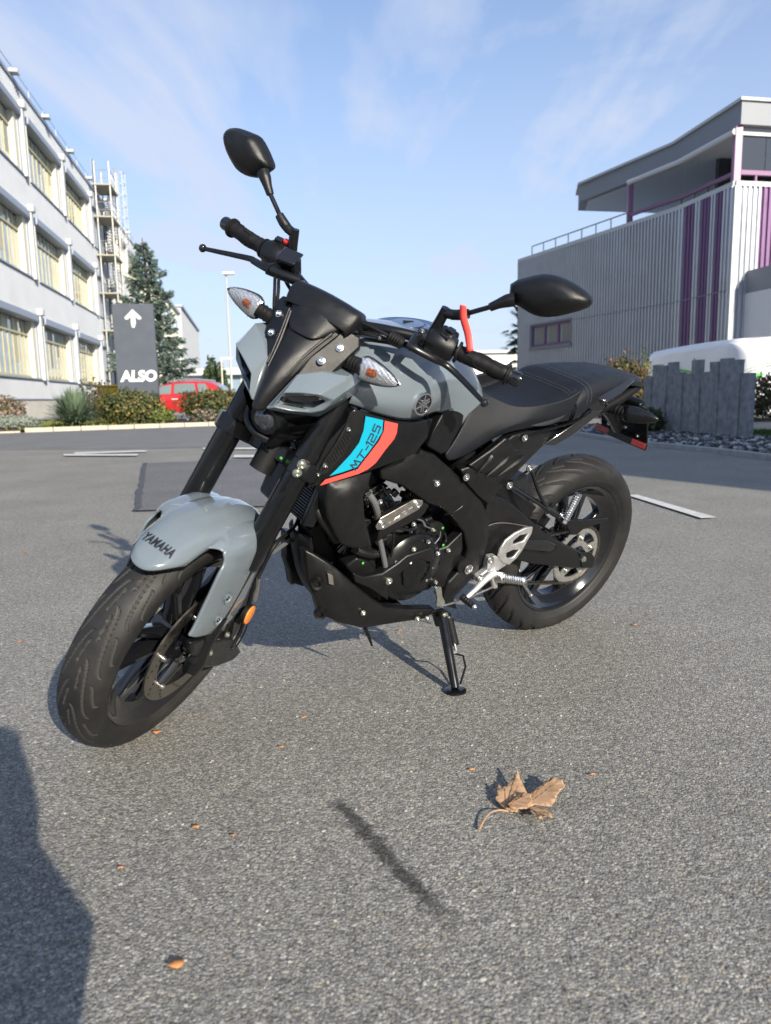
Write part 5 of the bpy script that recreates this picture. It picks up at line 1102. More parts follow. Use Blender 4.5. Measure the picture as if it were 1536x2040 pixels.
# housing behind the cowls, projector lamp, lower jaw pieces
q = MB(); hb = [sym([(1.205, 0, .862), (1.19, .04, .865), (1.14, .085, .875), (1.07, .09, .885)]), sym([(1.19, 0, .900), (1.18, .04, .905), (1.11, .095, .915), (1.05, .10, .925)]), sym([(1.15, 0, .955), (1.13, .05, .960), (1.09, .085, .965), (1.03, .085, .965)]), sym([(1.09, 0, 1.02), (1.08, .05, 1.02), (1.05, .07, 1.02), (1.0, .07, 1.01)])]
q.grid(cr_grid(hb, 3, 3)); obj('lamp_housing', q, M['dull'], bike, frame='F', thick=.03)
lc = [(1.205,.0046,.8285)][0]
q = MB(); q.lathe(Vector(lc)-Vector((.050, 0, -.008)), (1, 0, -.12), [(0, .040), (.030, .040), (.046, .034), (.046, .026)], 32); obj('lamp_barrel', q, M['satin'], bike, frame='F')
q = MB(); q.lathe(Vector(lc)-Vector((.012, 0, -.003)), (1, 0, -.12), [(0, .0265), (.008, .0255), (.015, .021), (.020, .013), (.0215, 0)], 32); obj('projector_lens', q, mat('projector_glass', (.02, .025, .03), .03, 0, 1), bike, frame='F', ang=60)
q = MB(); q.grid(cr_grid([sym([(1.19, 0, .850), (1.185, .03, .852), (1.155, .062, .862), (1.10, .085, .870)]), sym([(1.175, 0, .800), (1.17, .035, .800), (1.13, .062, .812), (1.08, .08, .83)]), sym([(1.15, 0, .770), (1.14, .035, .772), (1.11, .058, .785), (1.06, .07, .81)])], 3, 3)); obj('lamp_back_panel', q, M['dull'], bike, frame='F', thick=.01)
jaw = [(1.15,-.0089,.7306),(1.185,.0264,.8064),(1.19,.053,.8367),(1.175,.0773,.8497),(1.14,.0941,.8551),(1.15,.0713,.8263),(1.165,.0503,.8126),(1.17,.0261,.7952),(1.15,.04,.7841),(1.15,.0218,.7565)]
q = MB(); q.prism([jaw[i] for i in (0, 1, 2, 3, 4, 5, 6, 7)], (-.010, 0, -.004)); both('jaw_blade', q, M['matte'], frame='F', bevel=.002)
q = MB(); q.prism([jaw[i] for i in (0, 7, 8, 9)], (-.012, 0, -.003)); both('jaw_blade_foot', q, M['matte'], frame='F', bevel=.002)
q = MB(); q.tube([(1.165, -.055, .818), (1.185, -.04, .800), (1.192, -.01, .787), (1.185, .02, .783)], .009, 12); obj('horn_bar', q, M['satin'], bike, frame='F')
q = MB(); q.lathe(Vector((1.10, -.02, .73)), (1, -.1, -.1), [(-.02, .0), (-.02, .045), (.0, .048), (.004, .04), (.004, 0)], 28); obj('horn', q, M['satin'], bike, frame='F')
q = MB()
for p_ in [(1.13,.0192,.8087)]: q.box(p_, (.006, .012, .006))
q = MB(); gp = [(1.14,.0395,.7317)][0]; q.box(gp, (.004, .006, .006)); obj('paint_mark', q, M['green'], bike, frame='F', bevel=.001)

for i, l in enumerate(([(1.09,-.0026,.7349),(1.1,.0289,.7429),(1.09,.0468,.7323),(1.07,.0602,.7125)], [(1.08,-.0211,.7347),(1.07,.0019,.6962),(1.05,.0227,.6586),(1.02,.0379,.6197)], [(1.08,.0226,.7625),(1.08,.0449,.7592),(1.06,.0579,.7328)], [(1.1,-.0271,.7171),(1.09,-.0064,.6982),(1.07,.0159,.6762),(1.04,.0387,.6353)], [(1.06,.0277,.7701),(1.07,.0304,.7407),(1.06,.044,.7107)])):
    q = MB(); q.tube(l, (.0045, .006, .003, .0035, .0025)[i], 8); obj('wiring', q, M[('dull', 'gloss', 'hose', 'satin', 'satin')[i]], bike, frame='F')
for p_, d_ in zip([(1.1,.0315,.7349),(1.09,.034,.7696),(1.08,.0096,.6944),(1.07,.0462,.7444)], ((.016, .014, .012), (.012, .018, .010), (.014, .012, .012), (.010, .012, .012))):
    q = MB(); q.box(p_, d_); obj('connector', q, M['dull'], bike, frame='F', bevel=.002)
# ---- turn signals at the headlight
M['refl'] = mat('signal_reflector', (.74, .75, .77), .33, .7)
def signal(root, d, L, r, name, frame, clear=True, stalk0=None, up=Vector((0, 0, 1))):
    root, d = Vector(root), Vector(d).normalized()
    fwd = (Vector((1, 0, 0))-d*d.x).normalized(); upv = d.cross(fwd)
    def shell(x0, x1, sgn, full=False):
        rows = []; K = 12
        for i in range(K+1):
            t = i/K; rad = r*(max(0, (1-t)**.75)*(.82+.55*t) if t < 1 else 0)+.0006
            if t < .12: rad = r*(.80+.2*sin(t/.12*pi/2))*(.82+.55*t)*(1-t)**.75
            row = []
            for j in range(13):
                a = -pi/2+pi*j/12
                row.append(root+d*(L*t)+(fwd*(sgn*cos(a)*rad*.62)+upv*(sin(a)*rad)))
            rows.append(row)
        return rows
    bk = MB(); bk.grid(shell(0, 1, -1)); body = obj('turn_signal', bk, M['satin'], bike, frame=frame, ang=60, thick=.0012)
    fr = MB(); fr.grid(shell(0, 1, 1))
    if clear:
        obj('signal_lens', fr, M['clear'], body, frame=frame, ang=60)
        rfl = MB(); rws = shell(0, 1, 1); cen = root+d*L*.4
        rows2 = []
        for i, rw in enumerate(rws): rows2.append([root+d*(L*i/12)+((p-(root+d*(L*i/12)))*.80)-fwd*.006+fwd*(.0004 if (i+j) % 2 else -.0003) for j, p in enumerate(rw)])
        rfl.grid(rows2); obj('signal_reflector', rfl, M['refl'], body, frame=frame, flatshade=True)
        bl = MB(); bl.lathe(root+d*L*.22+fwd*r*.10, d, [(0, 0), (0, r*.26), (L*.16, r*.26), (L*.22, r*.12), (L*.23, 0)], 10); obj('amber_bulb', bl, mat('amber_bulb', (.42, .10, .025), .35), body, frame=frame)
        ln = MB()
        for k in range(9): ln.box(root+d*(L*(.16+k*.065))+fwd*(r*.50*(1-k*.085)), (.0012, .0012, r*1.3*(1-k*.08)), None)
        obj('lens_rib', ln, M['clear'], body, frame=frame)
    else:
        obj('signal_shell', fr, M['satin'], body, frame=frame, ang=60, thick=.001)
    if stalk0 is not None:
        st = MB(); s0 = Vector(stalk0); n = 7; pts = []; rr = []
        for k in range(n*2+1): pts.append(s0.lerp(root+d*.006, k/(n*2))); rr.append(.0155+(.0012 if k % 2 else -.0008))
        st.tube(pts, rr, 14, smooth=False); obj('signal_stalk', st, M['dull'], body, frame=frame)
    return body
for s in (1, -1): signal((1.106, s*.130, 1.000), (-.02, s*1, .05), .092, .034, 'turn_signal', 'F', True, (1.085, s*.075, .985))

# ---- handlebar, grips, switches, levers, mirrors
BE = Vector((.914, .380, 1.066)); GI = Vector((.938, .262, 1.066)); BI = Vector((.985, .120, 1.062))
bar = [(-1, BE), (-1, GI), (-1, BI)]
pts = [Vector((BE.x, -BE.y, BE.z)), Vector((GI.x, -GI.y, GI.z)), Vector((.967, -.17, 1.062)), Vector((.99, -.11, 1.052)), Vector((1.00, -.04, 1.035)), Vector((1.00, .04, 1.035)), Vector((.99, .11, 1.052)), Vector((.967, .17, 1.062)), GI, BE]
q = MB(); q.tube(pts, .0115, 14); obj('handlebar', q, M['satin'], bike, frame='F')
def mY(p, s): p = Vector(p); return Vector((p.x, p.y*s, p.z))
for s in (1, -1):
    a, b = mY(GI, s), mY(BE, s); d = (b-a).normalized(); L = (b-a).length
    pr = [(-.006, .0125), (-.005, .0235), (.0, .0235), (.002, .0165)]
    for k in range(9): pr += [(.006+k*.0115, .0168), (.0075+k*.0115, .0172 if k % 2 else .0176)]
    pr += [(L-.012, .0170), (L-.010, .0225), (L-.006, .0228), (L-.004, .0180), (L, .0175), (L, .012)]
    q = MB(); q.lathe(a, d, pr, 28); gr_ = obj('grip', q, M['dull'], bike, frame='F', ang=40)
    u_ = d.orthogonal().normalized(); v_ = d.cross(u_)
    for k in range(3):      # raised zigzag ribs of the rubber
        a0_ = k*2.1+.4; z_ = MB(); z_.tube([a+d*t+(u_*cos(a0_+w_)+v_*sin(a0_+w_))*.0178 for t, w_ in ((.012, 0), (.030, .05), (.042, .7), (.066, .85), (.078, 1.5), (.098, 1.6))], .0011, 6); obj('grip_rib', z_, M['dull'], gr_, frame='F')
    q = MB(); q.lathe(b, d, [(-.002, .011), (-.001, .0150), (.003, .0155), (.016, .0165), (.022, .0155), (.0235, .010), (.0235, 0)], 24); obj('bar_end', q, M['gloss'], bike, frame='F')
    # switch housing: two shells round the bar
    c = mY((.946, .222, 1.066), s); Rm = Matrix.Rotation(-s*.20, 3, 'Z') @ Matrix.Rotation(.25, 3, 'Y')
    q = MB(); q.lathe(c-d*.034, d, [(0, .014), (.001, .022), (.008, .0275), (.030, .030), (.055, .029), (.064, .024), (.066, .014)], 24); sw_ = obj('switch_housing', q, M['matte'], bike, frame='F', ang=40)
    q = MB(); q.box(c+Vector((-.012, 0, .016)), (.034, .044, .034), Rm); obj('switch_block', q, M['matte'], sw_, frame='F', bevel=.006)
    q = MB(); q.box(c+Vector((-.004, s*.006, .036)), (.016, .018, .008), Rm); obj('switch_button', q, M['gloss'], sw_, frame='F', bevel=.002)
    if s < 0:
        q = MB(); q.box(c+Vector((-.010, .010, .038)), (.012, .014, .008), Rm); obj('stop_switch', q, mat('red_switch', (.6, .03, .03), .4), sw_, frame='F', bevel=.002)
    else:
        q = MB(); q.box(c+Vector((.016, .004, .020)), (.008, .022, .020), Rm); obj('switch_button', q, M['gloss'], sw_, frame='F', bevel=.003)
    # perch and mirror clamp
    cl = mY((.958, .178, 1.064), s); q = MB(); q.lathe(cl-d*.011, d, [(0, .0115), (.0, .020), (.022, .020), (.022, .0115)], 20); pc_ = obj('lever_perch', q, M['satin'], bike, frame='F')
    q = MB(); q.tube([cl, mY((.990, .178, 1.064), s), mY((1.026, .188, 1.058), s)], [.012, .012, .010], 10); obj('perch_arm', q, M['satin'], pc_, frame='F')
    screw(cl+Vector((.012, 0, .016)), (.3, 0, 1), r=.005, frame='F', parent=pc_)
    # mirror stem: threaded upright, knuckle, rod
    q = MB(); q.tube([mY((.935, .190, 1.075), s), mY((.936, .195, 1.105), s), mY((.938, .199, 1.138), s)], [.0125, .0115, .0105], 12); obj('mirror_mount', q, M['satin'], bike, frame='F')
    q = MB(); q.tube([mY((.938, .199, 1.128), s), mY((.938, .216, 1.132), s), mY((.937, .236, 1.140), s)], [.0105, .0105, .0092], 12); obj('mirror_knuckle', q, M['matte'], bike, frame='F')
    q = MB(); q.tube([mY((.937, .214, 1.130), s), mY((.937, .232, 1.139), s), mY((.936, .248, 1.149), s)], [.0105, .0115, .010], 12); obj('mirror_boot', q, M['matte'], bike, frame='F')
    q = MB(); q.tube([mY((.936, .240, 1.144), s), mY((.935, .290, 1.186), s)], .0052, 10, smooth=False); obj('mirror_stem', q, M['satin'], bike, frame='F')
    q = MB(); q.tube([mY((.935, .284, 1.180), s), mY((.934, .296, 1.193), s), mY((.930, .310, 1.206), s), mY((.926, .322, 1.214), s)], [.0085, .0100, .0135, .014], 12); obj('mirror_neck', q, M['matte'], bike, frame='F')
    # mirror head: hexagonal shell, built in the plane across the bike with its own depth
    ol = [(p[1], p[2]) for p in [(.905,.2938,1.2319),(.905,.3178,1.2569),(.905,.3467,1.2774),(.905,.3782,1.2865),(.905,.4159,1.287),(.905,.4475,1.2817),(.905,.4608,1.2733),(.905,.4583,1.2573),(.905,.4361,1.2359),(.905,.4102,1.2158),(.905,.3828,1.2015),(.905,.3543,1.1978),(.905,.3294,1.2003),(.905,.3119,1.1998)]]
    if s < 0: ol = [(-p[1], p[2]) for p in [(.905,-.4376,1.2679),(.905,-.4548,1.2573),(.905,-.4571,1.2402),(.905,-.4414,1.2164),(.905,-.4128,1.1941),(.905,-.3924,1.1851),(.905,-.3665,1.1863),(.905,-.3429,1.1945),(.905,-.3259,1.2133),(.905,-.3174,1.2265),(.905,-.3275,1.2401),(.905,-.3491,1.2589),(.905,-.3703,1.2723),(.905,-.3877,1.2734),(.905,-.4157,1.2716)]]
    ol = smooth_poly(ol, 2); cy, cz = sum(p[0] for p in ol)/len(ol), sum(p[1] for p in ol)/len(ol); n_ = len(ol); lay = []
    for (dx, sc) in ((-.018, .90), (-.018, .965), (-.012, 1.0), (.000, .985), (.012, .90), (.021, .74), (.027, .50), (.029, .22)):
        lay.append([mY((.905+dx-.10*(y-cy)*-.2, cy+(y-cy)*sc, cz+(z-cz)*sc+(.004 if dx > .02 else 0)), s) for y, z in ol])
    q = MB(); q.grid(lay, closed=True); q.f.append(tuple(range(n_))); q.f.append(tuple((len(lay)-1)*n_+j for j in range(n_))); mh = obj('mirror_housing', q, M['matte'], bike, frame='F', ang=42)
    q = MB(); q.prism([mY((.8845, cy+(y-cy)*.88, cz+(z-cz)*.88), s) for y, z in ol], (-.0006, 0, 0)); obj('mirror_glass', q, mat('mirror_glass', (.8, .82, .85), .02, 1) if s > 0 else bpy.data.materials['mirror_glass'], mh, frame='F')
    # lever with ball end
    q = MB(); q.tube([mY(p, s) for p in ((1.026, .180, 1.060), (1.024, .200, 1.058), (1.006, .235, 1.052), (.985, .262, 1.045), (.986, .300, 1.036), (.998, .340, 1.028), (1.009, .372, 1.022))], [.010, .009, .0085, .0075, .0068, .0060, .0052], 12, flat=.75); lv = obj('lever', q, M['satin'], bike, frame='F')
    q = MB(); c_ = mY((1.009, .374, 1.022), s); q.lathe(c_-Vector((0, .009, 0)), (0, 1, 0), [(0, 0), (.0018, .0055), (.005, .0085), (.009, .0098), (.013, .0085), (.0162, .0055), (.018, 0)], 20); obj('lever_ball', q, M['gloss'], lv, frame='F', ang=60)
# clutch cable with its rubber boot, left
q = MB(); bt = [Vector(p) for p in ((1.035, .150, 1.060), (1.036, .172, 1.060))]; pr = []
for k in range(12): pr.append((k*.0022, .0125 if k % 2 else .0095))
q.lathe((1.032, .138, 1.058), (.05, 1, .0), [(-.004, .004)]+[(k*.0032, .0135 if k % 2 else .0105) for k in range(11)]+[(.036, .006)], 16); obj('cable_boot', q, M['dull'], bike, frame='F')
q = MB(); q.tube([(1.032, .140, 1.058), (1.04, .09, 1.06), (1.045, .03, 1.05), (1.04, -.02, 1.0), (1.0, -.03, .92)], .004, 8); obj('clutch_cable', q, M['dull'], bike, frame='F')
q = MB(); q.tube([(.95, .19, 1.05), (1.00, .13, 1.035), (1.03, .08, 1.02), (1.02, .05, .97), (.98, .04, .90)], .0045, 8); obj('wiring', q, M['dull'], bike, frame='F')
for l, r_ in (([(.945, .215, 1.048), (.985, .165, 1.040), (1.030, .110, 1.045), (1.035, .05, 1.02), (1.0, .02, .95)], .0042), ([(.950, -.205, 1.048), (.99, -.14, 1.03), (1.02, -.07, 1.02), (1.0, -.02, .95)], .0042), ([(1.06, .105, .985), (1.03, .11, .95), (.99, .07, .90), (.97, .03, .86)], .0055), ([(1.03, .09, .93), (1.01, .12, .88), (.99, .10, .82), (1.0, .06, .77)], .0040)):
    q = MB(); q.tube(l, r_, 8); obj('wiring', q, M['dull'], bike, frame='F')
for p_ in ((1.028, .115, 1.045), (1.02, -.07, 1.02)):
    q = MB(); q.lathe(p_, (.6, -.8, 0), [(-.003, .005), (-.003, .0068), (.003, .0068), (.003, .005)], 12, closed=True); obj('cable_tie', q, M['hose'], bike, frame='F')
# right side: brake master cylinder with reservoir and banjo hose, throttle cables
q = MB(); q.box((.982, -.160, 1.072), (.036, .042, .050), Matrix.Rotation(.5, 3, 'Y') @ Matrix.Rotation(.12, 3, 'Z')); rs = obj('brake_reservoir', q, M['satin'], bike, frame='F', bevel=.006)
q = MB(); q.box((.995, -.160, 1.0965), (.041, .047, .006), Matrix.Rotation(.5, 3, 'Y') @ Matrix.Rotation(.12, 3, 'Z')); obj('reservoir_lid', q, M['gloss'], rs, frame='F', bevel=.003)
q = MB(); q.tube([(1.00, -.115, 1.060), (1.01, -.145, 1.058), (1.02, -.19, 1.056)], .012, 12); obj('master_cylinder', q, M['satin'], bike, frame='F')
q = MB(); q.tube([(1.005, -.110, 1.062), (1.01, -.095, 1.045), (1.02, -.092, 1.02), (1.035, -.085, .99), (1.05, -.06, .95), (1.06, -.02, .86), (1.08, .02, .78)], .0050, 8); obj('brake_hose', q, M['hose'], bike, frame='F')
for dy in (0, .010):
    q = MB(); q.tube([(.955, -.205-dy, 1.050), (.985, -.175-dy, 1.045), (1.03, -.150-dy, 1.050), (1.062, -.125-dy, 1.040), (1.075, -.108-dy*.6, 1.000), (1.072, -.095, .965), (1.04, -.07, .92)], .0036, 8); cb_ = obj('throttle_cable', q, M['dull'], bike, frame='F')
q = MB(); q.lathe((1.004, -.108, 1.058), (0, .3, -1), [(-.006, 0), (-.006, .007), (.006, .007), (.007, .004), (.012, .004)], 12); obj('banjo_bolt', q, M['zinc'], bike, frame='F')
q = MB()
for k in range(6): q.lathe((1.070-.002*k, -.100+.006*k, 1.012+.008*k), (-.2, .6, .8), [(0, .003), (.001, .006), (.005, .006), (.006, .003)], 10)
obj('ball_chain', q, M['chainm'], bike, frame='F')
# red paper tag tied to the left mirror rod
tg = [(.948,.2296,1.1595),(.946,.2428,1.1633),(.944,.2523,1.1463),(.946,.2937,1.0903),(.948,.2826,1.0815),(.946,.2406,1.1364)]
t_ = [Vector(p) for p in tg]; q = MB(); ra, rb2 = [], []
q.grid(cr_grid([[t_[0]+Vector((.012, 0, .004)), t_[1]+Vector((.012, 0, .004))], [t_[5]+Vector((.010, 0, 0)), t_[2]+Vector((.010, 0, 0))], [(t_[5]+t_[4])/2+Vector((.003, 0, 0)), (t_[2]+t_[3])/2+Vector((.003, 0, 0))], [t_[4]+Vector((.008, 0, 0)), t_[3]+Vector((.008, 0, 0))]], 5, 2))
tagm = MB(); tagm.v = [BM @ XF['F'](v) for v in q.v]; tagm.f = q.f
tag(obj('paper_tag', tagm, M['redtag'], thick=.0005, ang=80), 'red paper tag hanging from the rod of the mirror above the seat side', 'tag')
q = MB(); q.tube([(.936+.0075*cos(a), .243, 1.1455+.0075*sin(a)) for a in [k*.6 for k in range(12)]], .004, 6, flat=.3); qq = MB(); qq.v = [BM @ XF['F'](v) for v in q.v]; qq.f = q.f
lp_ = obj('tag_loop', qq, M['redtag'], None); tgo = bpy.data.objects['paper_tag']; lp_.parent = tgo

# ---- fuel tank
def tank_row(x, pts): 
    r = [Vector((x, y, z)) for y, z in pts]; return r
T_ = [tank_row(1.012, [(.150, .868), (.158, .885), (.150, .905), (.110, .935), (.060, .950), (0, .955)]),
      tank_row(.985, [(.158, .860), (.172, .884), (.160, .925), (.112, .968), (.060, .984), (0, .988)]),
      tank_row(.940, [(.166, .846), (.184, .880), (.168, .935), (.118, .984), (.060, 1.002), (0, 1.006)]),
      tank_row(.885, [(.170, .834), (.190, .878), (.172, .938), (.122, .990), (.062, 1.008), (0, 1.012)]),
      tank_row(.830, [(.165, .831), (.184, .878), (.170, .936), (.122, .988), (.062, 1.008), (0, 1.014)]),
      tank_row(.780, [(.150, .838), (.166, .878), (.158, .930), (.116, .982), (.060, 1.006), (0, 1.012)]),
      tank_row(.740, [(.134, .835), (.144, .872), (.142, .922), (.106, .974), (.056, 1.000), (0, 1.008)]),
      tank_row(.690, [(.118, .812), (.126, .860), (.126, .910), (.096, .962), (.052, .990), (0, .998)]),
      tank_row(.640, [(.108, .790), (.115, .845), (.114, .895), (.088, .940), (.048, .966), (0, .974)]),
      tank_row(.595, [(.100, .775), (.106, .825), (.104, .868), (.080, .906), (.044, .928), (0, .935)]),
      tank_row(.560, [(.092, .770), (.098, .808), (.094, .842), (.072, .872), (.040, .888), (0, .893)])]
full = [r+[Vector((p.x, -p.y, p.z)) for p in reversed(r[:-1])] for r in T_]
q = MB(); q.grid(cr_grid(full, 5, 4)); tank = obj('fuel_tank', q, M['grey'], bike, ang=60, thick=.004)
q = MB(); q.lathe((.775, 0, .992), (.10, 0, 1), [(.012, .084), (.018, .083), (.020, .076), (.016, .060), (.019, .056), (.019, .050), (.016, .047), (.0165, 0)], 48); rg = obj('filler_ring', q, M['silverblue'], bike, ang=40)
q = MB(); q.lathe((.777, 0, 1.008), (.10, 0, 1), [(0, .040), (.006, .040), (.009, .037), (.0095, 0)], 36); obj('filler_cap', q, M['silverblue'], rg, ang=40)
q = MB(); q.box((.775, .0, 1.0185), (.030, .006, .003)); obj('lock_flap', q, M['dull'], rg, bevel=.001)
# emblem: dark disc, metal ring, three crossed tuning forks
EY = .1885
eo = Vector([(.8419,.19,.8753)][0]); en = Vector((-.10, 1, -.10)).normalized(); eu = Vector((0, 0, 1)); eu = (eu-en*eu.dot(en)).normalized(); er = eu.cross(en)
def EP_(a, b, h=0): return eo+er*a+eu*b+en*h
q = MB(); q.lathe(eo, en, [(-.012, .0235), (.0005, .0235), (.0005, 0)], 40); em = obj('emblem', q, M['ink'], bike)
q = MB(); q.lathe(eo, en, [(-.012, .0262), (.0022, .0262), (.0028, .0245), (.0022, .0228), (.0004, .0228)], 48); obj('emblem_ring', q, M['chrome'], em, ang=60)
for k in range(3):
    a = pi/2+k*2*pi/3; q = MB(); dd = (cos(a), sin(a)); nn = (-dd[1], dd[0])
    def bar2(x0, x1, off, w=.0011): q.prism([EP_(dd[0]*x0+nn[0]*(off-w), dd[1]*x0+nn[1]*(off-w), .0006), EP_(dd[0]*x1+nn[0]*(off-w), dd[1]*x1+nn[1]*(off-w), .0006), EP_(dd[0]*x1+nn[0]*(off+w), dd[1]*x1+nn[1]*(off+w), .0006), EP_(dd[0]*x0+nn[0]*(off+w), dd[1]*x0+nn[1]*(off+w), .0006)], en*.0012)
    bar2(-.0185, .010, .0032); bar2(-.0185, .010, -.0032); bar2(.010, .0215, 0, .0014); bar2(.0085, .0108, 0, .0042)
    obj('tuning_fork', q, M['chrome'], em)

# ---- black side cowl with cyan and coral bands
so_ = [(.9992,.8577),(.9683,.8499),(.8946,.8321),(.8413,.8272),(.7913,.8329),(.7961,.7883),(.8272,.7501),(.876,.7361),(.9174,.7221),(.9843,.7016),(1.0517,.6813),(1.0796,.6718),(1.0674,.7232),(1.0458,.7821),(1.0137,.8268),(1.0091,.8494)]
q = plate(so_, sf['shroud'], .030, dome=.006, step=.022); both('side_cowl', q, M['satin'], bevel=.002, ang=35)
DF = lambda x, z: sf['shroud'](x, z)+.006
cy_ = [(.9768,.8451),(.9337,.8369),(.9315,.8103),(.9405,.7905),(.9529,.7695),(.9711,.7399),(.9788,.728),(1.0095,.7158),(1.0383,.7056),(1.0239,.7226),(.9982,.7573),(.9826,.7844),(.9765,.8133)]
co_ = [(.9297,.8357),(.8952,.8287),(.8938,.8076),(.8978,.7935),(.9154,.769),(.9352,.7371),(.9526,.7218),(.9739,.7112),(1.0562,.6823),(1.046,.697),(1.0088,.7111),(.9769,.7232),(.9567,.7553),(.9354,.7894),(.928,.8115)]
both('cyan_band', decal(cy_, DF, .0012), M['cyan'], flatshade=False, ang=80); both('coral_band', decal(co_, DF, .0012), M['coral'], ang=80)
# model lettering: strokes along the cyan band
import mathutils
l0, l1, l2 = [Vector(p) for p in [(.989,.7256),(.9571,.773),(.9445,.8287)]]
bz = []
for i in range(41):
    t = i/40; bz.append(l0*(1-t)**2+l1*2*t*(1-t)+l2*t*t)
cum = [0]
for i in range(40): cum.append(cum[-1]+(bz[i+1]-bz[i]).length)
def on_band(s, h):
    s = max(0, min(cum[-1]*.9999, s)); i = max(k for k in range(40) if cum[k] <= s); f = (s-cum[i])/(cum[i+1]-cum[i]); p = bz[i].lerp(bz[i+1], f); d = (bz[i+1]-bz[i]).normalized(); nn = Vector((-d.y, d.x)); 
    if nn.x < 0 and False: nn = -nn
    return p, nn
GL = {'M': [[(0, 0), (.12, 1), (.42, .35), (.62, 1), (.82, 0)]], 'T': [[(0, .92), (.85, .92)], [(.40, .92), (.28, 0)]], '-': [[(.05, .48), (.45, .48)]], '1': [[(.0, .80), (.22, .96), (.10, 0)]], '2': [[(.02, .92), (.62, .92), (.60, .52), (.05, .48), (.0, .06), (.62, .06)]], '5': [[(.72, .92), (.12, .92), (.08, .54), (.62, .52), (.58, .06), (.0, .06)]]}
WD_ = {'M': .95, 'T': .90, '-': .52, '1': .36, '2': .80, '5': .80}
tot = sum(WD_[c] for c in 'MT-125'); sc = cum[-1]/tot; pos = 0; q = MB(); Hh_ = .0185; sgn = -1
for ch in 'MT-125':
    for st in GL[ch]:
        rws = []
        P = []
        for (a, b) in st:
            p, nn = on_band((pos+a)*sc, 0); P.append(p+nn*sgn*(b-.5)*Hh_)
        for i in range(len(P)-1):
            d = (P[i+1]-P[i]).normalized(); nrm = Vector((-d.y, d.x))*.0016; a_ = P[i]-d*.0010; b_ = P[i+1]+d*.0010; quad = [a_-nrm, b_-nrm, b_+nrm, a_+nrm]
            q.add([(v.x, DF(v.x, v.y)+.0021, v.y) for v in quad], [(0, 1, 2, 3)])
    pos += WD_[ch]
obj('model_lettering', q, M['inkblue'], bike, flatshade=True)
# mesh grille triangle in the cowl
gt = [(1.0154,.8312),(1.0035,.8182),(1.0019,.7908),(1.0148,.7546),(1.0476,.71),(1.0666,.7068),(1.0564,.7378),(1.0351,.7827)]
both('cowl_grille', plate(gt, DF, .003, .0035, step=.05), M['dull'], bevel=.001)
q = MB(); gl = [Vector(p) for p in gt]
for x0 in [.0065*k for k in range(-14, 30)]:
    # slanted fine bars clipped to the outline
    pts_in = []
    for t in range(60):
        v = Vector((.98+x0*1.2+t*.0022-.06, .69+t*.0034)); 
        if inpoly(v.x, v.y, [tuple(g) for g in gl]): pts_in.append(v)
    if len(pts_in) > 4: a_, b_ = pts_in[1], pts_in[-2]; q.tube([(a_.x, DF(a_.x, 0)+.004, a_.y), (b_.x, DF(b_.x, 0)+.004, b_.y)], .0011, 4, smooth=False)
both('grille_bar', q, M['satin'], kind='stuff')
for x, z in [(1.0132,.8155),(1.0534,.7309),(1.0659,.7104)]: screw((x, DF(x, z)+.004, z), r=.004, m='steel')
# lower radiator shroud, radiator core
rs_ = [(1.0376,.6894),(.9864,.7008),(.9122,.7179),(.9315,.6802),(.9441,.6503),(.9308,.5982),(.9068,.5429),(.8964,.5173),(.9565,.5195),(.9867,.5358),(1.0303,.6066),(1.0396,.6435)]
both('radiator_shroud', plate(rs_, sf['rad'], .05, dome=.008, step=.025), M['matte'], bevel=.006, seg=3)
q = MB(); q.box((1.030, .012, .635), (.028, .19, .135), Matrix.Rotation(-.32, 3, 'Y')); obj('radiator', q, M['dull'], bike)
RRm = Matrix.Rotation(-.32, 3, 'Y')
for k in range(20):
    q = MB(); q.box(Vector((1.030, .055, .635))+RRm @ Vector((.016, 0, -.062+k*.0066)), (.006, .10, .0026), RRm); obj('radiator_fin', q, M['satin'], bike)
for s in (1, -1): q = MB(); q.box(Vector((1.030, .012+s*.10, .635)), (.034, .018, .145), RRm); obj('radiator_tank', q, M['satin'], bike, bevel=.005)
q = MB(); q.tube([(1.0345,.1,.6165),(1.022,.12,.5885),(.9926,.13,.5509),(.9756,.13,.5288)], .013, 12); obj('radiator_hose', q, M['dull'], bike)

q = MB(); q.box(Vector((1.040, -.045, .640)), (.030, .10, .16), RRm); obj('radiator_cover', q, M['matte'], bike, bevel=.012, seg=3)
# ---- seat
def seat_row(x, zt, w, pts=None):
    return [Vector((x, y*w, zt-dz)) for y, dz in ((1, .030), (.86, .010), (.6, .001), (.3, 0), (0, .001))]
ST = [(.610, .872, .080), (.575, .850, .092), (.530, .834, .108), (.480, .825, .124), (.430, .821, .138), (.380, .823, .147), (.335, .833, .147), (.295, .852, .142), (.265, .873, .134), (.245, .888, .127)]
def seat_loft(stn, zl, fl0=.96):
    rows = []
    for k, (x, zt, w) in enumerate(stn):
        r = [Vector((x, w*fl0, zl(x))), Vector((x, w*(fl0+.01), (zl(x)+zt-.03)/2)), Vector((x, w, zt-.030)), Vector((x, w*.88, zt-.010)), Vector((x, w*.6, zt-.001)), Vector((x, w*.3, zt)), Vector((x, 0, zt+.001))]
        rows.append(r+[Vector((p.x, -p.y, p.z)) for p in reversed(r[:-1])])
    return rows
sl_ = seat_loft(ST, lambda x: .785+.03*max(0, .40-x)/.15, .88)
q = MB(); g = cr_grid(sl_, 5, 4); q.grid(g); n_ = len(g[0]); q.f += [tuple(range(n_)), tuple((len(g)-1)*n_+j for j in range(n_))]; seat = obj('rider_seat', q, M['seat'], bike, ang=60)
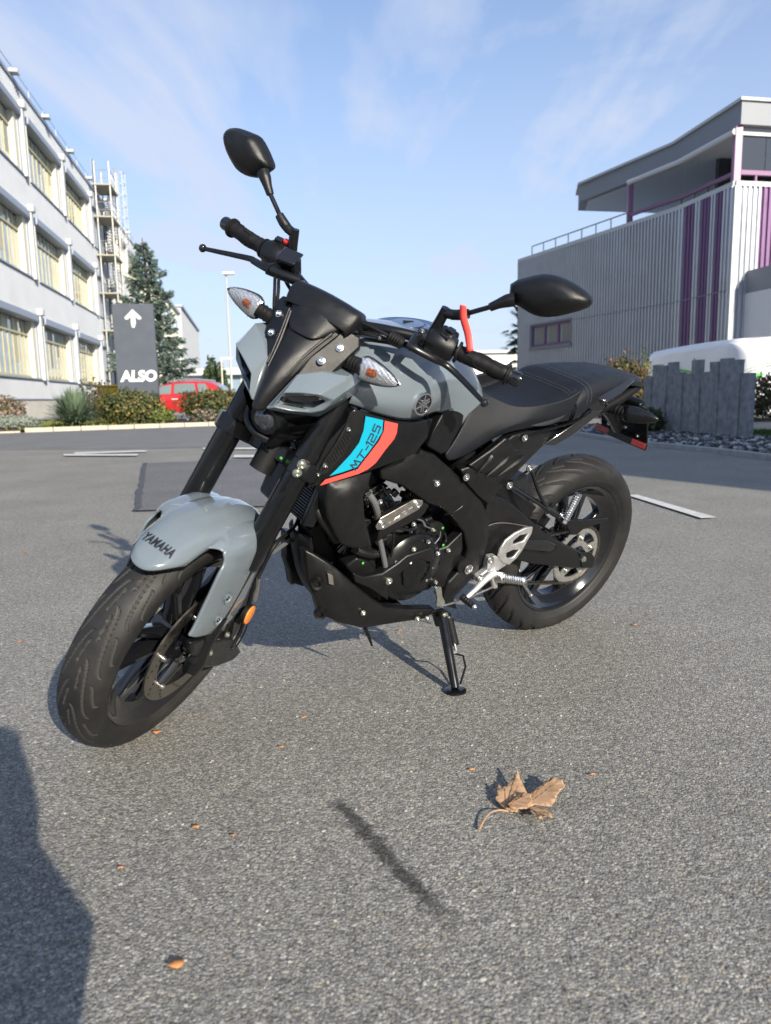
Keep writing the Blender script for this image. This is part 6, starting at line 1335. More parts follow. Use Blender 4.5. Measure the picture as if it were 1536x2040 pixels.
# crescent welt between the flat top panel and the bolster
PT_ = [(.262, .872, .138), (.225, .893, .132), (.18, .904, .122), (.12, .911, .110), (.06, .914, .099), (0, .913, .088), (-.06, .907, .076), (-.11, .898, .060), (-.142, .888, .042)]
q = MB(); g = cr_grid(seat_loft(PT_, lambda x: min(.893, .800+(.26-x)*.42) if x > -.02 else .893-.10*(-.02-x), 1.0), 5, 4); q.grid(g); n_ = len(g[0]); q.f += [tuple(range(n_)), tuple((len(g)-1)*n_+j for j in range(n_))]; pil = obj('pillion_seat', q, M['seat'], bike, ang=60)
THR = mat('seat_thread', (.10, .105, .115), .6)
for (x, zt, w, par) in ((.262, .8745, .1335, seat), (.271, .8685, .1365, seat), (.222, .896, .1345, pil), (.207, .900, .1335, pil)):
    q = MB(); prof_s = [(w*1.022, zt-.05), (w*1.004, zt-.0285), (w*.88, zt-.008), (w*.6, zt+.0012), (w*.3, zt+.0022), (0, zt+.0028)]; L_ = prof_s+[(-a, b) for a, b in reversed(prof_s[:-1])]; P_ = cr_line([Vector((x, a, b)) for a, b in L_], 1, 8)[0]
    for i in range(0, len(P_)-1):
        if i % 2 == 0: q.tube([P_[i], P_[i+1]], .0007, 4, smooth=False)
    st_ = obj('stitching', q, THR, par); st_['kind'] = 'stuff'
# flank under the rider seat, running down beside the tank
fl = [[(.5937,.088,.881),(.6137,.104,.8422),(.6388,.116,.7986),(.6668,.124,.7542),(.6898,.128,.7227)],
      [(.5402,.1,.8605),(.572,.118,.8246),(.6004,.128,.7854),(.6329,.131,.7469),(.6748,.13,.7078)],
      [(.4783,.125,.8431),(.5039,.134,.8172),(.5417,.137,.7927),(.5829,.135,.7617),(.6213,.13,.719)],
      [(.396,.143,.8482),(.419,.146,.8238),(.4511,.146,.8085),(.4895,.143,.7954),(.5167,.133,.7686)],
      [(.313,.145,.8651),(.3279,.147,.8354),(.3466,.147,.822),(.3637,.144,.8076),(.3778,.136,.7886)],
      [(.2617,.142,.8871),(.2739,.143,.8525),(.2787,.143,.8385),(.2787,.14,.8205),(.2748,.133,.798)]]
q = MB(); q.grid(cr_grid(fl, 5, 5)); both('seat_flank', q, M['seat'], thick=.008, ang=60)
# knee insert between tank and flank
kn = [(.719,.125,.8261)]
ki = [(884,824,.140),(905,800,.118),(928,826,.112),(922,850,.118),(903,880,.125),(893,900,.128),(880,906,.130),(855,893,.140),(868,860,.148)]
q = MB(); q.prism([(.7311,.138,.8332),(.6876,.118,.8557),(.6393,.112,.8195),(.6421,.116,.7922),(.6683,.122,.7535),(.6802,.125,.7262),(.7029,.128,.7235),(.7611,.138,.7514),(.7558,.146,.7944)], (0, -.05, 0)); both('knee_panel', q, M['matte'], bevel=.006, seg=3)

# ---- tail: side cover, subframe trim, fins, rear light, plate carrier
sc_ = [(.6326,.6797),(.6006,.6895),(.5767,.6961),(.5257,.7328),(.4778,.7647),(.4456,.7712),(.2033,.7696),(.0803,.78),(.0963,.763),(.2156,.7362),(.3057,.7187),(.3806,.6785),(.4412,.642),(.4845,.6058),(.508,.5729),(.5494,.5976),(.6006,.6381)]
both('side_cover', plate(sc_, sf['cover'], .03, dome=.006, step=.022), M['matte'], bevel=.003)
CF = lambda x, z: sf['cover'](x, z)+.006
sv = [(.6175,.6942),(.5526,.7344),(.5117,.7636),(.4945,.76),(.4705,.7296),(.3941,.7214),(.3963,.703),(.4944,.6575),(.5246,.6556),(.5793,.6741)]
both('side_cover_inset', plate(sv, CF, .01, .0035, dome=.004, step=.02), M['matte'], bevel=.004, seg=3)
for k, l in enumerate(([(.5881,.6748),(.5658,.7008),(.5536,.7193),(.5498,.7246)], [(.5546,.6609),(.5215,.6879),(.4994,.7047),(.488,.7152)], [(.513,.659),(.475,.6846),(.4455,.7007),(.4288,.708)])):
    a, b, c_, d_ = [Vector(p) for p in l]; q = MB(); P3 = cr_line([Vector((v.x, CF(v.x, v.y)+.007, v.y)) for v in (a, b, c_, d_)], 1, 5)[0]; k_ = len(P3)
    q.tube(P3, [.0012+.0085*sin(pi*i/(k_-1)) for i in range(k_)], 8, smooth=False, flat=1); both('air_scoop', q, M['matte'])
for x, z in [(.4406,.7593),(.6192,.6626)]: screw((x, CF(x, z)+.004, z), r=.0080); 
q = MB(); q.tube([(.4795,.138,.7493),(.3806,.135,.7714),(.288,.128,.7824),(.2207,.12,.7918),(.1604,.112,.8139)], [.002, .003, .003, .003, .002], 6); both('cover_edge', q, M['satin'])
# tapering tail fairing
tf = [[(.2632,.122,.7881),(.1784,.112,.8262),(.1655,.11,.843),(.1224,.108,.8236)], ]
q = MB(); q.prism([(.3123,.105,.7198),(.2083,.112,.7827),(.1533,.112,.8286),(.1101,.11,.8419),(.0805,.106,.831),(.1088,.104,.8023),(.1813,.1,.7475),(.2635,.1,.7122)], (0, -.03, 0)); both('tail_fairing', q, M['gloss'], bevel=.004)
q = MB(); q.prism([(.1878,.116,.8277),(.167,.118,.8557),(.1149,.12,.8406),(.1057,.116,.8197),(.1326,.112,.8101)], (0, -.05, 0)); both('tail_block', q, M['gloss'], bevel=.004)
fin = [(.1583,.112,.8567),(.0949,.104,.8756),(.0161,.096,.9012),(-.0139,.094,.9081),(-.0172,.098,.9001),(.0388,.116,.8801),(.0646,.124,.8693),(.1314,.138,.8495)]
q = MB(); f_ = [Vector(p) for p in fin]; q.prism(f_, (0, -.004, -.008)); both('tail_fin', q, M['gloss'], bevel=.0025)
q = MB(); q.grid(cr_grid([[Vector((.20, -.10, .80)), Vector((.20, 0, .79)), Vector((.20, .10, .80))], [Vector((.05, -.095, .835)), Vector((.05, 0, .825)), Vector((.05, .095, .835))], [Vector((-.05, -.075, .865)), Vector((-.05, 0, .86)), Vector((-.05, .075, .865))], [Vector((-.13, -.045, .878)), Vector((-.13, 0, .875)), Vector((-.13, .045, .878))]], 3, 3)); obj('tail_underside', q, M['dull'], bike, thick=.02)
q = MB(); q.box((-.120, 0, .855), (.03, .07, .020)); obj('tail_light', q, M['redref'], bike, bevel=.008)
# plate carrier arm and plate seen from its back
PC_ = Vector([(-.1573,0,.7454)][0]); RC_ = Vector([(-.1661,0,.6849)][0])
q = MB(); q.tube([(.08, 0, .82), (.0, 0, .80), (-.06, 0, .78), (PC_.x+.02, 0, PC_.z-.03)], [.035, .030, .026, .022], 10, flat=.8); arm = obj('plate_arm', q, M['satin'], bike)
PRm = Matrix.Rotation(.42, 3, 'Y')
q = MB(); q.box(PC_, (.006, .190, .135), PRm); pl = obj('plate_holder', q, M['satin'], bike, bevel=.003)
q = MB(); q.box(PC_+PRm @ Vector((0, 0, .076)), (.03, .15, .02), PRm); obj('plate_light', q, M['satin'], pl, bevel=.005)
for (y_, z_) in ((-.06, .04), (.06, .04), (-.06, -.04), (.06, -.04), (.012, .01), (.012, -.025)): screw(PC_+PRm @ Vector((.004, y_, z_)), PRm @ Vector((1, 0, 0)), r=.005, parent=pl)
RPm = Matrix.Translation((0, 0, 0))
for y_ in (-.075, .075): q = MB(); q.box(RC_+Vector((0, y_, 0)), (.010, .055, .020)); obj('rear_reflector', q, M['redref'], pl, bevel=.002)
q = MB(); q.box(RC_, (.008, .21, .024)); obj('reflector_bar', q, M['satin'], pl, bevel=.002)
SG0, SG1 = [Vector(p) for p in [(.0285,.125,.8114),(-.0114,.22,.8184)]]
for s in (1, -1): signal((SG0.x, s*SG0.y, SG0.z), (SG1.x-SG0.x, s*(SG1.y-SG0.y), SG1.z-SG0.z), (SG1-SG0).length, .031, 'turn_signal', None, False, (SG0.x+.005, s*.05, SG0.z-.004))

# ---- frame, engine, belly
fr_ = [(.8074,.7303),(.7801,.744),(.7231,.725),(.6573,.6803),(.5843,.6283),(.5328,.5887),(.4859,.527),(.466,.4706),(.4671,.4077),(.4826,.3539),(.5109,.3183),(.548,.2812),(.5239,.2382),(.5636,.2548),(.591,.2849),(.5846,.3398),(.542,.38),(.5379,.4342),(.565,.4885),(.6229,.5433),(.6644,.5739),(.718,.5924),(.8084,.6487),(.8721,.6712),(.8816,.6987)]
both('frame', plate(fr_, sf['frame'], .045, dome=.008, step=.022), M['matte'], bevel=.005, seg=3)
q = MB(); q.tube([(.6601,.135,.558),(.6274,.135,.5628),(.6019,.135,.5772)], .0007, 5); obj('frame_seam', q, M['satin'], bike)
for x, z, r_ in [(*p, r) for p, r in zip([(.7056,.6502),(.528,.3761)], (.0072, .0115))]:
    screw((x, .1345, z), r=r_)
# engine block core and castings
q = MB(); q.box((.74, 0, .40), (.30, .17, .22)); eng = obj('crankcase', q, M['dull'], bike, bevel=.02)
q = MB(); cylR = Matrix.Rotation(.55, 3, 'Y'); q.box((.86, 0, .56), (.13, .14, .20), cylR); cyl_ = obj('cylinder', q, M['dull'], bike, bevel=.01)
for k in range(8):
    q = MB(); q.box(Vector((.86, 0, .56))+cylR @ Vector((0, 0, -.07+k*.018)), (.150, .165, .004), cylR); obj('cooling_fin', q, M['satin'], cyl_, bevel=.001)
q = MB(); q.lathe((.715, .09, .40), (0, 1, 0), [(0, .10), (.022, .098), (.034, .085), (.036, .05), (.030, .048), (.030, .040), (.037, .038), (.039, .030), (.039, 0)], 48); gc = obj('generator_cover', q, M['satin'], bike, ang=40)
g1 = [(.9136,.4279),(.881,.4109),(.8232,.4124),(.7803,.4344),(.7552,.4522),(.7204,.4571),(.6757,.4652),(.6508,.4316),(.6642,.4156),(.7072,.4344),(.7342,.4299),(.7988,.3668),(.7873,.324),(.8549,.3743),(.9031,.4005)]
obj('engine_guard', plate(g1, const(.125), .03, .006, dome=.005, step=.02), M['matte'], bike, bevel=.004, seg=3)
g2 = [(.65,.4284),(.6342,.4486),(.6071,.4522),(.565,.4885),(.5493,.4359),(.5539,.3977),(.5831,.3554),(.5841,.3158),(.632,.3296),(.6531,.3678),(.6534,.3986)]
obj('sprocket_cover', plate(g2, const(.118), .03, dome=.004, step=.025), M['matte'], bike, bevel=.004)
g3 = [(.9164,.1,.4322),(.8942,.11,.4563),(.8571,.11,.4419),(.8199,.11,.4068),(.8644,.11,.397),(.9017,.1,.4054)]; q = MB(); q.prism(g3, (0, -.06, 0)); obj('water_pump', q, M['matte'], bike, bevel=.006, seg=3)
both_cr = [(.8627,.5584),(.7972,.5941),(.7393,.6015),(.7147,.592),(.7258,.5696),(.7391,.5571),(.8291,.524),(.859,.5059)]
obj('engine_bracket', plate(both_cr, const(.135), .03, dome=.003, step=.03), M['matte'], bike, bevel=.004)
tp = [(.8817,.147,.5576),(.8725,.147,.5791),(.7784,.147,.6192),(.7507,.147,.6136),(.7495,.147,.6013),(.7609,.147,.5889),(.8562,.147,.5476),(.8756,.147,.5488)]
q = MB(); q.prism(tp, (0, -.004, 0)); pm_ = obj('model_plate', q, M['titan'], bike, bevel=.001)
for p_ in [(.8662,.149,.5619),(.7689,.149,.6043)]: screw(p_, r=.009, parent=pm_)
for a_, b_ in (((775,1043),(779,1041)), ((786,1036),(796,1028)), ((792,1037),(796,1035)), ((802,1022),(808,1019)), ((806,1026),(810,1024)), ((814,1013),(822,1009))):
    pass
q = MB()
for (x0, y0, x1, y1) in (): pass
sl2 = [[(.8461,.1475,.5627),(.8392,.1475,.5659)], [(.8305,.1475,.5675),(.8257,.1475,.5736),(.8147,.1475,.5791)], [(.8208,.1475,.5717),(.8139,.1475,.5749)], [(.8102,.1475,.5866),(.8004,.1475,.5909)], [(.8015,.1475,.5816),(.7945,.1475,.5848)], [(.7919,.1475,.594),(.7807,.1475,.5995)]]
for l in sl2: q.tube([Vector(p) for p in l], .0011, 5, smooth=False)
obj('plate_print', q, M['chrome'], pm_)
# second casting lid, pipes, linkages and hoses in the dark engine bay
for (px_, r_, d_) in (([(.699,.11,.5081)][0], .024, .02), ([(.6648,.125,.3959)][0], .015, .012), ([(.8384,.1,.5821)][0], .020, .02), ([(.7163,.128,.3745)][0], .027, .006)):
    q = MB(); q.lathe(Vector(px_)-Vector((0, d_, 0)), (0, 1, 0), [(0, r_*1.15), (d_*.8, r_*1.1), (d_, r_), (d_, r_*.72), (d_*.8, r_*.7), (d_*.8, 0)], 28); obj('casting_lid', q, M['satin'], bike, ang=40)
hoses = [([(.8978,.12,.6328),(.8832,.125,.614),(.8635,.12,.5804),(.8568,.11,.5643)], .0085, 'hose'), ([(.8477,.115,.5217),(.8292,.115,.4799),(.8057,.115,.4216)], .0070, 'hose'), ([(.8059,.12,.5324),(.7978,.12,.492),(.793,.115,.4458),(.7861,.11,.4202)], .0030, 'dull'), ([(.8035,.115,.5381),(.7783,.118,.5265),(.745,.118,.5193),(.7306,.118,.5274)], .0045, 'gloss'),
         ([(.7407,.12,.5522),(.7155,.12,.5407),(.7021,.12,.5247),(.6764,.12,.5142),(.6646,.12,.5068)], .0030, 'steel'), ([(.6485,.12,.5032),(.6459,.12,.4852),(.6588,.12,.4677)], .0018, 'steel'), ([(.8467,.1,.6418),(.8301,.1,.6177),(.8027,.1,.5946)], .003, 'dull'), ([(.6289,.115,.4953),(.619,.115,.4761),(.6165,.11,.4537)], .0035, 'gloss'), ([(.8326,.09,.6271),(.824,.09,.606),(.81,.09,.5965)], .0018, 'cyan'), ([(.903,.09,.4784),(.8775,.1,.4655),(.8421,.1,.4544),(.8151,.1,.4589)], .012, 'dull')]
for l, r_, m_ in hoses: q = MB(); q.tube(l, r_, 10); obj('hose' if r_ > .0032 else 'cable', q, M[m_], bike)
for i, p_ in enumerate([(.8656,.125,.6134),(.8035,.137,.3891),(.7817,.12,.4349),(.7363,.13,.4679),(.692,.13,.4833),(.6757,.12,.5112),(.6506,.13,.4431),(.6151,.13,.4468),(.7436,.12,.5357),(.7457,.11,.3149),(.6874,.11,.3097),(.6646,.12,.3594),(.7405,.11,.5107),(.8876,.11,.6367),(.6264,.12,.3447),(.6523,.12,.3958)]): screw(p_, r=(.0055, .008, .005, .0055, .005, .0045, .0055, .005, .0055, .0045, .0045, .005, .003, .003, .005, .003)[i], m='zinc' if i % 2 else 'steel')
for p_ in [(.8763,.112,.4403),(.6419,.12,.5112),(.6274,.12,.4587)]: q = MB(); q.box(p_, (.006, .003, .006)); obj('paint_mark', q, M['green'], bike, bevel=.001)
q = MB()
rngp = random.Random(44)
for i in range(46):   # small castings, ribs and pipes that fill the bay between cylinder and frame
    c_ = Vector((rngp.uniform(.70, .93), rngp.uniform(.02, .10), rngp.uniform(.44, .70))); q = MB()
    if i % 3: q.box(c_, (rngp.uniform(.01, .05), rngp.uniform(.01, .03), rngp.uniform(.008, .03)), Matrix.Rotation(rngp.uniform(-1, 1), 3, 'Y'))
    else: q.cyl(c_, c_+Vector((rngp.uniform(-.05, .05), rngp.uniform(-.01, .03), rngp.uniform(-.05, .05))), rngp.uniform(.004, .012), 10)
    obj('engine_fitting', q, M[('satin', 'dull', 'gloss')[i % 3]], bike, bevel=.002 if i % 3 else 0)
q = MB(); q.box((.88, 0, .76), (.22, .14, .12)); obj('airbox', q, M['dull'], bike, bevel=.02)
q = MB(); q.tube([(.55, 0, .42), (.50, 0, .60), (.62, 0, .78)], .05, 12); obj('rear_frame_tube', q, M['dull'], bike)
q = MB(); q.lathe((.42, 0, .62), Vector((.35, 0, 1)), [(-.14, 0), (-.14, .022), (-.10, .022)]+[(-.10+k*.012, .032 if k % 2 else .022) for k in range(16)]+[(.10, .022), (.14, .02), (.14, 0)], 20); obj('shock_absorber', q, M['satin'], bike)
# exhaust pipe hugging the right side
q = MB(); q.tube([(.89, -.01, .50), (.925, -.01, .42), (.905, -.02, .33), (.82, -.04, .275), (.70, -.07, .265), (.55, -.12, .28)], .020, 14); obj('exhaust_pipe', q, M['dull'], bike)
q = MB(); q.tube([(.60, -.12, .26), (.50, -.15, .28), (.30, -.17, .31), (.12, -.18, .35)], [.035, .050, .052, .040], 16); obj('silencer', q, M['satin'], bike)
# belly pan
bl = [(1.0208,.4765),(1.0008,.4681),(.978,.4544),(.9512,.4369),(.9049,.3954),(.8109,.3154),(.7811,.2939),(.698,.2704),(.6289,.2576),(.6002,.2499),(.6083,.2385),(.6266,.2243),(.7157,.2326),(.8422,.2421),(.8989,.2657),(.9249,.2776),(.9489,.2901),(.966,.2941),(.9849,.3476),(1.0055,.3881)]
both('belly_pan', plate(bl, sf['belly'], .03, dome=.008, step=.022), M['matte'], bevel=.005, seg=3)
q = MB(); rws = []
for z_, x_ in ((.262, .90), (.30, .965), (.36, 1.005), (.43, 1.03), (.50, 1.045)): x_ -= .035; rws.append([Vector((x_-.012, -.055, z_)), Vector((x_+.008, -.028, z_)), Vector((x_+.012, 0, z_)), Vector((x_+.008, .028, z_)), Vector((x_-.012, .055, z_))])
q.grid(cr_grid(rws, 3, 3)); obj('belly_pan_nose', q, M['matte'], bike, thick=.006)
q = MB(); q.prism([(.90, -.09, .262), (.90, .09, .262), (.68, .10, .245), (.68, -.10, .245)], (0, 0, .006)); obj('belly_pan_floor', q, M['dull'], bike)
q = MB(); q.prism([(.9745,.102,.4261),(.9606,.104,.4206),(.9547,.106,.3924),(.9687,.104,.3981)], (0, .009, 0)); obj('belly_strap', q, M['titan'], bike, bevel=.001)
for p_ in [(.9763,.1,.3973),(.9525,.095,.3029)]: q = MB(); q.lathe(Vector(p_)+Vector((.02, .004, 0)), (.4, 1, 0), [(-.01, .016), (.004, .014), (.002, .008), (-.006, .006), (-.006, 0)], 20); obj('pan_boss', q, M['matte'], bike)
q = MB(); bl2 = [(.9983,.03,.504),(.9617,.03,.5267),(.9324,.03,.4742),(.884,.03,.4019),(.9132,.03,.395),(.9708,.03,.4374)]; q.prism(bl2, (0, -.06, 0)); obj('belly_pan_duct', q, M['dull'], bike, bevel=.006)
for x, z in [(.6731,.2426),(.6384,.2367),(.8618,.3016)]: screw((x, .128 if x < .9 else .12, z), r=.0062, m='zinc')
q = MB(); q.tube([(.826,.1,.2323),(.8096,.1,.2032),(.7915,.1,.1666)], [.006, .005, .003], 8); obj('drain_tube', q, M['dull'], bike)

# ---- side stand
sp0 = Vector([(.5836,.125,.2392)][0]); WBM = BM.inverted(); foot = WBM @ Vector((*[(.1788,1.9024)][0], .012))
q = MB(); q.prism([(.6135,.11,.2465),(.5739,.11,.2481),(.5362,.11,.2235),(.5375,.11,.1984),(.562,.11,.1835),(.5859,.11,.1906),(.5994,.11,.217)], (0, .008, 0)); obj('stand_bracket', q, M['satin'], bike, bevel=.002)
q = MB(); q.tube([sp0, sp0.lerp(foot, .5)+Vector((.004, .006, 0)), foot], [.0145, .0135, .0115], 16); stn = obj('side_stand', q, M['satin'], bike)
q = MB(); fw = WBM.to_3x3() @ Vector((0, 0, 1)); q.lathe(foot-fw*.010, fw, [(0, 0), (0, .030), (.005, .030), (.007, .024), (.007, 0)], 28); ft = obj('stand_foot', q, M['satin'], stn, ang=40)
screw(sp0+Vector((.0, .014, .0)), r=.009, m='zinc')
q = MB(); hk = [(.6211,.24,.1624),(.5734,.245,.1364),(.5747,.25,.1116),(.5968,.262,.0807)]; 
h0 = Vector([(.5938,.225,.1385)][0])
ha = [WBM @ Vector((*[(.1758,1.8991)][0], .012))]
s_a = sp0.lerp(foot, .55); s_b = foot
q = MB(); q.tube([s_a+Vector((-.010, .0, 0)), s_a+Vector((-.046, .010, -.012)), s_a.lerp(s_b, .35)+Vector((-.044, .012, -.008)), s_b+Vector((-.016, .0, .010))], .0032, 8, smooth=False); obj('stand_loop', q, M['satin'], stn)
# return springs
q = MB(); a_, b_ = sp0+Vector((-.022, .008, -.012)), sp0.lerp(foot, .50)+Vector((-.022, .006, 0)); dd = (b_-a_); q.tube([a_+dd*.08, a_+dd*.86], .0125, 14, smooth=False); obj('spring_sleeve', q, M['dull'], stn)
q = MB(); q.tube([a_, a_+dd*.1], .004, 8, smooth=False); q.tube([a_+dd*.84, b_+dd*.06], .004, 8, smooth=False); q.tube([b_+dd*.05, sp0.lerp(foot, .55)], .006, 8, smooth=False); obj('spring_hook', q, M['zinc'], stn)

# ---- swingarm, chain, sprocket
so2 = [(.4821,.563),(.4637,.5836),(.4098,.563),(.3086,.4967),(.2136,.4353),(.1169,.3841),(.0087,.3359),(-.0609,.3104),(-.0437,.2907),(-.0213,.2719),(.0174,.2765),(.2318,.3283),(.3735,.3781),(.4296,.3999),(.4606,.3723),(.4868,.4324)]
hole = [(.3865,.4211),(.3059,.4245),(.205,.4104),(.1493,.3852),(.1516,.3664),(.1781,.3651),(.3177,.3962)]
q = plate(so2, sf['swing'], .035, dome=.005, step=.022); both('swingarm', q, M['matte'], bevel=.005, seg=3)
q = plate(hole, lambda x, z: .1105, .006, .0025, step=.04); both('swingarm_recess', q, M['gloss'], bevel=.002)
q = MB(); q.tube([(.2898,.113,.3894),(.1911,.113,.3659),(.1565,.113,.3694),(.1536,.113,.3863)], .0022, 6); obj('recess_edge', q, M['satin'], bike)
q = MB(); q.tube([(.4747,.112,.4889),(.4455,.113,.4965),(.3955,.113,.4918),(.3033,.113,.469)], .0018, 6); obj('swingarm_edge', q, M['titan'], bike)
q = MB(); q.cyl((.543, -.13, .387), (.543, .13, .387), .022, 20); obj('swingarm_pivot', q, M['dull'], bike)
q = plate([(.4684,.5419),(.4298,.6071),(.3694,.5818),(.2223,.4994),(.1431,.4496),(.1623,.4209),(.2527,.4612),(.368,.5313),(.4159,.5598)], const(.06), .03, step=.03); obj('chain_guard', q, M['satin'], bike, bevel=.004)
q = plate([(.1588,.4793),(.0702,.4685),(-.0484,.4611),(-.0339,.4488),(.058,.4377),(.0857,.4188),(.1101,.4221),(.1449,.454)], const(.128), .012, step=.03); obj('hugger_fin', q, M['matte'], bike, bevel=.003)
# sprocket with teeth and cut-outs, made as spokes between two rings
SPK = []
NT = 46; q = MB(); oc = (0, .314); vs = []; k_ = NT*4
rr_ = []
for i in range(k_):
    a = 2*pi*i/k_; ph = i % 4; r = .099 if ph in (0, 3) else .1045
    rr_.append(r)
y0, y1 = .079, .085
for yy in (y0, y1):
    for i in range(k_): a = 2*pi*i/k_; vs += [(cos(a)*.082, yy, .314+sin(a)*.082), (cos(a)*rr_[i], yy, .314+sin(a)*rr_[i])]
fs = []
for b_ in (0, 2*k_):
    for i in range(k_): j = (i+1) % k_; fs.append((b_+2*i, b_+2*i+1, b_+2*j+1, b_+2*j))
for i in range(k_): j = (i+1) % k_; fs += [(2*i+1, 2*j+1, 2*k_+2*j+1, 2*k_+2*i+1), (2*i, 2*k_+2*i, 2*k_+2*j, 2*j)]
q.add(vs, fs); SPM = mat('sprocket_steel', (.50, .50, .48), .38, .85, 0, 70, .1); spr = obj('sprocket', q, SPM, bike, ang=30)
for k in range(5):
    a = 2*pi*k/5+.3; q = MB(); q.prism([(.045*cos(a-.35), .0795, .314+.045*sin(a-.35)), (.084*cos(a-.16), .0795, .314+.084*sin(a-.16)), (.084*cos(a+.16), .0795, .314+.084*sin(a+.16)), (.045*cos(a+.35), .0795, .314+.045*sin(a+.35))], (0, .005, 0)); obj('sprocket_arm', q, SPM, spr)
    screw((.062*cos(a), .086, .314+.062*sin(a)), parent=spr, r=.0065, m='zinc')
obj('sprocket_centre', ringdisc((0, .314), .082, .030, .050, .006, 48), SPM, spr)
# chain: alternating link plates round the rear sprocket and back to the engine
cp = []; fs_ = Vector((.52, .36)); r1, r2 = .1015, .030; c1, c2 = Vector((0, .314)), fs_
dv_ = (c2-c1); D = dv_.length; ang = atan2(dv_.y, dv_.x); off_ = math.acos((r1-r2)/D)
a_top, a_bot = ang+off_, ang-off_
P1 = c1+Vector((cos(a_top), sin(a_top)))*r1; P2 = c2+Vector((cos(a_top), sin(a_top)))*r2; P3 = c2+Vector((cos(a_bot), sin(a_bot)))*r2; P4 = c1+Vector((cos(a_bot), sin(a_bot)))*r1
path = []
for i in range(40): path.append(P1.lerp(P2, i/40))
for i in range(16): a = a_top+(a_bot-a_top)*i/16; path.append(c2+Vector((cos(a), sin(a)))*r2)
for i in range(40): t = i/40; p = P3.lerp(P4, t); p.y -= .012*sin(pi*t); path.append(p)
for i in range(60): a = a_bot-(2*pi-(a_top-a_bot))*i/60; path.append(c1+Vector((cos(a), sin(a)))*r1)
cl_ = [0]
for i in range(len(path)): cl_.append(cl_[-1]+(path[(i+1) % len(path)]-path[i]).length)
nl = int(cl_[-1]/.0127/2)*2; chm = [None, None]; chain = thing_ch = None
def at_len(s):
    s %= cl_[-1]; i = max(k for k in range(len(path)) if cl_[k] <= s+1e-9); f = (s-cl_[i])/max(1e-9, (cl_[i+1]-cl_[i])); return path[i].lerp(path[(i+1) % len(path)], f)
q0 = MB(); q0.cyl((0, .074, 0), (0, .090, 0), .004, 8); chain = None
for i in range(nl):
    s = i*cl_[-1]/nl; a, b = at_len(s), at_len(s+cl_[-1]/nl); d = (b-a); an = atan2(d.y, d.x); c_ = (a+b)/2; L = d.length*.5+.0052; out_ = .0775 if i % 2 else .0755; wd = .0035
    q = MB(); rm = Matrix.Rotation(-an, 3, 'Y')
    for y_ in (.082+(.0065 if i % 2 else .0045), .082-(.0065 if i % 2 else .0045)):
        ring = [Vector((u*L, 0, v*.0046)) for u, v in ((-1, 0), (-.8, .8), (-.5, 1), (0, .62), (.5, 1), (.8, .8), (1, 0), (.8, -.8), (.5, -1), (0, -.62), (-.5, -1), (-.8, -.8))]
        q.prism([Vector((c_.x, y_-.0007, c_.y))+rm @ v for v in ring], (0, .0014, 0))
    q.cyl((a.x, .0745, a.y), (a.x, .0895, a.y), .0035, 8)
    o_ = obj('chain_link', q, M['chainm'], bike)
# axle nut, adjuster, drum
q = MB(); q.lathe((0, .105, .314), (0, 1, 0), [(0, .016), (.004, .016), (.004, .0105), (.012, .0105), (.012, .006), (.017, .006), (.017, 0)], 6); obj('axle_nut', q, M['zinc'], bike)
q = MB(); q.prism([(.0248,.112,.3382),(-.0336,.112,.3329),(-.0646,.112,.3059),(-.0648,.112,.2683),(-.0113,.112,.2772)], (0, -.006, 0)); obj('chain_adjuster', q, M['satin'], bike, bevel=.002)
q = MB(); q.cyl((0, -.13, .314), (0, .115, .314), .008, 12); obj('axle', q, M['steel'], bike)
q = MB(); q.lathe((0, .0, .314), (0, 1, 0), [(.03, .055), (.06, .052), (.075, .040), (.09, .030), (.10, .026), (.10, 0)], 32); obj('cush_drive', q, M['gloss'], bike)
dsk2 = obj('brake_disc', ringdisc((0, .314), -.07, .080, .110, .0045, 64), M['discm'], bike)

# ---- rear set: footrest bracket, heel plate, pegs, shift lever
hp = [(1062,1051),(1053,1050),(1035,1060),(1018,1072),(1004,1085),(996,1104),(994,1118),(1004,1128),(1018,1122),(1032,1110),(1045,1090),(1056,1072)]
hpo = [(.3256,.15,.4876),(.3542,.15,.4881),(.3941,.15,.476),(.4237,.15,.4581),(.4375,.15,.4333),(.4367,.15,.4109),(.4132,.15,.3847),(.3861,.15,.3737),(.3597,.15,.3924),(.3434,.15,.4176),(.3325,.15,.4468),(.3232,.15,.4681)]
i1 = [(.3355,.15,.4681),(.3713,.15,.4666),(.3925,.15,.4521),(.3904,.15,.439),(.3485,.15,.4458),(.3423,.15,.4578)]
i2 = [(.3562,.15,.4195),(.3851,.15,.4222),(.409,.15,.4162),(.4049,.15,.4027),(.3929,.15,.396),(.3735,.15,.3978)]
def ring_frame(o, w, th, dy): # rim following an outline
    c_ = sum((Vector(p) for p in o), Vector())/len(o); q = MB(); a = [Vector(p) for p in o]; b = [p+(c_-p).normalized()*w for p in a]; dyv = Vector((0, dy, 0)); q.grid([a, [p+dyv for p in a], [p+dyv for p in b], b, a], closed=True); return q
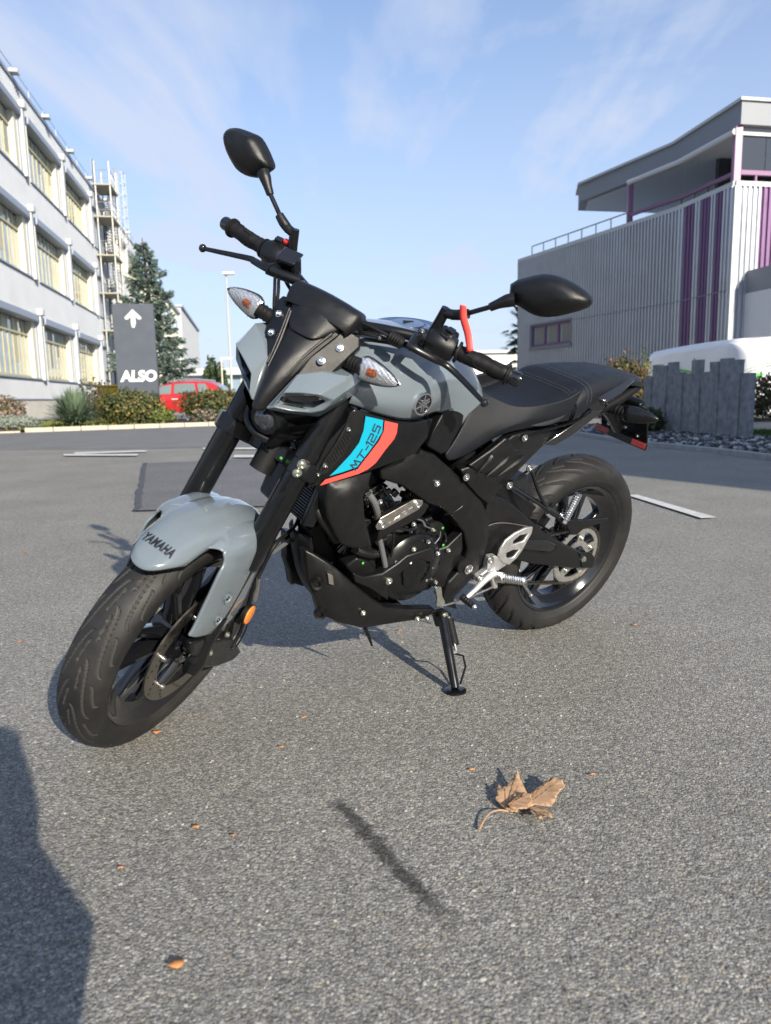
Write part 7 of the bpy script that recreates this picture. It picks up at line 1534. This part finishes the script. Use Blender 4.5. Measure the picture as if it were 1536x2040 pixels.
def poly_holes(outer, holes, y, th):
    o = [Vector((p[0], p[2])) for p in outer]; hs = [[Vector((p[0], p[2])) for p in h] for h in holes]; vs = list(o); ed = [(i, (i+1) % len(o)) for i in range(len(o))]
    for h in hs: b = len(vs); vs += h; ed += [(b+i, b+(i+1) % len(h)) for i in range(len(h))]
    r = delaunay_2d_cdt(vs, ed, [], 0, 1e-7); keep = []
    for f in r[2]:
        cx = sum(r[0][i].x for i in f)/len(f); cz_ = sum(r[0][i].y for i in f)/len(f)
        if inpoly(cx, cz_, [tuple(v) for v in o]) and not any(inpoly(cx, cz_, [tuple(v) for v in h]) for h in hs): keep.append(tuple(f))
    V = [Vector((v.x, y, v.y)) for v in r[0]]; n = len(V); mb = MB(); mb.v = V+[v-Vector((0, th, 0)) for v in V]; mb.f = keep+[tuple(i+n for i in f) for f in keep]+[(a, b, b+n, a+n) for a, b in ed]
    return mb
hpl = obj('heel_plate', poly_holes(hpo, [i1, i2], .150, .008), M['alloy'], bike, bevel=.002)
br_ = [(.4659,.14,.4104),(.4427,.14,.4099),(.4152,.14,.396),(.3882,.14,.3721),(.4195,.14,.3577),(.4432,.14,.3584),(.4515,.14,.3468),(.4731,.14,.3278),(.4942,.14,.3349),(.4948,.14,.3512),(.465,.14,.367),(.4682,.14,.3916)]
q = MB(); q.prism([Vector(p)+Vector((0, .006, 0)) for p in br_], (0, -.022, 0)); fb = obj('footrest_bracket', q, M['alloy'], bike, bevel=.004, seg=3)
for p_ in [(.4632,.147,.3992),(.4856,.147,.3436)]: screw(p_, r=.0105, parent=fb)
sh = [(.4505,.162,.3681),(.4769,.162,.3534),(.5072,.162,.3267),(.5413,.162,.301)]; q = MB(); q.tube(sh, [.013, .010, .0075, .0065], 12, flat=.7); slv = obj('shift_lever', q, M['alloy'], bike)
pg = [(.4287,.168,.3546),(.4521,.2,.3728),(.4055,.245,.3713)]
p0, p1 = Vector([(.4226,.16,.346)][0]), Vector([(.399,.235,.3695)][0]); d_ = (p1-p0).normalized(); q = MB(); q.lathe(p0, d_, [(-.006, 0), (-.006, .016), (.012, .016), (.016, .012)]+[(.020+k*.0035, .0105 if k % 2 else .0125) for k in range(int(((p1-p0).length-.026)/.0035))]+[((p1-p0).length-.004, .0125), ((p1-p0).length, .008), ((p1-p0).length, 0)], 16); fp_ = obj('footrest', q, M['steel'], bike, ang=25)
q = MB(); q.tube([p1-d_*.006-Vector((0, 0, .010)), Vector([(.3623,.235,.3188)][0])], [.0035, .0035], 8, smooth=False); obj('feeler_bolt', q, M['steel'], fp_); 
q = MB(); cpt = Vector([(.3623,.235,.3188)][0]); q.lathe(cpt-Vector((0, 0, .006)), (0, 0, 1), [(0, 0), (.001, .005), (.006, .007), (.011, .005), (.012, 0)], 12); obj('feeler_tip', q, M['steel'], fp_)
q = MB(); q.prism([(.4499,.155,.3481),(.4252,.155,.3437),(.4138,.155,.3053),(.4295,.155,.305)], (0, -.012, 0)); obj('pivot_arm', q, M['alloy'], bike, bevel=.003)
q = MB(); q.tube([(.4269,.15,.3117),(.5046,.148,.2923),(.5648,.145,.283),(.6046,.14,.2769)], .0032, 8); obj('shift_rod', q, M['steel'], bike)
s0, s1 = Vector([(.5518,.16,.3051)][0]), Vector([(.5433,.2,.2975)][0]); d_ = (s1-s0).normalized(); q = MB(); q.lathe(s0, d_, [(-.004, 0), (-.004, .010), (.002, .010)]+[(.004+k*.004, .0085 if k % 2 else .0100) for k in range(int(((s1-s0).length-.008)/.004))]+[((s1-s0).length, .009)], 14); sp2 = obj('shift_peg', q, M['dull'], bike, ang=25)
q = MB(); q.lathe(s1, d_, [(-.002, .0085), (.004, .008), (.008, .005), (.009, 0)], 14); obj('peg_end', q, M['steel'], sp2)
q = MB(); q.prism([Vector(p) for p in [(.6368,.135,.3392),(.6147,.135,.335),(.6066,.138,.3066),(.5924,.14,.2857),(.5988,.14,.2676),(.623,.14,.279),(.6245,.138,.3069)]], (0, -.008, 0)); obj('shift_linkage', q, M['zinc'], bike, bevel=.002)
# pillion footrest triangle, left, and its folded peg
tri = [[(.4027,.15,.6721),(.3868,.15,.6592),(.3338,.15,.59),(.2727,.15,.532),(.2304,.15,.5144)], [(.4604,.15,.6274),(.4299,.15,.6143),(.3362,.15,.5672),(.2291,.15,.511)]]
for l in tri: q = MB(); q.tube(l, [.0105]+[.0085]*(len(l)-2)+[.012], 8, flat=.6); both('pillion_bracket', q, M['satin'])
q = MB(); q.tube([(.3971,.146,.6672),(.4276,.146,.6492),(.4531,.146,.628)], .004, 6); both('bracket_brace', q, M['satin'])
for p_ in [(.4086,.156,.6778),(.4694,.156,.6321),(.2269,.156,.5167)]: screw(p_, r=.0085 if p_[2] > .55 else .006)
p0, p1 = Vector([(.2151,.165,.4934)][0]), Vector([(.1839,.165,.5831)][0]); d_ = (p1-p0).normalized(); q = MB(); q.lathe(p0, d_, [(0, 0), (0, .009), (.010, .009), (.012, .012)]+[(.014+k*.0035, .0105 if k % 2 else .0125) for k in range(int(((p1-p0).length-.016)/.0035))]+[((p1-p0).length, .012), ((p1-p0).length+.003, .006), ((p1-p0).length+.003, 0)], 16); obj('pillion_footrest', q, M['steel'], bike, ang=25)
q = MB(); q.prism([(.2463,.158,.523),(.217,.158,.5132),(.1892,.16,.4912),(.1966,.16,.4757),(.2345,.158,.5023)], (0, -.012, 0)); obj('footrest_hinge', q, M['satin'], bike, bevel=.002)
# gearing linkage and inner mudguard behind the shock
q = plate([(.3348,.583),(.2748,.6018),(.2219,.5321),(.2434,.4929),(.2928,.5147)], const(.04), .08, step=.05); obj('inner_mudguard', q, M['gloss'], bike, bevel=.006)
q = MB()
for k in range(5): pass
